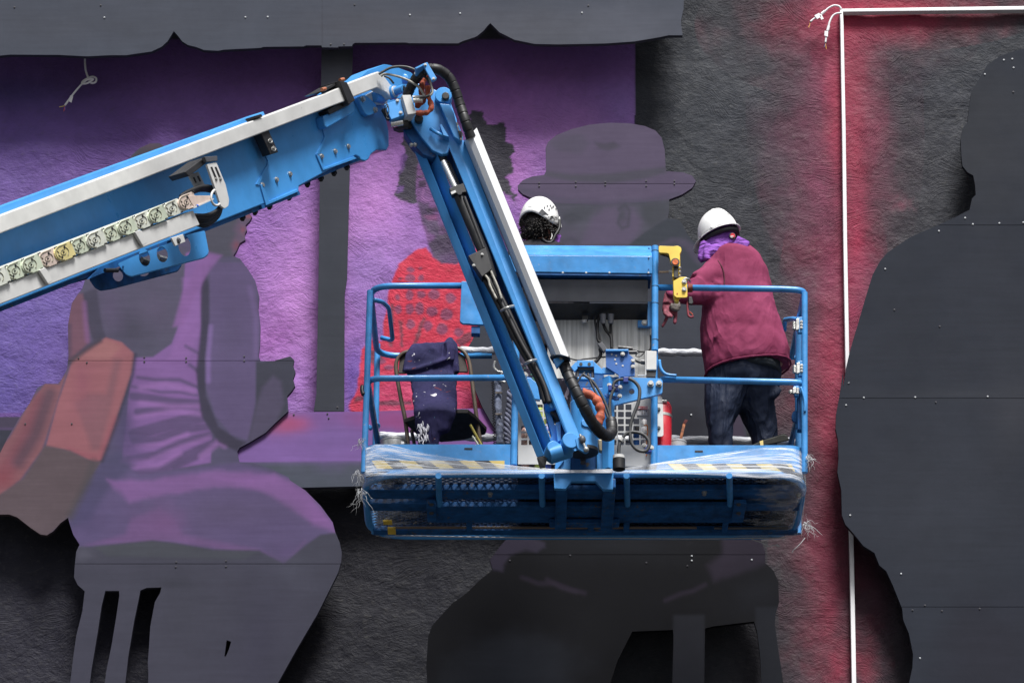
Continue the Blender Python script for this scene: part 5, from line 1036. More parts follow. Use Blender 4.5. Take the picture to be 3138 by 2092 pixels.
# mounting: bracket wings, uprights, rotator
wing = hplate([round_poly(c('H', 1032, 915, 1030, 640, 1480, 655, 1508, 675, 1505, 790, 1490, 803), 3), cc_('H', ov(1210, 780, 28, 28))], YN-.12, .02).build('mount_wing', BLUE, lift, bevel=.003)
for x in (1392, 1472): bolt(PX('H', x, 715, YN-.12), wing, .013, h=.03)
MB().plate(c('H', 60, 640, 240, 650, 300, 700, 330, 860, 230, 850, 70, 760), YN-.06, .03).build('mount_wing', BLUE, lift, bevel=.003); bolt(PX('H', 182, 625, YN-.07), lift, .012, h=.02)
MB().plate(c('H', 130, 600, 250, 650, 260, 740, 150, 720), YN-.04, .02).build('mount_wing_rib', NAVY, lift)
MB().plate(c('H', 0, 520, 60, 520), YN, .02) if False else None
MB().plate(c('G', 1400, 470, 1480, 475, 1490, 548, 1400, 548), YN-.01, .03).build('station_side_plate', BLUE, lift, bevel=.002)
lp_ = MB().plate(c('G', 1048, 130, 1120, 130, 1300, 480, 1300, 548, 1150, 545, 1130, 540, 1060, 538, 1032, 515), YN-.04, .02).build('station_side_plate', BLUE2, lift, bevel=.003)
MB().plate(c('G', 1142, 560, 1225, 560, 1225, 632, 1142, 630), YN-.03, .05).build('plate_foot', NAVY, lp_, bevel=.002)
MB().plate(c('H', 668, 560, 940, 560, 948, 745, 680, 745), YN-.02, .1).build('mount_back_block', NAVY, lift, bevel=.004)
MB().plate(c('H', 620, 745, 1030, 745, 1030, 915, 640, 900), YN-.06, .05).build('mount_crosshead', BLUE, lift, bevel=.003)
for a in (c('H', 685, 482, 842, 482, 845, 542, 682, 542), c('H', 625, 545, 680, 490, 690, 560, 660, 590), c('H', 845, 490, 935, 575, 930, 612, 850, 605), c('H', 930, 548, 1048, 552, 1048, 610, 930, 608)):
    q = MB().plate(a, YN-.16, .02).build('bracket_tab', BLUE, lift, bevel=.002)
for x in (722, 802): w = PX('H', x, 518, YN-.161); MB().cyl(w, w+Vector((0, -.0015, 0)), .009, 12).build('tab_hole', BLACKM, lift)
MB().plate(c('H', 672, 545, 705, 545, 705, 650, 675, 650), YN-.14, .04).build('clamp_side', DGREY, lift, bevel=.004); MB().plate(c('H', 822, 545, 852, 545, 850, 650, 822, 650), YN-.14, .04).build('clamp_side', DGREY, lift, bevel=.004)
MB().plate(c('H', 690, 548, 850, 548, 850, 575, 690, 575), YN-.15, .05).build('clamp_bridge', BLACKM, lift, bevel=.004); MB().plate(c('H', 690, 640, 850, 650, 850, 668, 690, 662), YN-.15, .03).build('clamp_bridge', BLUE, lift, bevel=.002)
hp = hplate([round_poly(c('H', 960, 378, 1180, 378, 1182, 420, 1238, 470, 1240, 630, 1100, 640, 1090, 858, 1050, 862, 950, 820, 945, 800, 1082, 830, 1085, 620, 965, 545), 2)], YN-.18, .012).build('hose_guide_plate', simple('deep_blue', (.012, .10, .36, 1), .45, var=.1), lift, bevel=.002)
MB().plate(c('H', 958, 374, 1180, 374, 1178, 392, 962, 392), YN-.20, .04).build('guide_plate_lip', BLUE, hp, bevel=.002)
for x, y in ((1018, 423), (1062, 438), (1062, 515), (1124, 534), (1050, 475)): bolt(PX('H', x, y, YN-.181), hp, .004, mat=WHITE, h=.002, name='rivet')
for x, y in ((1223, 487), (1223, 545), (1124, 424), (1100, 742), (1095, 826), (1150, 680), (995, 722)): bolt(PX('H', x, y, YN-.19), hp, .009, h=.012)
MB().plate(c('H', 985, 715, 1080, 715, 1080, 770, 985, 770), YN-.22, .03).build('hose_clip', simple('clip_blue', (.01, .03, .22, 1), .4), lift, bevel=.003)
MB().plate(c('H', 1130, 640, 1180, 640, 1180, 690, 1130, 690), YN-.22, .03).build('hose_clip', simple('clip_blue2', (.01, .03, .22, 1), .4), lift, bevel=.003)
MB().plate(c('H', 1330, 1290, 1395, 1290, 1405, 1365, 1340, 1360), YN-.18, .03).build('hose_clip', simple('clip_blue3', (.01, .03, .22, 1), .4), lift, bevel=.003); bolt(PX('H', 1330, 1302, YN-.2), lift, .01); bolt(PX('H', 1400, 1322, YN-.2), lift, .01)
MB().tube([PX('H', 988, 650, YN-.14), PX('H', 985, 1530, YN-.14)], .032, 4).build('mount_post', BLUE, lift)
MB().plate(c('H', 872, 900, 1032, 880, 1030, 1530, 875, 1530), YN-.12, .05).build('mount_post', BLUE, lift, bevel=.004)
MB().plate(c('H', 480, 1400, 560, 1370, 625, 1380, 622, 1530, 470, 1530), YN-.10, .05).build('mount_post', BLUE, lift, bevel=.004)
MB().plate(c('H', 945, 1400, 965, 1400, 970, 1450, 1020, 1520, 1000, 1525, 950, 1460), YN-.135, .02).build('post_gusset', BLUE, lift); MB().plate(c('H', 545, 1400, 560, 1400, 560, 1440, 500, 1520, 490, 1520, 540, 1450), YN-.115, .02).build('post_gusset', BLUE, lift)
MB().plate(c('H', 622, 1345, 872, 1345, 872, 1532, 622, 1532), YN-.09, .05).build('mount_core', NAVY, lift, bevel=.004)
w0, w1 = PX('H', 745, 890, YN-.22), PX('H', 760, 1350, YN-.22)
MB().tube([w0, w1], .072, 32).build('rotator', BLUE, lift, smooth='a', bevel=.006); MB().tube([PX('H', 750, 1345, YN-.22), PX('H', 752, 1375, YN-.22)], .078, 32).build('rotator_flange', BLACKM, lift, smooth='a')
w = PX('H', 742, 1415, YN-.12); MB().cyl(w, w+Vector((0, -.03, 0)), .024, 6).build('drain_plug', DGREY, lift); MB().cyl(w+Vector((0, -.02, -.03)), w+Vector((0, -.02, -.045)), .014, 8).build('drain_plug', DGREY, lift)
MB().plate(c('H', 725, 1060, 780, 1040, 800, 1090, 950, 1110, 945, 1125, 760, 1120, 730, 1100), YN-.30, .03).build('rotator_lug', BLUE, lift, bevel=.004)
MB().plate(c('H', 885, 1240, 925, 1240, 925, 1350, 895, 1345), YN-.22, .04).build('brass_fitting', simple('brass', (.3, .26, .18, 1), .4, metal=.6), lift, bevel=.004)
# orange fabric sleeve and black spiral hose down to the base
sleeve('H', [(735, 800), (800, 810), (860, 850), (900, 920), (912, 1000), (890, 1070), (860, 1110)], YN-.32, 44)
sleeve('H', [(1278, 10), (1279, 11), (1280, 12)], YN+.5, 2) if False else None
spiral('H', [(540, 470), (585, 590), (640, 710), (700, 830), (760, 950), (820, 1060), (880, 1140), (940, 1195), (990, 1205), (1018, 1170), (1020, 1120), (1012, 1060)], [YA+.02, YA, YA-.02, YA-.02, YA, YA+.05, YA+.12, YA+.2, YA+.26, YA+.3, YA+.32, YA+.34], 56, pitch=.05)
for pts, r_ in (([(740, 615), (830, 680), (900, 780), (950, 880), (990, 980), (1015, 1080)], 14), ([(790, 610), (820, 700), (870, 800), (940, 930), (1000, 1080)], 12), ([(1050, 745), (1020, 800), (1000, 880), (1000, 960), (1015, 1080)], 15), ([(760, 600), (720, 640), (690, 690)], 10),
                ([(1180, 655), (1240, 690), (1285, 760), (1275, 880), (1230, 1000), (1200, 1100), (1195, 1200), (1215, 1290), (1270, 1345), (1340, 1355), (1375, 1310), (1370, 1250), (1320, 1195), (1240, 1172), (1170, 1180), (1120, 1230), (1090, 1300), (1085, 1400)], 17),
                ([(1130, 665), (1080, 670), (1040, 700), (1030, 750)], 14)):
    hose('hose', 'H', pts, YN-.24, r_, HOSE)
MB().cyl(PX('H', 1098, 1255, YN-.24), PX('H', 1118, 1228, YN-.24), .0155, 10).build('hose_label', WHITE, lift)
MB().tube([PX('H', 1085, 1400, YN-.24), PX('H', 1085, 1430, YN-.24)], .032, 16).build('bottle_cap', WHITE, lift, smooth='a'); MB().tube([PX('H', 1087, 1430, YN-.24), PX('H', 1088, 1530, YN-.24)], .034, 16).build('filter_bottle', BLACK, lift, smooth='a')
# perforated plates
def perf(x0, y0, x1, y1, cols, rows, skip=lambda x, y: False):
    loops = [c('H', x0, y0, x1, y0, x1, y1, x0, y1)]
    for a, b in cols:
        for e, f in rows:
            if not skip(a, e): loops.append(round_poly(c('H', a, e, b, e, b, f, a, f), 1.6, 2))
    return hplate(loops, YN+.06, .006)
rows = [(905, 960), (975, 1028), (1043, 1097), (1110, 1162), (1178, 1230), (1245, 1295)]
pr = perf(1030, 850, 1405, 1500, [(1040, 1063), (1078, 1135), (1150, 1208), (1225, 1283), (1298, 1355)], rows, lambda x, y: x > 1215 and y < 1040).build('perforated_plate', GPLATE, lift)
perf(118, 860, 480, 1480, [(148, 208), (222, 285), (300, 355), (368, 420)], rows, lambda x, y: x < 290 and y < 1100).build('perforated_plate', GPLATE, lift)
# danger label on the plate
dl = MB().plate(c('H', 1262, 922, 1365, 922, 1365, 1010, 1262, 1010), YN+.055, .003).build('danger_label', simple('label_white', (.75, .73, .72, 1), .4, var=.03), lift)
MB().plate(c('H', 1264, 924, 1363, 924, 1363, 954, 1264, 954), YN+.053, .001).build('label_header', simple('label_red', (.55, .03, .03, 1), .4, var=.03), dl)
def text(s_, w, size, mat, parent, ext=.0005):
    cu = bpy.data.curves.new('lettering', 'FONT'); cu.body = s_; cu.size = size; cu.extrude = ext; cu.align_x = 'CENTER'; cu.align_y = 'CENTER'
    tmp = bpy.data.objects.new('tmp', cu); me = bpy.data.meshes.new_from_object(tmp); bpy.data.objects.remove(tmp)
    o = link('lettering', me, mat, parent); o.location = w; o.rotation_euler = (math.pi/2, 0, 0); return o
LW = simple('ink_white', (.8, .8, .8, 1), .5, var=.02); LB = simple('ink_black', (.02, .02, .02, 1), .5)
text('\u26a0 DANGER'.replace('\u26a0', '').strip(), PX('H', 1320, 940, YN+.051), .017, LW, dl)
MB().add([PX('H', 1272, 950, YN+.0515), PX('H', 1288, 950, YN+.0515), PX('H', 1280, 928, YN+.0515)], [(0, 1, 2)]).build('warning_triangle', LW, dl, fix=False)
MB().plate(c('H', 1286, 958, 1294, 958, 1294, 975, 1286, 975), YN+.054, .001).build('label_mark', LB, dl); MB().plate(c('H', 1346, 964, 1354, 962, 1356, 976, 1346, 978), YN+.054, .001).build('label_mark', LB, dl)
for a in (c('H', 1270, 956, 1308, 956, 1308, 1006, 1270, 1006), c('H', 1314, 956, 1334, 956, 1334, 1006, 1314, 1006), c('H', 1338, 956, 1360, 956, 1360, 1006, 1338, 1006)):
    MB().tube([P(x, y, YN+.0535) for x, y in a+a[:1]], .0008, 4).build('label_frame', simple('label_grey', (.3, .25, .25, 1), .5), dl)
# yellow gate/foot arm on the right, and its twin mostly hidden on the left
ya = MB().plate(round_poly(c('F', 238, 532, 400, 538, 440, 530, 480, 550, 482, 590, 462, 620, 462, 690, 420, 680, 372, 720, 345, 612, 240, 606), 4), YN-.10, .035).build('yellow_guard_arm', YEL, lift, bevel=.004)
MB().tube([PX('F', 455, 590, YN-.09), PX('F', 458, 860, YN-.09)], .006, 8).build('guard_edge', YEL, ya)
w = PX('F', 415, 715, YN-.105); MB().cyl(w, w+Vector((0, -.008, 0)), .024, 20).build('sensor_ring', BLACKM, ya, smooth='a'); MB().cyl(w+Vector((0, -.008, 0)), w+Vector((0, -.012, 0)), .016, 16).build('sensor_lens', simple('lens_orange', (.6, .15, .05, 1), .25, var=.3, nscale=60), ya)
MB().plate(c('F', 400, 752, 452, 752, 445, 880, 400, 870), YN-.10, .03).build('sensor_body', BLACKM, ya, bevel=.003); MB().plate(c('F', 385, 750, 402, 750, 402, 860, 385, 860), YN-.09, .02).build('sensor_body', YEL, ya)
for y in (768, 812, 856): bolt(PX('F', 458, y, YN-.10), ya, .005, d=(1, -.4, 0))
MB().tube([PX('F', 392, 880, YN-.07), PX('F', 432, 900, YN-.07), PX('F', 440, 1100, YN-.07)], .016, 4).build('guard_stem', YEL, lift)
yp = MB().plate(round_poly(c('F', 395, 910, 470, 865, 540, 865, 546, 1075, 530, 1085, 430, 1085, 400, 1062), 3), YN-.11, .008).build('guard_mount_plate', YEL, lift, bevel=.002)
MB().plate(c('F', 392, 900, 412, 900, 412, 1080, 460, 1080, 452, 1128, 415, 1125, 394, 1070), YN-.085, .03).build('guard_mount_side', YEL, yp, bevel=.002)
for y in (918, 1000): bolt(PX('F', 511, y, YN-.11), yp, .010, h=.014)
MB().tube(smooth_path([PX('F', 500, 895, YN-.12), PX('F', 530, 882, YN-.12), PX('F', 560, 890, YN-.11), PX('F', 575, 915, YN-.08)]), .005, 8).build('u_bolt', STEEL, yp, smooth=True)
MB().plate(c('F', 430, 1036, 442, 1036, 442, 1050, 430, 1050), YN-.112, .002).build('rust_spot', simple('rust', (.3, .06, .02, 1), .8), yp)
MB().tube([PX('F', 240, 817, YN-.03), PX('F', 355, 812, YN-.03)], .006, 8).build('cable_rod', simple('copper_rod', (.45, .33, .22, 1), .4, metal=.4), lift, smooth='a'); MB().tube([PX('F', 352, 812, YN-.03), PX('F', 400, 808, YN-.04)], .010, 8).build('rod_end', STEEL, lift)
hose('wire', 'F', [(240, 610), (290, 635), (340, 650), (365, 680)], YN-.08, 9, BLACK)
MB().plate(c('G', 1298, 182, 1380, 182, 1420, 275, 1310, 272, 1300, 262), YN-.05, .02).build('yellow_guard_plate', YEL, lift, bevel=.002)
MB().tube([PX('F', 548, 985, YN), PX('F', 600, 985, YN)], .023, 14).build('rust_sleeve', simple('rust_tape', (.18, .04, .02, 1), .8, var=.4, nscale=50, bump=.4), lift, smooth='a')
# ------------------------------------------------------------------ cloth and people
def cloth(name, cc, lite, rot=(0, .5, 0), st=(3.6, 3.6, 1.7), rough=.85, splat=None, fold=.013, var=.5):
    t = NT(name); n = t.noise(5, 5, .6); b = t.ramp(n, [(.35, cc), (.72, lite)])
    if splat:
        for sc, thr, cl_ in splat:
            s_ = t.noise(sc, 3, .5, None, .8); b = t.mix(t.ramp(s_, [(thr, 0), (thr+.015, 1)]), b, cl_)
    t.base(b); t.set(Roughness=rough, Specular_IOR_Level=.2); pass
    f1 = t.noise(1, 3, .5, t.map(st, None, rot), .8); f2 = t.noise(11, 4, .5, None, .9); wv = t.noise(900, 2)
    f1 = t.math('MULTIPLY', t.math('ABSOLUTE', t.math('SUBTRACT', f1, .5)), -2.6); h = t.math('ADD', f1, t.math('MULTIPLY', f2, .22)); t.bump(h, 1.0, fold*1.25)
    return t.m
MAROON = cloth('maroon_cotton', (.165, .022, .062, 1), (.27, .05, .115, 1), rot=(0, .7, 0), splat=[(46, .765, (.55, .45, .45, 1))])
NAVYC = cloth('navy_work_cloth', (.010, .015, .034, 1), (.024, .034, .066, 1), rot=(0, -.3, 0), st=(7, 7, 2), rough=.6, fold=.017)
HOOD = cloth('paint_spattered_navy', (.014, .014, .05, 1), (.035, .03, .10, 1), rot=(0, .1, 0), st=(7, 7, 1.5), fold=.014, splat=[(13, .68, (.12, .025, .03, 1)), (34, .70, (.6, .58, .62, 1)), (60, .74, (.12, .35, .45, 1))])
PURPLE = cloth('purple_jersey', (.15, .05, .28, 1), (.30, .11, .48, 1), rot=(0, 1.1, 0), st=(6, 6, 22), fold=.014)
DARKC = cloth('black_work_cloth', (.012, .012, .016, 1), (.03, .028, .035, 1))
SKIN = simple('skin', (.42, .20, .14, 1), .5, var=.08, nscale=20)
GLOVE = simple('worn_glove', (.26, .055, .085, 1), .75, var=.4, nscale=45, bump=.5, bscale=70)
RAG = simple('dirty_rag', (.14, .12, .11, 1), .9, var=.4, nscale=40, bump=.6, bscale=60)
SHELL = simple('white_helmet_shell', (.82, .82, .81, 1), .28, var=.02, coat=.3)
HAIR = simple('black_hair', (.010, .007, .006, 1), .5, var=.4, nscale=60)
def ring(c0, rx, ry, n=20, tilt=0, p=2.3):
    out = []
    for i in range(n):
        a = 2*math.pi*i/n; ca, sa = math.cos(a), math.sin(a)
        out.append(Vector((c0.x+rx*math.copysign(abs(ca)**(2/p), ca), c0.y+ry*math.copysign(abs(sa)**(2/p), sa), c0.z+tilt*ca)))
    return out
def organic(mb, name, mat, parent, vox=.012, sm=4, disp=0, dsize=.12):
    o = mb.build(name, mat, parent, smooth=True)
    r_ = o.modifiers.new('union', 'REMESH'); r_.mode = 'VOXEL'; r_.voxel_size = vox; r_.use_smooth_shade = True
    s_ = o.modifiers.new('soft', 'SMOOTH'); s_.iterations = sm; s_.factor = .5
    if disp:
        tx = bpy.data.textures.new(name+'_folds', 'CLOUDS'); tx.noise_scale = dsize; tx.noise_depth = 2
        d = o.modifiers.new('folds', 'DISPLACE'); d.texture = tx; d.strength = disp; d.mid_level = .5; d.texture_coords = 'GLOBAL'
    return o
def rows(k, rs, Yc, ry, shrink=0, tilt=0):
    out = []
    for i, rr in enumerate(rs):
        y, xl, xr = rr[:3]; yc = rr[3] if len(rr) > 3 else Yc; d = rr[4] if len(rr) > 4 else ry; tl_ = rr[5] if len(rr) > 5 else tilt
        a = PX(k, xl, y, yc); b = PX(k, xr, y, yc); m = (a+b)/2
        out.append(ring(m, (b.x-a.x)/2-shrink, d-shrink, tilt=tl_))
    return out
# ---- worker in the maroon shirt
YM = -1.52
man = empty('person'); tag(man, 'worker in white hard hat, purple face wrap and maroon shirt leaning on the rail', 'person')
def torso(sh=0):
    mb = MB()
    mb.loft(rows('F', [(560, 905, 1150, YM, .07), (580, 840, 1240, YM, .10), (640, 770, 1310, YM, .13), (720, 735, 1360, YM, .145), (830, 722, 1415, YM, .155), (960, 712, 1448, YM, .16), (1100, 705, 1470, YM, .165), (1250, 690, 1510, YM, .17), (1400, 682, 1565, YM, .175), (1530, 685, 1600, YM, .18)], YM, .16, sh)
            + rows('I', [(400, 560, 1468, YM, .185), (480, 575, 1475, YM, .185, .012), (560, 590, 1472, YM, .185, .025), (612, 602, 1478, YM, .18, .034)], YM, .18, sh))
    return mb
mb = torso()
p_ = lambda x, y, Y: PX('F', x, y, Y)
mb.tube([p_(930, 760, YM-.02), p_(850, 820, YM-.06), p_(740, 900, YM-.11), p_(650, 940, YM-.14)], [.085, .082, .072, .062], 16)
mb.tube([p_(900, 1000, YM-.02), p_(820, 1040, YM-.09), p_(700, 1050, YM-.14), p_(560, 1060, YM-.19), p_(440, 1070, YM-.21), p_(375, 1075, YM-.20)], [.075, .070, .062, .050, .042, .034], 16)
mb.tube([p_(650, 940, YM-.14), p_(640, 1000, YM-.15), p_(600, 1050, YM-.17)], [.062, .06, .05], 14)
# ridges of cloth gathered at the armpit and the lower back
for pts, r_ in (([(735, 780), (700, 860), (640, 900)], .012), ([(790, 880), (850, 930), (900, 950)], .014), ([(820, 1080), (960, 1020), (1060, 900)], .006), ([(760, 1560), (930, 1400), (1050, 1180)], .006)):
    mb.tube(smooth_path([p_(x, y, YM-.155 if x > 700 else YM-.17) for x, y in pts]), r_, 8)
organic(mb, 'shirt', MAROON, man, .011, 5, .016, .10)
hem = MB().tube([q for q in rows('I', [(612, 600, 1480, YM, .183, .035)], YM, .18)[0]]+[rows('I', [(612, 600, 1480, YM, .183, .035)], YM, .18)[0][0]], .006, 8).build('shirt_hem', MAROON, man, smooth=True)
MB().tube(smooth_path([p_(870, 690, YM-.13), p_(920, 770, YM-.15), p_(940, 870, YM-.158), p_(940, 960, YM-.165)]), .003, 6).build('shirt_seam', simple('seam_maroon', (.06, .01, .02, 1), .9), man, smooth=True)
def leg(pts, sh=0):
    return [ring(PX('I', (a+b)/2, y, Yc), (PX('I', b, y, Yc)-PX('I', a, y, Yc)).length/2-sh, d-sh, 16) for y, a, b, Yc, d in pts]
l1 = [(700, 600, 1110, YM, .13), (820, 590, 1085, YM, .125), (950, 592, 1010, YM-.01, .115), (1080, 600, 930, YM-.02, .10), (1150, 612, 900, YM-.02, .09), (1200, 636, 896, YM-.02, .085), (1320, 640, 892, YM-.02, .08), (1500, 650, 880, YM, .075), (1720, 665, 865, YM+.02, .07)]
l2 = [(700, 900, 1370, YM+.02, .13), (820, 980, 1360, YM+.03, .125), (930, 985, 1305, YM+.04, .115), (1050, 950, 1325, YM+.06, .10), (1150, 1000, 1342, YM+.08, .09), (1250, 1050, 1352, YM+.09, .085), (1350, 1085, 1340, YM+.10, .08), (1500, 1110, 1330, YM+.11, .075), (1700, 1130, 1320, YM+.12, .07)]
mb = MB(); mb.loft(rows('I', [(590, 640, 1385, YM, .155, .012), (660, 610, 1378, YM, .155), (740, 600, 1372, YM, .15), (820, 640, 1340, YM, .12)], YM, .15)); mb.loft(leg(l1)); mb.loft(leg(l2))
mb.tube(smooth_path([PX('I', x, y, YM-.075) for x, y in ((625, 1165), (700, 1150), (800, 1130), (885, 1100))]), .010, 8); mb.tube([PX('I', 1290, 900, YM-.04), PX('I', 1330, 850, YM-.05), PX('I', 1360, 800, YM-.04)], .022, 8)
organic(mb, 'trousers', NAVYC, man, .011, 5, .018, .09)
MB().loft(rows('I', [(566, 760, 1378, YM, .165, .02), (640, 900, 1372, YM, .165, .0), (668, 1000, 1372, YM, .16, -.01)], YM, .16)).build('undershirt', simple('undershirt_black', (.014, .02, .028, 1), .9, bump=.3), man, smooth=True)
# the body itself, one skin under the clothes from neck to ankles
mb = torso(.03); mb.loft(rows('I', [(590, 660, 1360, YM, .12), (740, 640, 1340, YM, .115), (820, 680, 1300, YM, .09)], YM, .12)); mb.loft(leg(l1, .02)); mb.loft(leg(l2, .02))
mb.tube([p_(930, 760, YM-.02), p_(740, 900, YM-.11), p_(650, 940, YM-.14), p_(600, 1040, YM-.16), p_(440, 1070, YM-.21), p_(360, 1100, YM-.20)], [.05, .045, .04, .035, .03, .026], 12)
mb.ball(PX('F', 890, 430, YM), .078, .092, .11, 18, 12); mb.tube([PX('F', 900, 640, YM), PX('F', 890, 480, YM)], .06, 14)
organic(mb, 'body', SKIN, man, .014, 3)
for q, dx in ((l1, 0), (l2, 0)):
    y, a, b, Yc, d = q[-1]; w = PX('I', (a+b)/2, y, Yc); w.z = zf+.06
    organic(MB().ball(w+Vector((0, .05, 0)), .05, .14, .055, 14, 8).ball(w+Vector((0, -.02, .05)), .05, .06, .06, 12, 8), 'boot', BLACKM, man, .012, 2)
# left hand in a work glove: palm, four fingers (one pointing down), thumb
YG = YM-.21
h_ = lambda x, y, d=0: PX('X', x, y, YG+d)
mb = MB()
mb.tube([h_(480, 560, .01), h_(430, 700, 0), h_(400, 830, -.005)], [.036, .032, .030], 14)
mb.loft([ring(h_(x, y, d), rx, ry, 14) for x, y, rx, ry, d in ((430, 760, .030, .022, 0), (420, 850, .034, .021, -.004), (430, 950, .038, .020, -.006), (450, 1040, .036, .018, -.006), (470, 1080, .026, .014, -.004))])
def finger(pts, rs): mb.tube(smooth_path([h_(*q) for q in pts], 4), [rs[0]+(rs[1]-rs[0])*i/((len(pts)-1)*4) for i in range((len(pts)-1)*4+1)], 10); mb.ball(h_(*pts[-1]), rs[1], n=10, m=6)
finger([(420, 1050, -.008), (370, 1180, -.012), (320, 1290, -.012), (265, 1390, -.008)], (.0115, .0078))
finger([(350, 960, -.012), (320, 1030, -.028), (350, 1080, -.034), (400, 1070, -.026)], (.0110, .0085))
finger([(400, 1000, -.014), (380, 1090, -.030), (410, 1130, -.036), (450, 1100, -.028)], (.0110, .0085))
finger([(470, 1010, -.012), (460, 1100, -.026), (480, 1140, -.032), (510, 1110, -.024)], (.0105, .0080))
finger([(520, 860, .004), (600, 960, 0), (610, 1110, -.004), (590, 1290, -.006)], (.0135, .0105))
organic(mb, 'gloved_hand', GLOVE, man, .0042, 3)
mb = MB()
for pts, r_ in (([(470, 830), (560, 870), (660, 880), (700, 820)], .016), ([(490, 900), (580, 930), (670, 950)], .014), ([(560, 800), (620, 870), (600, 960)], .015), ([(680, 760), (690, 850), (660, 960)], .012)):
    mb.tube(smooth_path([h_(x, y, -.03) for x, y in pts]), r_, 9)
rag = organic(mb, 'rag', RAG, None, .005, 2, .01, .02); tag(rag, 'crumpled grey rag held in the gloved hand hanging over the rail', 'rag')
MB().tube(smooth_path([h_(440, 480, -.01), h_(480, 540, -.03), h_(560, 560, -.025), h_(620, 610, -.02)]), .019, 10).build('cuff', MAROON, man, smooth=True)
MB().plate(c('X', 960, 600, 1050, 600, 1090, 760, 1040, 800, 960, 780), YG-.02, .02).build('strap_buckle', BLACKM, man, bevel=.003)
MB().tube(smooth_path([h_(930, 600, .0), h_(930, 800, 0), h_(940, 1000, 0), h_(960, 1110, 0), h_(1020, 1145, 0), h_(1090, 1130, 0)]), .0065, 8).build('dangling_strap', simple('pink_strap', (.25, .04, .06, 1), .8, bump=.4), man, smooth=True)
MB().tube(smooth_path([h_(980, 1000, 0), h_(1040, 1050, 0), h_(1070, 1090, 0)]), .004, 6).build('dangling_strap', simple('pink_strap2', (.35, .07, .04, 1), .8), man, smooth=True)
# head: purple wrap, folds round the neck
mb = MB()
f_ = lambda x, y, d=0: PX('F', x, y, YM+d)
mb.ball(f_(890, 420), .088, .10, .10, 20, 14)
mb.loft([ring(f_(x, y), rx, ry, 18) for x, y, rx, ry in ((890, 430, .084, .095), (880, 500, .082, .092), (880, 560, .088, .09), (900, 610, .098, .09), (915, 640, .10, .085))])
for pts, r_ in (([(1120, 520), (1000, 540), (880, 560), (810, 600), (740, 650)], .026), ([(1190, 560), (1080, 560), (960, 585), (860, 620)], .026), ([(1060, 460), (1130, 500), (1190, 540)], .026), ([(730, 500), (705, 580), (700, 650), (725, 700)], .024), ([(770, 520), (750, 620), (760, 690)], .022), ([(880, 500), (830, 560), (800, 640)], .018)):
    mb.tube(smooth_path([f_(x, y, -.085 if x > 740 else -.05) for x, y in pts]), r_, 10)
organic(mb, 'face_wrap', PURPLE, man, .008, 3, .012, .05)
# hard hat: dome, ridge, brim
def dome(c0, ax, ay, az, rot, name, mat, parent, ridge=True, base=0.0, seg=36, rings_=14, edge=None):
    mb = MB(); vs = []
    for j in range(rings_+1):
        ph = (math.pi/2)*j/rings_
        for i in range(seg):
            a = 2*math.pi*i/seg; q = Vector((ax*math.sin(ph+.0)*math.cos(a), ay*math.sin(ph)*math.sin(a), az*math.cos(ph)))
            if j == rings_ and edge: q.z += edge(a)
            elif edge and j > rings_-5: q.z += edge(a)*(j-(rings_-5))/5
            if ridge and abs(q.y) < .012 and ph < 1.3: q.z += .005
            vs.append(rot @ q + c0)
    fs = [(j*seg+i, (j+1)*seg+i, (j+1)*seg+(i+1) % seg, j*seg+(i+1) % seg) for j in range(rings_) for i in range(seg)]
    mb.add(vs, fs); o = mb.build(name, mat, parent, smooth=True); s_ = o.modifiers.new('shell', 'SOLIDIFY'); s_.thickness = .004; s_.offset = -1
    return o
HR = Matrix.Rotation(R(17), 3, 'Y').inverted() @ Matrix.Rotation(R(128), 3, 'Z')    # local +x = forward (left and into the picture)
hc = f_(878, 425)
dm = dome(hc, .125, .106, .150, HR, 'hard_hat', SHELL, man)
br = []
for i in range(48):
    a = 2*math.pi*i/48; ex = .014+.040*max(0, math.cos(a))**2; br.append((a, ex))
mb = MB(); n = 48
for zz, inn in ((0, 1), (-.002, 1)): pass
vs = []
for (sc, dz) in ((0, .004), (1, -.003-.0), (1, -.007), (0, -.003)):
    for a, ex in br:
        q = Vector(((.124+ex*sc)*math.cos(a), (.107+ex*sc*.9)*math.sin(a), dz-(.010*max(0, math.cos(a))**2 if sc else 0))); vs.append(HR @ q + hc)
mb.add(vs, [(r_*n+i, ((r_+1) % 4)*n+i, ((r_+1) % 4)*n+(i+1) % n, r_*n+(i+1) % n) for r_ in range(4) for i in range(n)])
mb.build('hat_brim', SHELL, dm, smooth=True)
MB().tube([HR @ Vector((.128*math.cos(a), .003*math.sin(a*9)*0, .153*math.sin(a)-.002))+hc for a in np.linspace(.5, 2.7, 16)], .0045, 8).build('hat_ridge', SHELL, dm, smooth=True)
MB().tube([HR @ Vector((.108*math.cos(a), .094*math.sin(a), -.022))+hc for a in np.linspace(1.2, 5.1, 26)], .016, 8).build('hat_band', BLACK, dm, smooth=True)
w = f_(1020, 436, -.105); MB().cyl(w, w+Vector((.003, -.012, 0)), .019, 16).build('adjuster_knob', BLACK, dm, smooth='a'); MB().cyl(w+Vector((.003, -.012, 0)), w+Vector((.004, -.016, 0)), .013, 16).build('adjuster_face', RED, dm, smooth='a')
MB().plate(c('F', 1003, 430, 1038, 426, 1038, 432, 1003, 436), YM-.124, .001).build('knob_mark', LW, dm); MB().plate(c('F', 1010, 442, 1030, 440, 1030, 444, 1010, 446), YM-.124, .001).build('knob_mark', LW, dm)
MB().plate(round_poly(c('F', 785, 330, 800, 315, 850, 305, 862, 320, 820, 345), 2), YM-.118, .012).build('hat_clip_boss', SHELL, dm, bevel=.002)
MB().tube([f_(690, 440, -.03), f_(692, 470, -.03)], .008, 8).build('hat_clip', BLACK, dm)

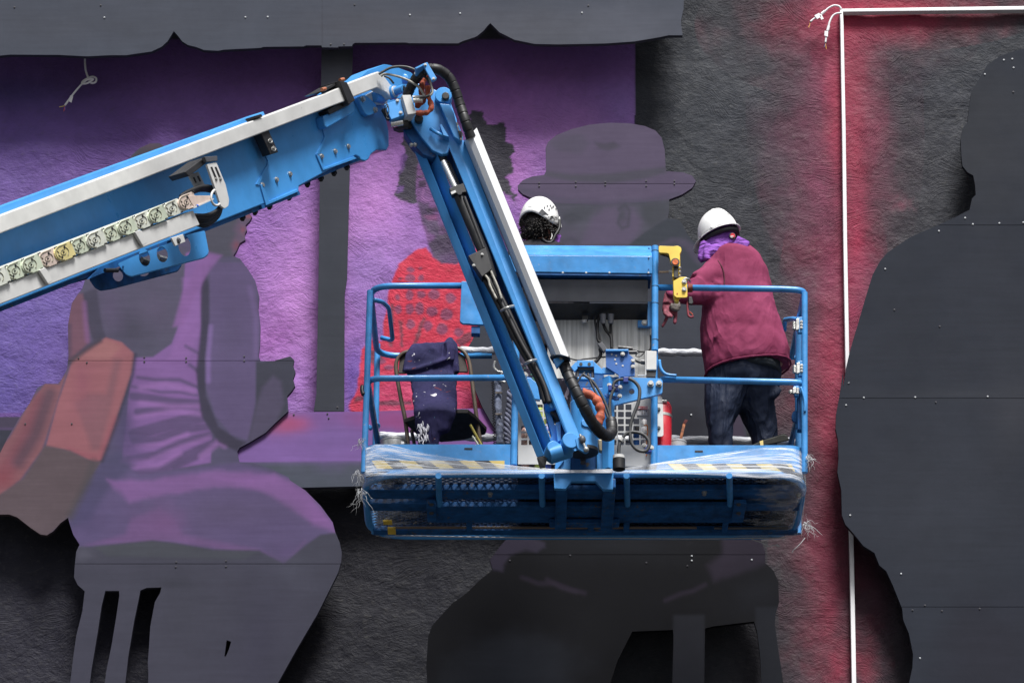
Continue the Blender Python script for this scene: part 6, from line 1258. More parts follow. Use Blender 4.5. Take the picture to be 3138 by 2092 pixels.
# ---- second worker, behind the control station
YP = -1.32
per = empty('person'); tag(per, 'worker with curly black hair and white vented climbing helmet behind the control station', 'person')
e_ = lambda x, y, d=0: PX('E', x, y, YP+d)
def ptorso(sh=0):
    mb = MB(); s0 = e_(540, 700)
    mb.loft([ring(Vector((s0.x, YP+.02, s0.z+dz)), rx-sh, ry-sh, 20) for dz, rx, ry in ((.03, .06, .06), (.0, .14, .09), (-.05, .20, .11), (-.15, .215, .13), (-.35, .20, .135), (-.55, .185, .13), (-.66, .185, .13))])
    for sg in (-1, 1): mb.tube([Vector((s0.x+sg*.17, YP+.02, s0.z-.08)), Vector((s0.x+sg*.24, YP, s0.z-.33)), Vector((s0.x+sg*.14, YP+.18, s0.z-.42)), Vector((s0.x+sg*.08, YP+.24, s0.z-.42))], [.07-sh, .055-sh, .045-sh, .035], 14)
    return mb, s0
mb, s0 = ptorso(); organic(mb, 'jacket', DARKC, per, .012, 4, .018, .09)
mb = MB()
for sg in (-1, 1): mb.loft([ring(Vector((s0.x+sg*.09, YP+.02, z)), rx, rx*1.1, 16) for z, rx in ((s0.z-.60, .105), (s0.z-.75, .10), (s0.z-1.0, .075), (zf+.25, .065), (zf+.08, .06))])
organic(mb, 'trousers', cloth('spattered_trousers', (.02, .02, .035, 1), (.05, .045, .07, 1), splat=[(20, .6, (.25, .22, .28, 1)), (30, .66, (.12, .3, .2, 1))]), per, .012, 4, .018, .09)
mb, s0 = ptorso(.025)
for sg in (-1, 1): mb.loft([ring(Vector((s0.x+sg*.09, YP+.02, z)), rx, rx*1.1, 16) for z, rx in ((s0.z-.60, .085), (s0.z-.75, .08), (s0.z-1.0, .055), (zf+.25, .045), (zf+.08, .045))])
mb.ball(e_(545, 470, 0), .078, .092, .105, 20, 14); mb.tube([e_(530, 760, .01), e_(535, 600, .01)], [.066, .058], 16)
mb.ball(e_(655, 600, -.02), .010, .016, .026, 10, 8); mb.ball(e_(662, 560, .085), .014, .02, .016, 8, 6)
organic(mb, 'body', SKIN, per, .008, 3)
for sg in (-1, 1): organic(MB().ball(Vector((s0.x+sg*.09, YP+.07, zf+.06)), .05, .14, .055, 14, 8), 'boot', BLACKM, per, .012, 2)
HR2 = Matrix.Rotation(R(5), 3, 'Y') @ Matrix.Rotation(R(4), 3, 'X') @ Matrix.Rotation(R(70), 3, 'Z')
hc2 = e_(530, 452)
HAX = (.126, .113, .142)
hat2 = dome(hc2, .126, .113, .142, HR2, 'helmet', SHELL, per, ridge=False, edge=lambda a: -.012+.018*math.cos(2*a+.6)-.006*math.cos(3*a))
def on_shell(x, y, lift_=.0015):
    px_, py_ = c1('E', x, y); R_i = HR2.inverted()
    for k in range(400):
        q = P(px_, py_, YP-.2+k*.0006); l = R_i @ (q-hc2)
        if (l.x/HAX[0])**2+(l.y/HAX[1])**2+(l.z/HAX[2])**2 <= 1: return q+Vector((0, -lift_, 0))
    return P(px_, py_, YP-.05)
def patch(pts, name, mat):
    q = [on_shell(*a) for a in pts]; MB().prism(q, [a+Vector((0, .004, 0)) for a in q]).build(name, mat, hat2)
patch([(560, 312), (595, 345), (630, 378), (560, 384), (528, 352)], 'helmet_vent', DGREY)
for x, y in ((588, 300), (618, 284), (650, 280), (684, 290), (712, 314), (638, 322), (668, 302)): patch([(x-8, y-9), (x+8, y-9), (x+3, y+10), (x-3, y+9)], 'vent_slot', DGREY)
for x in (660, 690, 722): MB().tube([on_shell(x+14*math.cos(a), 406+12*math.sin(a)) for a in np.linspace(0, 6, 10)], .0014, 5).build('cord_loop', BLACKM, hat2)
MB().tube([on_shell(x, y) for x, y in ((415, 295), (430, 291), (450, 290))], .0013, 5).build('vent_line', BLACKM, hat2)
MB().tube(smooth_path([e_(745, 400, -.02), e_(755, 450, -.02), e_(765, 510, -.01)]), .004, 6).build('side_clip', SHELL, hat2)
mb = MB(); rr_ = random.Random(3)
mb.ball(e_(505, 520, .0), .083, .102, .098, 18, 12)
for i in range(430):
    a = rr_.uniform(0, 2*math.pi); ph = rr_.uniform(1.3, 2.5); r0 = .092
    n0 = Vector((math.cos(a)*math.sin(ph), math.sin(a)*math.sin(ph), math.cos(ph))); b = e_(537, 515, .0)+Vector((n0.x*.094, n0.y*.103, n0.z*.098))
    pe = inv(b.x, b.y, b.z)
    if (pe[0]/K2-1500)/.28694 > 615 and (pe[1]/K2-550)/.28694 > 570 and n0.y < .4: continue
    t_ = Vector((rr_.uniform(-1, 1), rr_.uniform(-1, 1), rr_.uniform(-1.5, .3))).normalized(); u_ = n0.cross(t_); cr = rr_.uniform(.005, .009)
    mb.tube([b+t_*(k*.004)+u_*cr*math.sin(k*1.1)+n0*(cr*math.cos(k*1.1)+.002*k*.5) for k in range(7)], [.0035, .004, .004, .0036, .003, .0025, .0014], 5)
hr = mb.build('hair', HAIR, per, smooth=True, fix=False)
MB().tube(smooth_path([e_(750, 430, -.04), e_(745, 520, -.05), e_(700, 600, -.06), e_(665, 665, -.065), e_(610, 670, -.07), e_(560, 630, -.075)]), .0085, 8).build('chin_strap', BLACK, per, smooth=True)
MB().tube(smooth_path([e_(662, 575, -.06), e_(668, 600, -.06), e_(655, 640, -.06)]), .003, 6).build('ear_clip', SHELL, per)
organic(MB().tube(smooth_path([e_(400, 740, -.02), e_(500, 735, -.05), e_(690, 700, -.03), e_(725, 650, .0), e_(740, 600, .04)]), .016, 12), 'neck_wrap', PURPLE, per, .008, 2, .008, .04)

# ------------------------------------------------------------------ things in and on the platform
YC = -1.52
chair = empty('folding_chair'); tag(chair, 'brown metal folding chair with a navy sweatshirt over its back, left in the platform', 'chair')
BROWN = simple('brown_enamel', (.10, .075, .055, 1), .4, var=.15, wear=(.3, .28, .25, 1), wear_amt=.72)
g_ = lambda x, y, d=0: PX('G', x, y, YC+d)
MB().tube(smooth_path([PX('J', 612, 260, YC), g_(510, 1480), g_(470, 1280), g_(430, 1060), g_(418, 940), g_(445, 860), g_(520, 810), g_(700, 780), g_(900, 770), g_(1010, 775), g_(1080, 820), g_(1118, 900), g_(1138, 1010), g_(1175, 1300), g_(1210, 1560), PX('J', 1330, 260, YC)]), .0115, 10).build('chair_frame', BROWN, chair, smooth=True)
MB().plate(round_poly(c('G', 455, 850, 560, 800, 980, 785, 1080, 850, 1115, 1000, 440, 1015), 4), YC+.01, .012).build('backrest', simple('brown_panel', (.035, .026, .022, 1), .5, var=.2), chair, bevel=.003)
zs = zf+.45; sq = [PZ(*c1('G', x, y), zs) for x, y in ((495, 1490), (600, 1455), (1010, 1398), (1110, 1398), (1180, 1450), (1290, 1568))]+[PZ(*c1('J', x, y), zs) for x, y in ((1358, 100), (1150, 150), (930, 175), (700, 110))]
MB().prism(sq, [q+Vector((0, 0, .025)) for q in sq]).build('seat', simple('seat_black', (.012, .01, .01, 1), .6), chair, bevel=.004)
for x in (640, 1290): MB().tube([PZ(*c1('J', x, 60), zs), PX('J', x+(40 if x < 900 else 30), 260, YC+.25)], .010, 8).build('leg', BROWN, chair, smooth='a')
mb = MB()
yh = lambda k, y: -1.775 if k == 'J' else YC-.035-.22*min(1, max(0, (y-1050)/350))
mb.loft([ring(PX(k, (a+b)/2, y, yh(k, y)), (PX(k, b, y, yh(k, y))-PX(k, a, y, yh(k, y))).length/2, d, 22) for k, y, a, b, d in (('G', 735, 570, 985, .03), ('G', 800, 530, 990, .045), ('G', 900, 500, 975, .05), ('G', 1000, 520, 975, .045), ('G', 1100, 552, 1000, .045), ('G', 1200, 572, 1010, .045), ('G', 1300, 580, 1010, .045), ('G', 1400, 586, 1000, .045), ('G', 1500, 600, 955, .045), ('G', 1568, 612, 930, .04), ('J', 100, 690, 925, .04), ('J', 190, 705, 905, .035), ('J', 300, 720, 880, .03))])
mb.tube([g_(920, 700, .0), g_(960, 740, -.01), g_(975, 900, -.02), g_(985, 1020, -.02)], .03, 10)
fl2 = [((700, 730), (940, 705)), ((560, 760), (975, 740)), ((515, 820), (930, 820)), ((492, 900), (905, 880)), ((482, 970), (760, 935)), ((480, 1005), (640, 975))]
mb.loft([[PX('G', a[0]+(b[0]-a[0])*(i/9 if i < 10 else (19-i)/9), a[1]+(b[1]-a[1])*(i/9 if i < 10 else (19-i)/9), YC-(.055 if i < 10 else .015)-.02*math.sin(j*.5)) for i in range(20)] for j, (a, b) in enumerate(fl2)])
mb.tube(smooth_path([g_(485, 985, -.08), g_(600, 975, -.09), g_(760, 930, -.09), g_(900, 880, -.085)]), .013, 10); mb.tube(smooth_path([g_(905, 720, -.07), g_(925, 780, -.08), g_(912, 880, -.085)]), .012, 10); mb.tube(smooth_path([g_(950, 710, -.06), g_(965, 800, -.07), g_(960, 900, -.07)]), .011, 10)
mb.tube([PX('J', 925, 40, -1.76), PX('J', 985, 60, -1.76), PX('J', 1000, 20, -1.76)], .02, 10)
sw = organic(mb, 'sweatshirt', HOOD, None, .008, 3, .014, .07); tag(sw, 'navy sweatshirt spattered with white paint draped over the folding chair', 'sweatshirt')
mb = MB()
for (x, y, dx, dy) in ((640, 300, 0, 60), (655, 420, 10, 70), (620, 500, 20, 40), (675, 470, -20, 50)):
    pass
for k in range(26):
    x = rr_.uniform(700, 800); y = rr_.uniform(-60, 150); q = PX('J', x, y, -1.775-.044); mb.tube([q, q+Vector((rr_.uniform(-.012, .012), 0, -rr_.uniform(.008, .03))), q+Vector((rr_.uniform(-.014, .014), 0, -rr_.uniform(.03, .045)))], [.002, .004, .0015], 5)
mb.tube([g_(655, 1355, -.28), g_(640, 1400, -.29), g_(628, 1430, -.29)], [.0015, .004, .001], 6)
sp_ = mb.build('dried_paint', simple('paint_skin', (.62, .62, .68, 1), .5), sw, smooth=True); sp_['kind'] = 'stuff'
# lanyards
STRAP = simple('grey_webbing', (.15, .17, .24, 1), .85, var=.5, nscale=40, bump=.6, bscale=130, wear=(.5, .5, .55, 1), wear_amt=.6)
ln = MB(); pth = smooth_path([PX('G', x, y, -1.72) for x, y in ((1400, 1030), (1395, 1110), (1402, 1200), (1398, 1300), (1405, 1400), (1408, 1500), (1412, 1620), (1415, 1700))], 8)
ln.tube(pth, [.022*(1+.04*math.sin(i*1.7)) for i in range(len(pth))], 8)
l_ = organic(ln, 'safety_lanyard', STRAP, None, .006, 1, .008, .02); tag(l_, 'grey paint-stained webbing lanyard hanging from the middle rail beside the blue arm', 'lanyard')
MB().tube([q+Vector((-.028+(.006 if i % 2 else -.006), -.004, 0)) for i, q in enumerate(pth)], .004, 5).build('ruffled_edge', BLACK, l_)
MB().tube(smooth_path([PX('G', x, y, -1.74) for x, y in ((1370, 900), (1360, 960), (1400, 1000), (1440, 1010), (1400, 1080), (1470, 1100))]), .008, 8).build('hook', STEEL, l_, smooth=True)
for y in (1190, 1395): MB().plate(c('G', 1374, y, 1436, y, 1436, y+16, 1374, y+16), -1.752, .008).build('stitched_band', RAG, l_)
pth = smooth_path([PX('G', x, y, -1.68) for x, y in ((1520, 1180), (1515, 1300), (1500, 1400), (1485, 1500), (1490, 1620), (1500, 1700))], 8)
ln = MB()
for ph in (0, 2.1, 4.2): ln.tube([q+Vector((.012*math.cos(i*.6+ph), .012*math.sin(i*.6+ph), 0)) for i, q in enumerate(pth)], .011, 8)
o = ln.build('rope', simple('dirty_rope', (.16, .17, .24, 1), .85, var=.7, nscale=18, bump=.5), smooth=True); tag(o, 'twisted dirty rope hanging just left of the left perforated plate', 'rope')
# plastic wrapped rails at the back
WRAP = NT('bunched_film'); n_ = WRAP.noise(1, 5, .7, WRAP.map((9, 40, 40), None, (0, .5, 0)), 1.2); WRAP.base(WRAP.ramp(n_, [(.3, (.18, .19, .25, 1)), (.5, (.55, .57, .62, 1)), (.7, (.82, .83, .85, 1))])); WRAP.set(Roughness=.3, Specular_IOR_Level=.6); WRAP.bump(n_, .9, .012)
def wrapped(x0, y0, x1, y1, r_, lab):
    a, b = P(x0, y0, YF), P(x1, y1, YF); n = 150; mb = MB()
    mb.tube([a+(b-a)*(i/n)+Vector((0, 0, .002*math.sin(i*.9))) for i in range(n+1)], [r_*(1+.10*math.sin(i*.55)+.07*math.sin(i*1.3+1)+.05*rr_.random()) for i in range(n+1)], 14)
    o = mb.build('film_wrapping', WRAP.m, None, smooth=True); tag(o, lab, 'plastic wrap'); return o
wrapped(1058, 805, 1812, 812, .021, 'white plastic film wound round the rear top rail of the platform')
wrapped(868, 1001, 1826, 1013, .022, 'white plastic film wound round the rear middle rail just above the toe boards')
# loose film strands
FILM2 = simple('loose_film', (.45, .46, .48, 1), .35, var=.1, spec=.6)
def tuft(k, x, y, n, L, spread, d, label, seed, Y=YN-.03, cat='plastic film', curl=.02):
    rg = random.Random(seed); mb = MB(); w = PX(k, x, y, Y)
    for i in range(n):
        a = math.atan2(d[1], d[0])+rg.gauss(0, spread*.8); l = L*rg.uniform(.35, 1); p = w+Vector((rg.uniform(-.012, .012), rg.uniform(-.02, .02), rg.uniform(-.012, .012))); pts = [p]
        for s_ in range(9):
            a += rg.gauss(0, .75); p = p+Vector((math.cos(a)*l/7, rg.uniform(-.006, .006), math.sin(a)*l/7-.001*s_)); pts.append(p)
        r0 = rg.uniform(.0008, .0024); mb.tube(pts, [r0*(1-.08*j) for j in range(10)], 4)
    o = mb.build('film_shred', FILM2, None, smooth=True, fix=False); tag(o, label, cat); return o
tuft('J', 135, 170, 14, .06, .8, (.2, -1), 'torn film end at the top of the platform left corner post', 1)
tuft('J', 128, 480, 16, .05, .8, (-.6, .1), 'short frayed film beside the left end of the base rail', 6)
tuft('J', 135, 640, 13, .13, .12, (-.18, -1), 'ragged white film tail hanging off the left side of the platform', 2)
tuft('K', 2215, 300, 16, .075, .5, (.4, -1), 'small torn film scrap at the right corner post of the platform', 3)
tuft('K', 2190, 930, 22, .09, .5, (.2, -1), 'large tangle of torn film at the lower right corner of the platform', 4, Y=-1.3)
o = MB().tube(smooth_path([PX('K', x, y, -1.05) for x, y in ((1690, 1072), (1740, 1090), (1800, 1110), (1850, 1140), (1900, 1130), (1950, 1140), (1920, 1120))]), .003, 5).build('film_shred', FILM2); tag(o, 'thin film thread trailing under the right part of the platform', 'plastic film')
o = MB().tube(smooth_path([PX('K', x, y, -1.2) for x, y in ((2190, 1060), (2150, 1110), (2110, 1150), (2080, 1175), (2068, 1200))]), .0026, 5).build('film_shred', FILM2); tag(o, 'single film thread dangling below the lower right corner tangle', 'plastic film')
# stretch film over the front
def film_mat(name, dens, streak, vs=34):
    t = NT(name); a = t.node('ShaderNodeVertexColor'); a.layer_name = 'uvf'
    st_ = t.noise(1, 4, .65, t.map((2.2, vs, 1), a.outputs['Color']), .15); f = t.ramp(st_, [(.47, 0), (.60, 1)])
    sep = t.node('ShaderNodeSeparateColor'); t.l(a.outputs['Color'], sep.inputs[0])
    al = t.math('ADD', t.math('MULTIPLY', f, streak), t.math('MULTIPLY', sep.outputs[2], dens)); al = t.math('MINIMUM', al, .97)
    t.base((.80, .83, .88, 1)); t.set(Roughness=.22, Specular_IOR_Level=.5); t.l(al, t.b.inputs['Alpha']); t.bump(st_, .6, .004); return t.m
def film(name, up, lo, Ys, mat, dens, label=None, nu=60, nv=10, parent=None):
    # up/lo: lists of grid points left to right; Ys depth per point; dens per point
    def samp(lst, u):
        f = u*(len(lst)-1); i = min(int(f), len(lst)-2); t_ = f-i; a, b = lst[i], lst[i+1]
        return tuple(a[k]+(b[k]-a[k])*t_ for k in range(len(a))) if hasattr(a, '__len__') else a+(b-a)*t_
    vs = []; cs = []
    for i in range(nu+1):
        u = i/nu; A = samp(up, u); B = samp(lo, u); Y = samp(Ys, u); dn = samp(dens, u)
        for j in range(nv+1):
            v = j/nv; x = A[0]+(B[0]-A[0])*v; y = A[1]+(B[1]-A[1])*v; yy = Y[0]+(Y[1]-Y[0])*v
            vs.append(tuple(P(x, y, yy))); cs.append((u*2, v, dn, 1))
    fs = [(i*(nv+1)+j, (i+1)*(nv+1)+j, (i+1)*(nv+1)+j+1, i*(nv+1)+j+1) for i in range(nu) for j in range(nv)]
    me = bpy.data.meshes.new(name); me.from_pydata(vs, [], fs); at = me.color_attributes.new('uvf', 'FLOAT_COLOR', 'POINT'); at.data.foreach_set('color', np.array(cs, np.float32).ravel())
    o = link(name, me, mat, parent, smooth=True); s_ = o.modifiers.new('skin', 'SOLIDIFY'); s_.thickness = .0004
    if label: tag(o, label, 'plastic film')
    return o
FM = film_mat('stretch_film', .42, .46, 20); FM2 = film_mat('clear_film', 1.0, .16, 12)
a_, b_ = YN-.028, YN-.032; m_ = (YN-.22, YN-.22)
upL = c('J', 150, 330, 195, 225, 300, 192, 420, 196, 620, 245, 800, 285, 1200, 352, 1700, 408, 2000, 432, 2352, 448); loL = c('J', 150, 520, 195, 505, 300, 500, 420, 498, 620, 497, 800, 494, 1200, 488, 1700, 482, 2000, 476, 2352, 468)
fm = film('stretch_film', upL, loL, [(YN+.05, YN+.04), (a_, b_), (a_, b_), (a_, b_), (a_, b_), (YN-.04, YN-.04), (YN-.07, YN-.07), (YN-.12, YN-.12), (YN-.17, YN-.17), m_], FM, [.2, .28, .22, .16, .16, .2, .3, .55, .8, .95], 'stretch film pulled from the left corner over striped tape to the jib mount')
upR = c('K', 0, 428, 400, 416, 620, 390, 900, 345, 1150, 310, 1400, 270, 1600, 240, 1800, 217, 1960, 212, 2080, 222, 2150, 250, 2185, 330); loR = c('K', 0, 452, 400, 455, 620, 458, 900, 460, 1150, 466, 1400, 478, 1600, 492, 1800, 502, 1960, 500, 2080, 512, 2150, 535, 2200, 570)
film('stretch_film', upR, loR, [m_, (YN-.17, YN-.17), (YN-.14, YN-.14), (YN-.1, YN-.1), (YN-.07, YN-.07), (YN-.045, YN-.045), (a_, b_), (a_, b_), (a_, b_), (a_, b_), (a_, b_), (YN+.05, YN+.05)], FM, [.95, .85, .62, .42, .32, .24, .2, .18, .16, .2, .24, .2], 'stretch film pulled from the right corner over striped tape to the jib mount')
# clear film round the bottom corners and its rolled lower edge
film('stretch_film', c('J', 132, 520, 250, 505, 420, 500, 560, 498, 700, 494), c('J', 215, 985, 290, 1085, 400, 1110, 620, 1096, 1000, 1092), [(YN-.02, YF), (YN-.035, YF-.02), (YN-.035, YF-.02), (YN-.03, YF), (YN-.03, YF)], FM2, [.22, .14, .06, .0, -.2], 'clear film sagging round the lower left corner of the platform')
film('stretch_film', c('K', 1500, 480, 1800, 500, 2000, 510, 2120, 520, 2205, 560), c('K', 1300, 1066, 1700, 1070, 2000, 1068, 2110, 1040, 2170, 900), [(YN-.03, YF), (YN-.03, YF), (YN-.035, YF-.02), (YN-.035, YF-.02), (YN-.02, YF)], FM2, [-.2, 0, .07, .16, .24], 'clear film sagging round the lower right corner of the platform')
o = MB().tube([PX('J', 400, 1078, YF-.03), PX('J', 1000, 1092, YF-.03), PX('J', 1700, 1102, YF-.03), PX('K', 0, 1060, YF-.03), PX('K', 1200, 1070, YF-.03), PX('K', 2000, 1060, YF-.03)], .0034, 6).build('film_edge', simple('film_roll', (.4, .4, .42, 1), .3)); tag(o, 'rolled lower edge of the film stretched under the back of the platform', 'plastic film')

# fire extinguisher on the right upright
i_ = lambda x, y, Y=YN+.10: PX('I', x, y, Y)
ext = empty('fire_extinguisher'); tag(ext, 'red fire extinguisher behind a white bracket beside the blue upright', 'fire extinguisher')
a, b = i_(168, 1400), i_(168, 1000); MB().tube([a+Vector((0, 0, -.10)), a, b, b+Vector((0, 0, .025)), b+Vector((0, 0, .04))], [.05, .05, .05, .04, .018], 24).build('cylinder', RED, ext, smooth='a')
MB().tube([i_(168, 1078), i_(168, 1105)], .0515, 24).build('clamp_band', STEEL, ext, smooth='a'); MB().tube([i_(204, 1170, YN+.078), i_(204, 1370, YN+.078)], .020, 20).build('paper_label', simple('label_pale', (.5, .48, .48, 1), .5), ext, smooth='a')
MB().plate(c('I', 112, 878, 150, 876, 165, 890, 168, 950, 116, 952), YN+.04, .03).build('valve', WHITE, ext, bevel=.003); MB().cyl(i_(150, 930, YN+.05), i_(212, 932, YN+.05), .010, 10).build('nozzle', STEEL, ext, smooth='a')
wb = MB().plate(round_poly(c('I', 108, 955, 172, 958, 178, 1275, 165, 1290, 108, 1290), 2), YN+.02, .006).build('wall_bracket', WHITE, ext, bevel=.001)
for y in (1015, 1205): bolt(PX('I', 128, y, YN+.02), wb, .008, mat=DGREY)
# tub, brush, can, sticks, saw
k_ = lambda x, y, Y: PX('K', x, y, Y)
def can(k, xl, xr, yt, Y, h, name, mat, label, cat, rim=None):
    a, b = PX(k, xl, yt, Y), PX(k, xr, yt, Y); m = (a+b)/2; r_ = (b-a).length/2; root = empty(name); tag(root, label, cat); m.z -= .012
    MB().tube([Vector((m.x, m.y, zf+.035)), Vector((m.x, m.y, zf+.035))+Vector((0, 0, .004)), m], [r_*.9, r_*.92, r_*.97], 28).build('side', mat, root, smooth='a'); MB().tube([m+Vector((0, 0, .0)), m+Vector((0, 0, .012))], r_, 28).build('rim', rim or mat, root, smooth='a', bevel=.002); return root, m, r_
PLAS = simple('milky_plastic', (.55, .56, .58, 1), .3, var=.1); PLAS.node_tree.nodes['Principled BSDF'].inputs['Transmission Weight'].default_value = .25
can('K', 900, 1084, 165, -1.72, .25, 'plastic_tub', PLAS, 'round milky plastic tub beside the fire extinguisher behind the toe board', 'tub')
cn, cm, cr = can('W', 690, 1230, 1120, -1.72, .25, 'paint_can', STEEL, 'shiny metal paint can behind the left toe board', 'paint can')
MB().plate(c('W', 1105, 1120, 1165, 1128, 1165, 1172, 1105, 1172), -1.72-cr-.002, .002).build('label', LW, cn)
brs = empty('paint_brush'); tag(brs, 'worn paint brush with a stained wooden handle standing in the plastic tub', 'paint brush')
MB().prism([i_(338, 1320, -1.72), i_(368, 1322, -1.72), i_(405, 1160, -1.72), i_(378, 1150, -1.72)], [i_(340, 1320, -1.705), i_(366, 1322, -1.705), i_(403, 1160, -1.705), i_(380, 1150, -1.705)]).build('handle', simple('stained_wood', (.30, .10, .035, 1), .6, var=.6, nscale=45), brs, bevel=.002)
MB().prism([i_(378, 1150, -1.722), i_(405, 1160, -1.722), i_(430, 1125, -1.722), i_(398, 1115, -1.722)], [i_(380, 1150, -1.70), i_(403, 1160, -1.70), i_(428, 1125, -1.70), i_(400, 1115, -1.70)]).build('bristles', simple('bristle', (.08, .015, .015, 1), .9, bump=.5), brs)
o = MB().tube([PX('J', 1212, 5, -1.62), PX('J', 1330, 220, -1.62)], .0075, 8).build('wooden_stick', simple('yellow_stick', (.35, .30, .05, 1), .6, var=.3)); tag(o, 'yellow painted stick leaning by the chair legs', 'stick')
o = MB().tube([PX('J', 1232, 112, -1.66), PX('J', 1300, 215, -1.66)], .005, 8).build('stirring_stick', simple('pale_stick', (.5, .52, .42, 1), .6, var=.3)); tag(o, 'thin pale stirring stick below the yellow stick', 'stick')
saw = empty('hand_tool'); tag(saw, 'long black tool handle bound with yellow tape, resting on the right toe board', 'tool')
MB().prism([i_(1030, 1400, -1.83), i_(1170, 1395, -1.83), i_(1470, 1330, -1.83), i_(1440, 1280, -1.83), i_(1410, 1262, -1.83), i_(1180, 1332, -1.83)], [i_(1040, 1400, -1.80), i_(1170, 1395, -1.79), i_(1462, 1330, -1.79), i_(1436, 1282, -1.79), i_(1410, 1264, -1.79), i_(1180, 1334, -1.80)]).build('handle', simple('olive_black', (.012, .013, .010, 1), .6, var=.3, spec=.2), saw, bevel=.006)
MB().prism([i_(1160, 1340, -1.835), i_(1196, 1328, -1.835), i_(1200, 1396, -1.835), i_(1172, 1400, -1.835)], [i_(1160, 1340, -1.785), i_(1196, 1328, -1.785), i_(1200, 1396, -1.785), i_(1172, 1400, -1.785)]).build('tape_band', simple('tape_cream', (.62, .48, .16, 1), .5), saw)
# spray cans and bags seen through the perforated plates
for (k, x, y, w_, h_h, cc, lab, nm) in (('H', 1325, 1080, 26, 260, (.6, .6, .62, 1), 'white bottle behind the right perforated plate', 'spray_bottle'), ('H', 1355, 1200, 18, 180, (.7, .45, .08, 1), 'yellow spray can behind the right perforated plate', 'spray_can'),
                                     ('H', 1260, 1220, 34, 150, (.03, .16, .5, 1), 'blue can low behind the right perforated plate', 'spray_can'), ('H', 330, 1040, 46, 260, (.42, .5, .12, 1), 'green and white container behind the left perforated plate', 'container'),
                                     ('H', 185, 1190, 30, 160, (.5, .3, .25, 1), 'pinkish tin behind the left perforated plate', 'tin'), ('H', 395, 1170, 30, 200, (.04, .08, .4, 1), 'dark blue tin behind the left perforated plate', 'tin')):
    w = PX(k, x, y-h_h*.4, YN+.16); rr2 = w_*.00075; zb_ = zf+.03; root = empty(nm); tag(root, lab, nm.replace('_', ' '))
    m2 = simple(nm+'_'+lab[:6], cc, .35, var=.5, nscale=22); MB().tube([Vector((w.x, w.y, zb_)), Vector((w.x, w.y, w.z-.02)), Vector((w.x, w.y, w.z-.005))], [rr2, rr2, rr2*.5], 18).build('side', m2, root, smooth='a'); MB().tube([Vector((w.x, w.y, w.z-.005)), Vector((w.x, w.y, w.z+.03))], rr2*.4, 12).build('cap', WHITE if cc[0] > .5 else BLACKM, root, smooth='a')
o = MB().tube(smooth_path([PX('H', x, y, YN+.05) for x, y in ((1330, 1108), (1360, 1110), (1362, 1180), (1352, 1260), (1362, 1330), (1350, 1400))]), .003, 6).build('orange_string', simple('string_orange', (.6, .18, .05, 1), .7)); tag(o, 'thin orange string hanging on the right perforated plate', 'string')

# ------------------------------------------------------------------ light channels and their cables on the wall
PLW = simple('white_profile', (.72, .71, .73, 1), .45, var=.05, nscale=3)
YW = -.055
def channel(pts, w_, lab):
    mb = MB(); n = len(pts); f = []; 
    vert = abs(pts[0][1]-pts[-1][1]) > abs(pts[0][0]-pts[-1][0])
    rings_ = []
    for x, y, ww in pts:
        a = P(x-ww/2 if vert else x, y if vert else y-ww/2, YW); b = P(x+ww/2 if vert else x, y if vert else y+ww/2, YW)
        rings_.append([a, b, b+Vector((0, .045, 0)), a+Vector((0, .045, 0))])
    mb.loft(rings_); o = mb.build('light_channel', PLW, None, bevel=.003); tag(o, lab, 'light channel'); return o
channel([(1935, 24, 7.4), (2150, 21, 8), (2352, 18.5, 8.6), (2500, 16.5, 8.6)], 8, 'white plastic light channel running level along the top right of the wall')
channel([(1932.5, 20, 7), (1934, 60, 7.6), (1938.4, 300, 8.2), (1941.6, 560, 8.6), (1945.9, 800, 9), (1950, 1000, 9.2), (1955.8, 1230, 9.6), (1958.8, 1400, 10), (1963, 1640, 10.4), (1967, 1800, 10.6)], 8, 'white plastic light channel running down the red paint on the right')
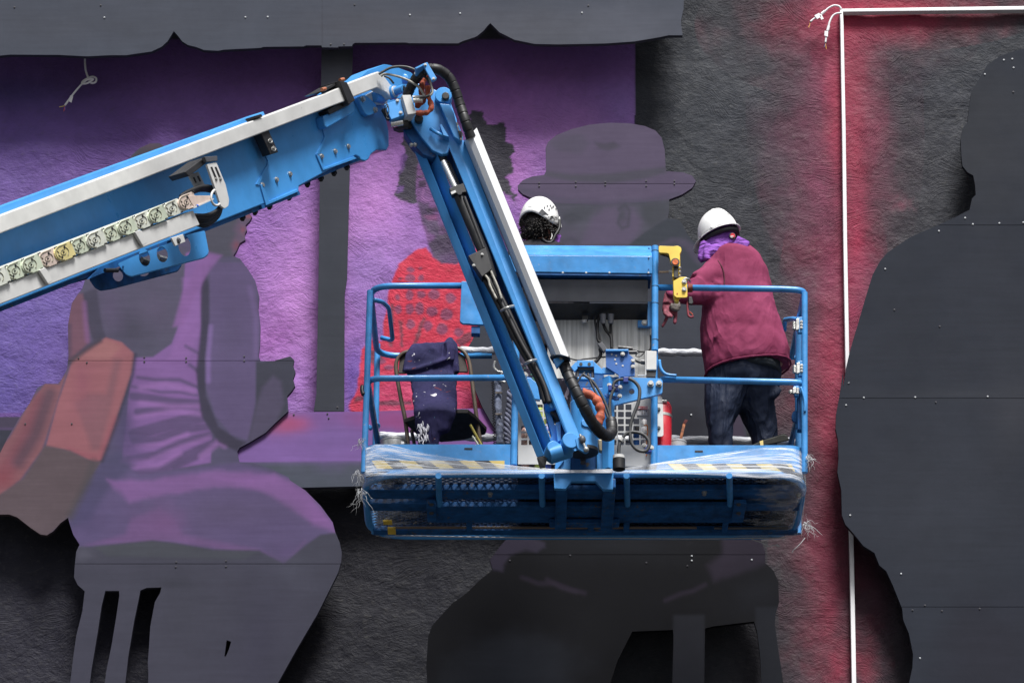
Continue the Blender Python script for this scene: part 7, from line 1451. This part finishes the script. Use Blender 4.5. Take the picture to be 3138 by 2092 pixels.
def cable(k, pts, lab, ends, Y=-.09, r_=.0062):
    root = empty('power_cable'); tag(root, lab, 'cable')
    MB().tube(smooth_path([PX(k, p[0], p[1], Y-(p[2] if len(p) > 2 else 0)) for p in pts]), r_, 8).build('sheath', PLW, root, smooth=True)
    e0 = pts[-1]
    for i, (dx, dy, cc) in enumerate(ends): MB().tube(smooth_path([PX(k, e0[0], e0[1], Y), PX(k, e0[0]+dx*.4, e0[1]+dy*.6, Y), PX(k, e0[0]+dx, e0[1]+dy, Y)]), .0024, 6).build('bare_wire', simple('wire%d' % i, cc, .5), root, smooth=True)
    return root
ends = [(-14, 34, (.5, .25, .05, 1)), (-4, 40, (.4, .06, .06, 1)), (6, 30, (.15, .1, .3, 1))]
r1 = cable('S', [(1288, 55), (1275, 38), (1245, 34), (1215, 48), (1190, 70), (1160, 95), (1130, 110), (1108, 128)], 'upper of two loose white cables at the corner of the light channels', [(-12, 34, (.6, .3, .05, 1)), (-6, 40, (.3, .1, .1, 1))])
MB().plate(c('S', 1132, 90, 1160, 76, 1172, 98, 1148, 112), -.10, .006).build('cable_tag', PLW, r1); MB().plate(c('S', 1160, 90, 1172, 84, 1186, 110, 1172, 116), -.10, .004).build('cable_tag', LW, r1); MB().tube([PX('S', 1192, 66, -.09), PX('S', 1172, 84, -.09)], .009, 8).build('cable_joint', PLW, r1)
r2 = cable('S', [(1290, 78), (1262, 80), (1238, 95), (1220, 130), (1212, 165), (1203, 200), (1196, 250)], 'lower of two loose white cables, hanging over the red paint', [(6, 38, (.6, .3, .05, 1)), (-8, 26, (.1, .1, .25, 1))])
MB().plate(c('S', 1192, 180, 1212, 184, 1210, 214, 1190, 208), -.10, .006).build('cable_tag', PLW, r2); MB().tube([PX('S', 1216, 152, -.09), PX('S', 1208, 180, -.09)], .009, 8).build('cable_joint', PLW, r2)
r3 = cable('A', [(583, 380, .0), (584, 440), (590, 490), (606, 535), (625, 570, .02), (655, 565, .02), (660, 540, .02), (635, 528, .01), (600, 540), (568, 560), (566, 575, .01), (600, 572, .02), (640, 545, .03), (600, 548, .03), (560, 580), (520, 625), (485, 670), (445, 725)], 'knotted white cable dangling below the scalloped board at the left', [(-38, 10, (.6, .5, .1, 1)), (-8, 40, (.5, .08, .06, 1)), (4, 28, (.1, .08, .4, 1))])
MB().plate(c('A', 482, 655, 502, 662, 490, 705, 472, 695), -.10, .004).build('cable_tag', PLW, r3)
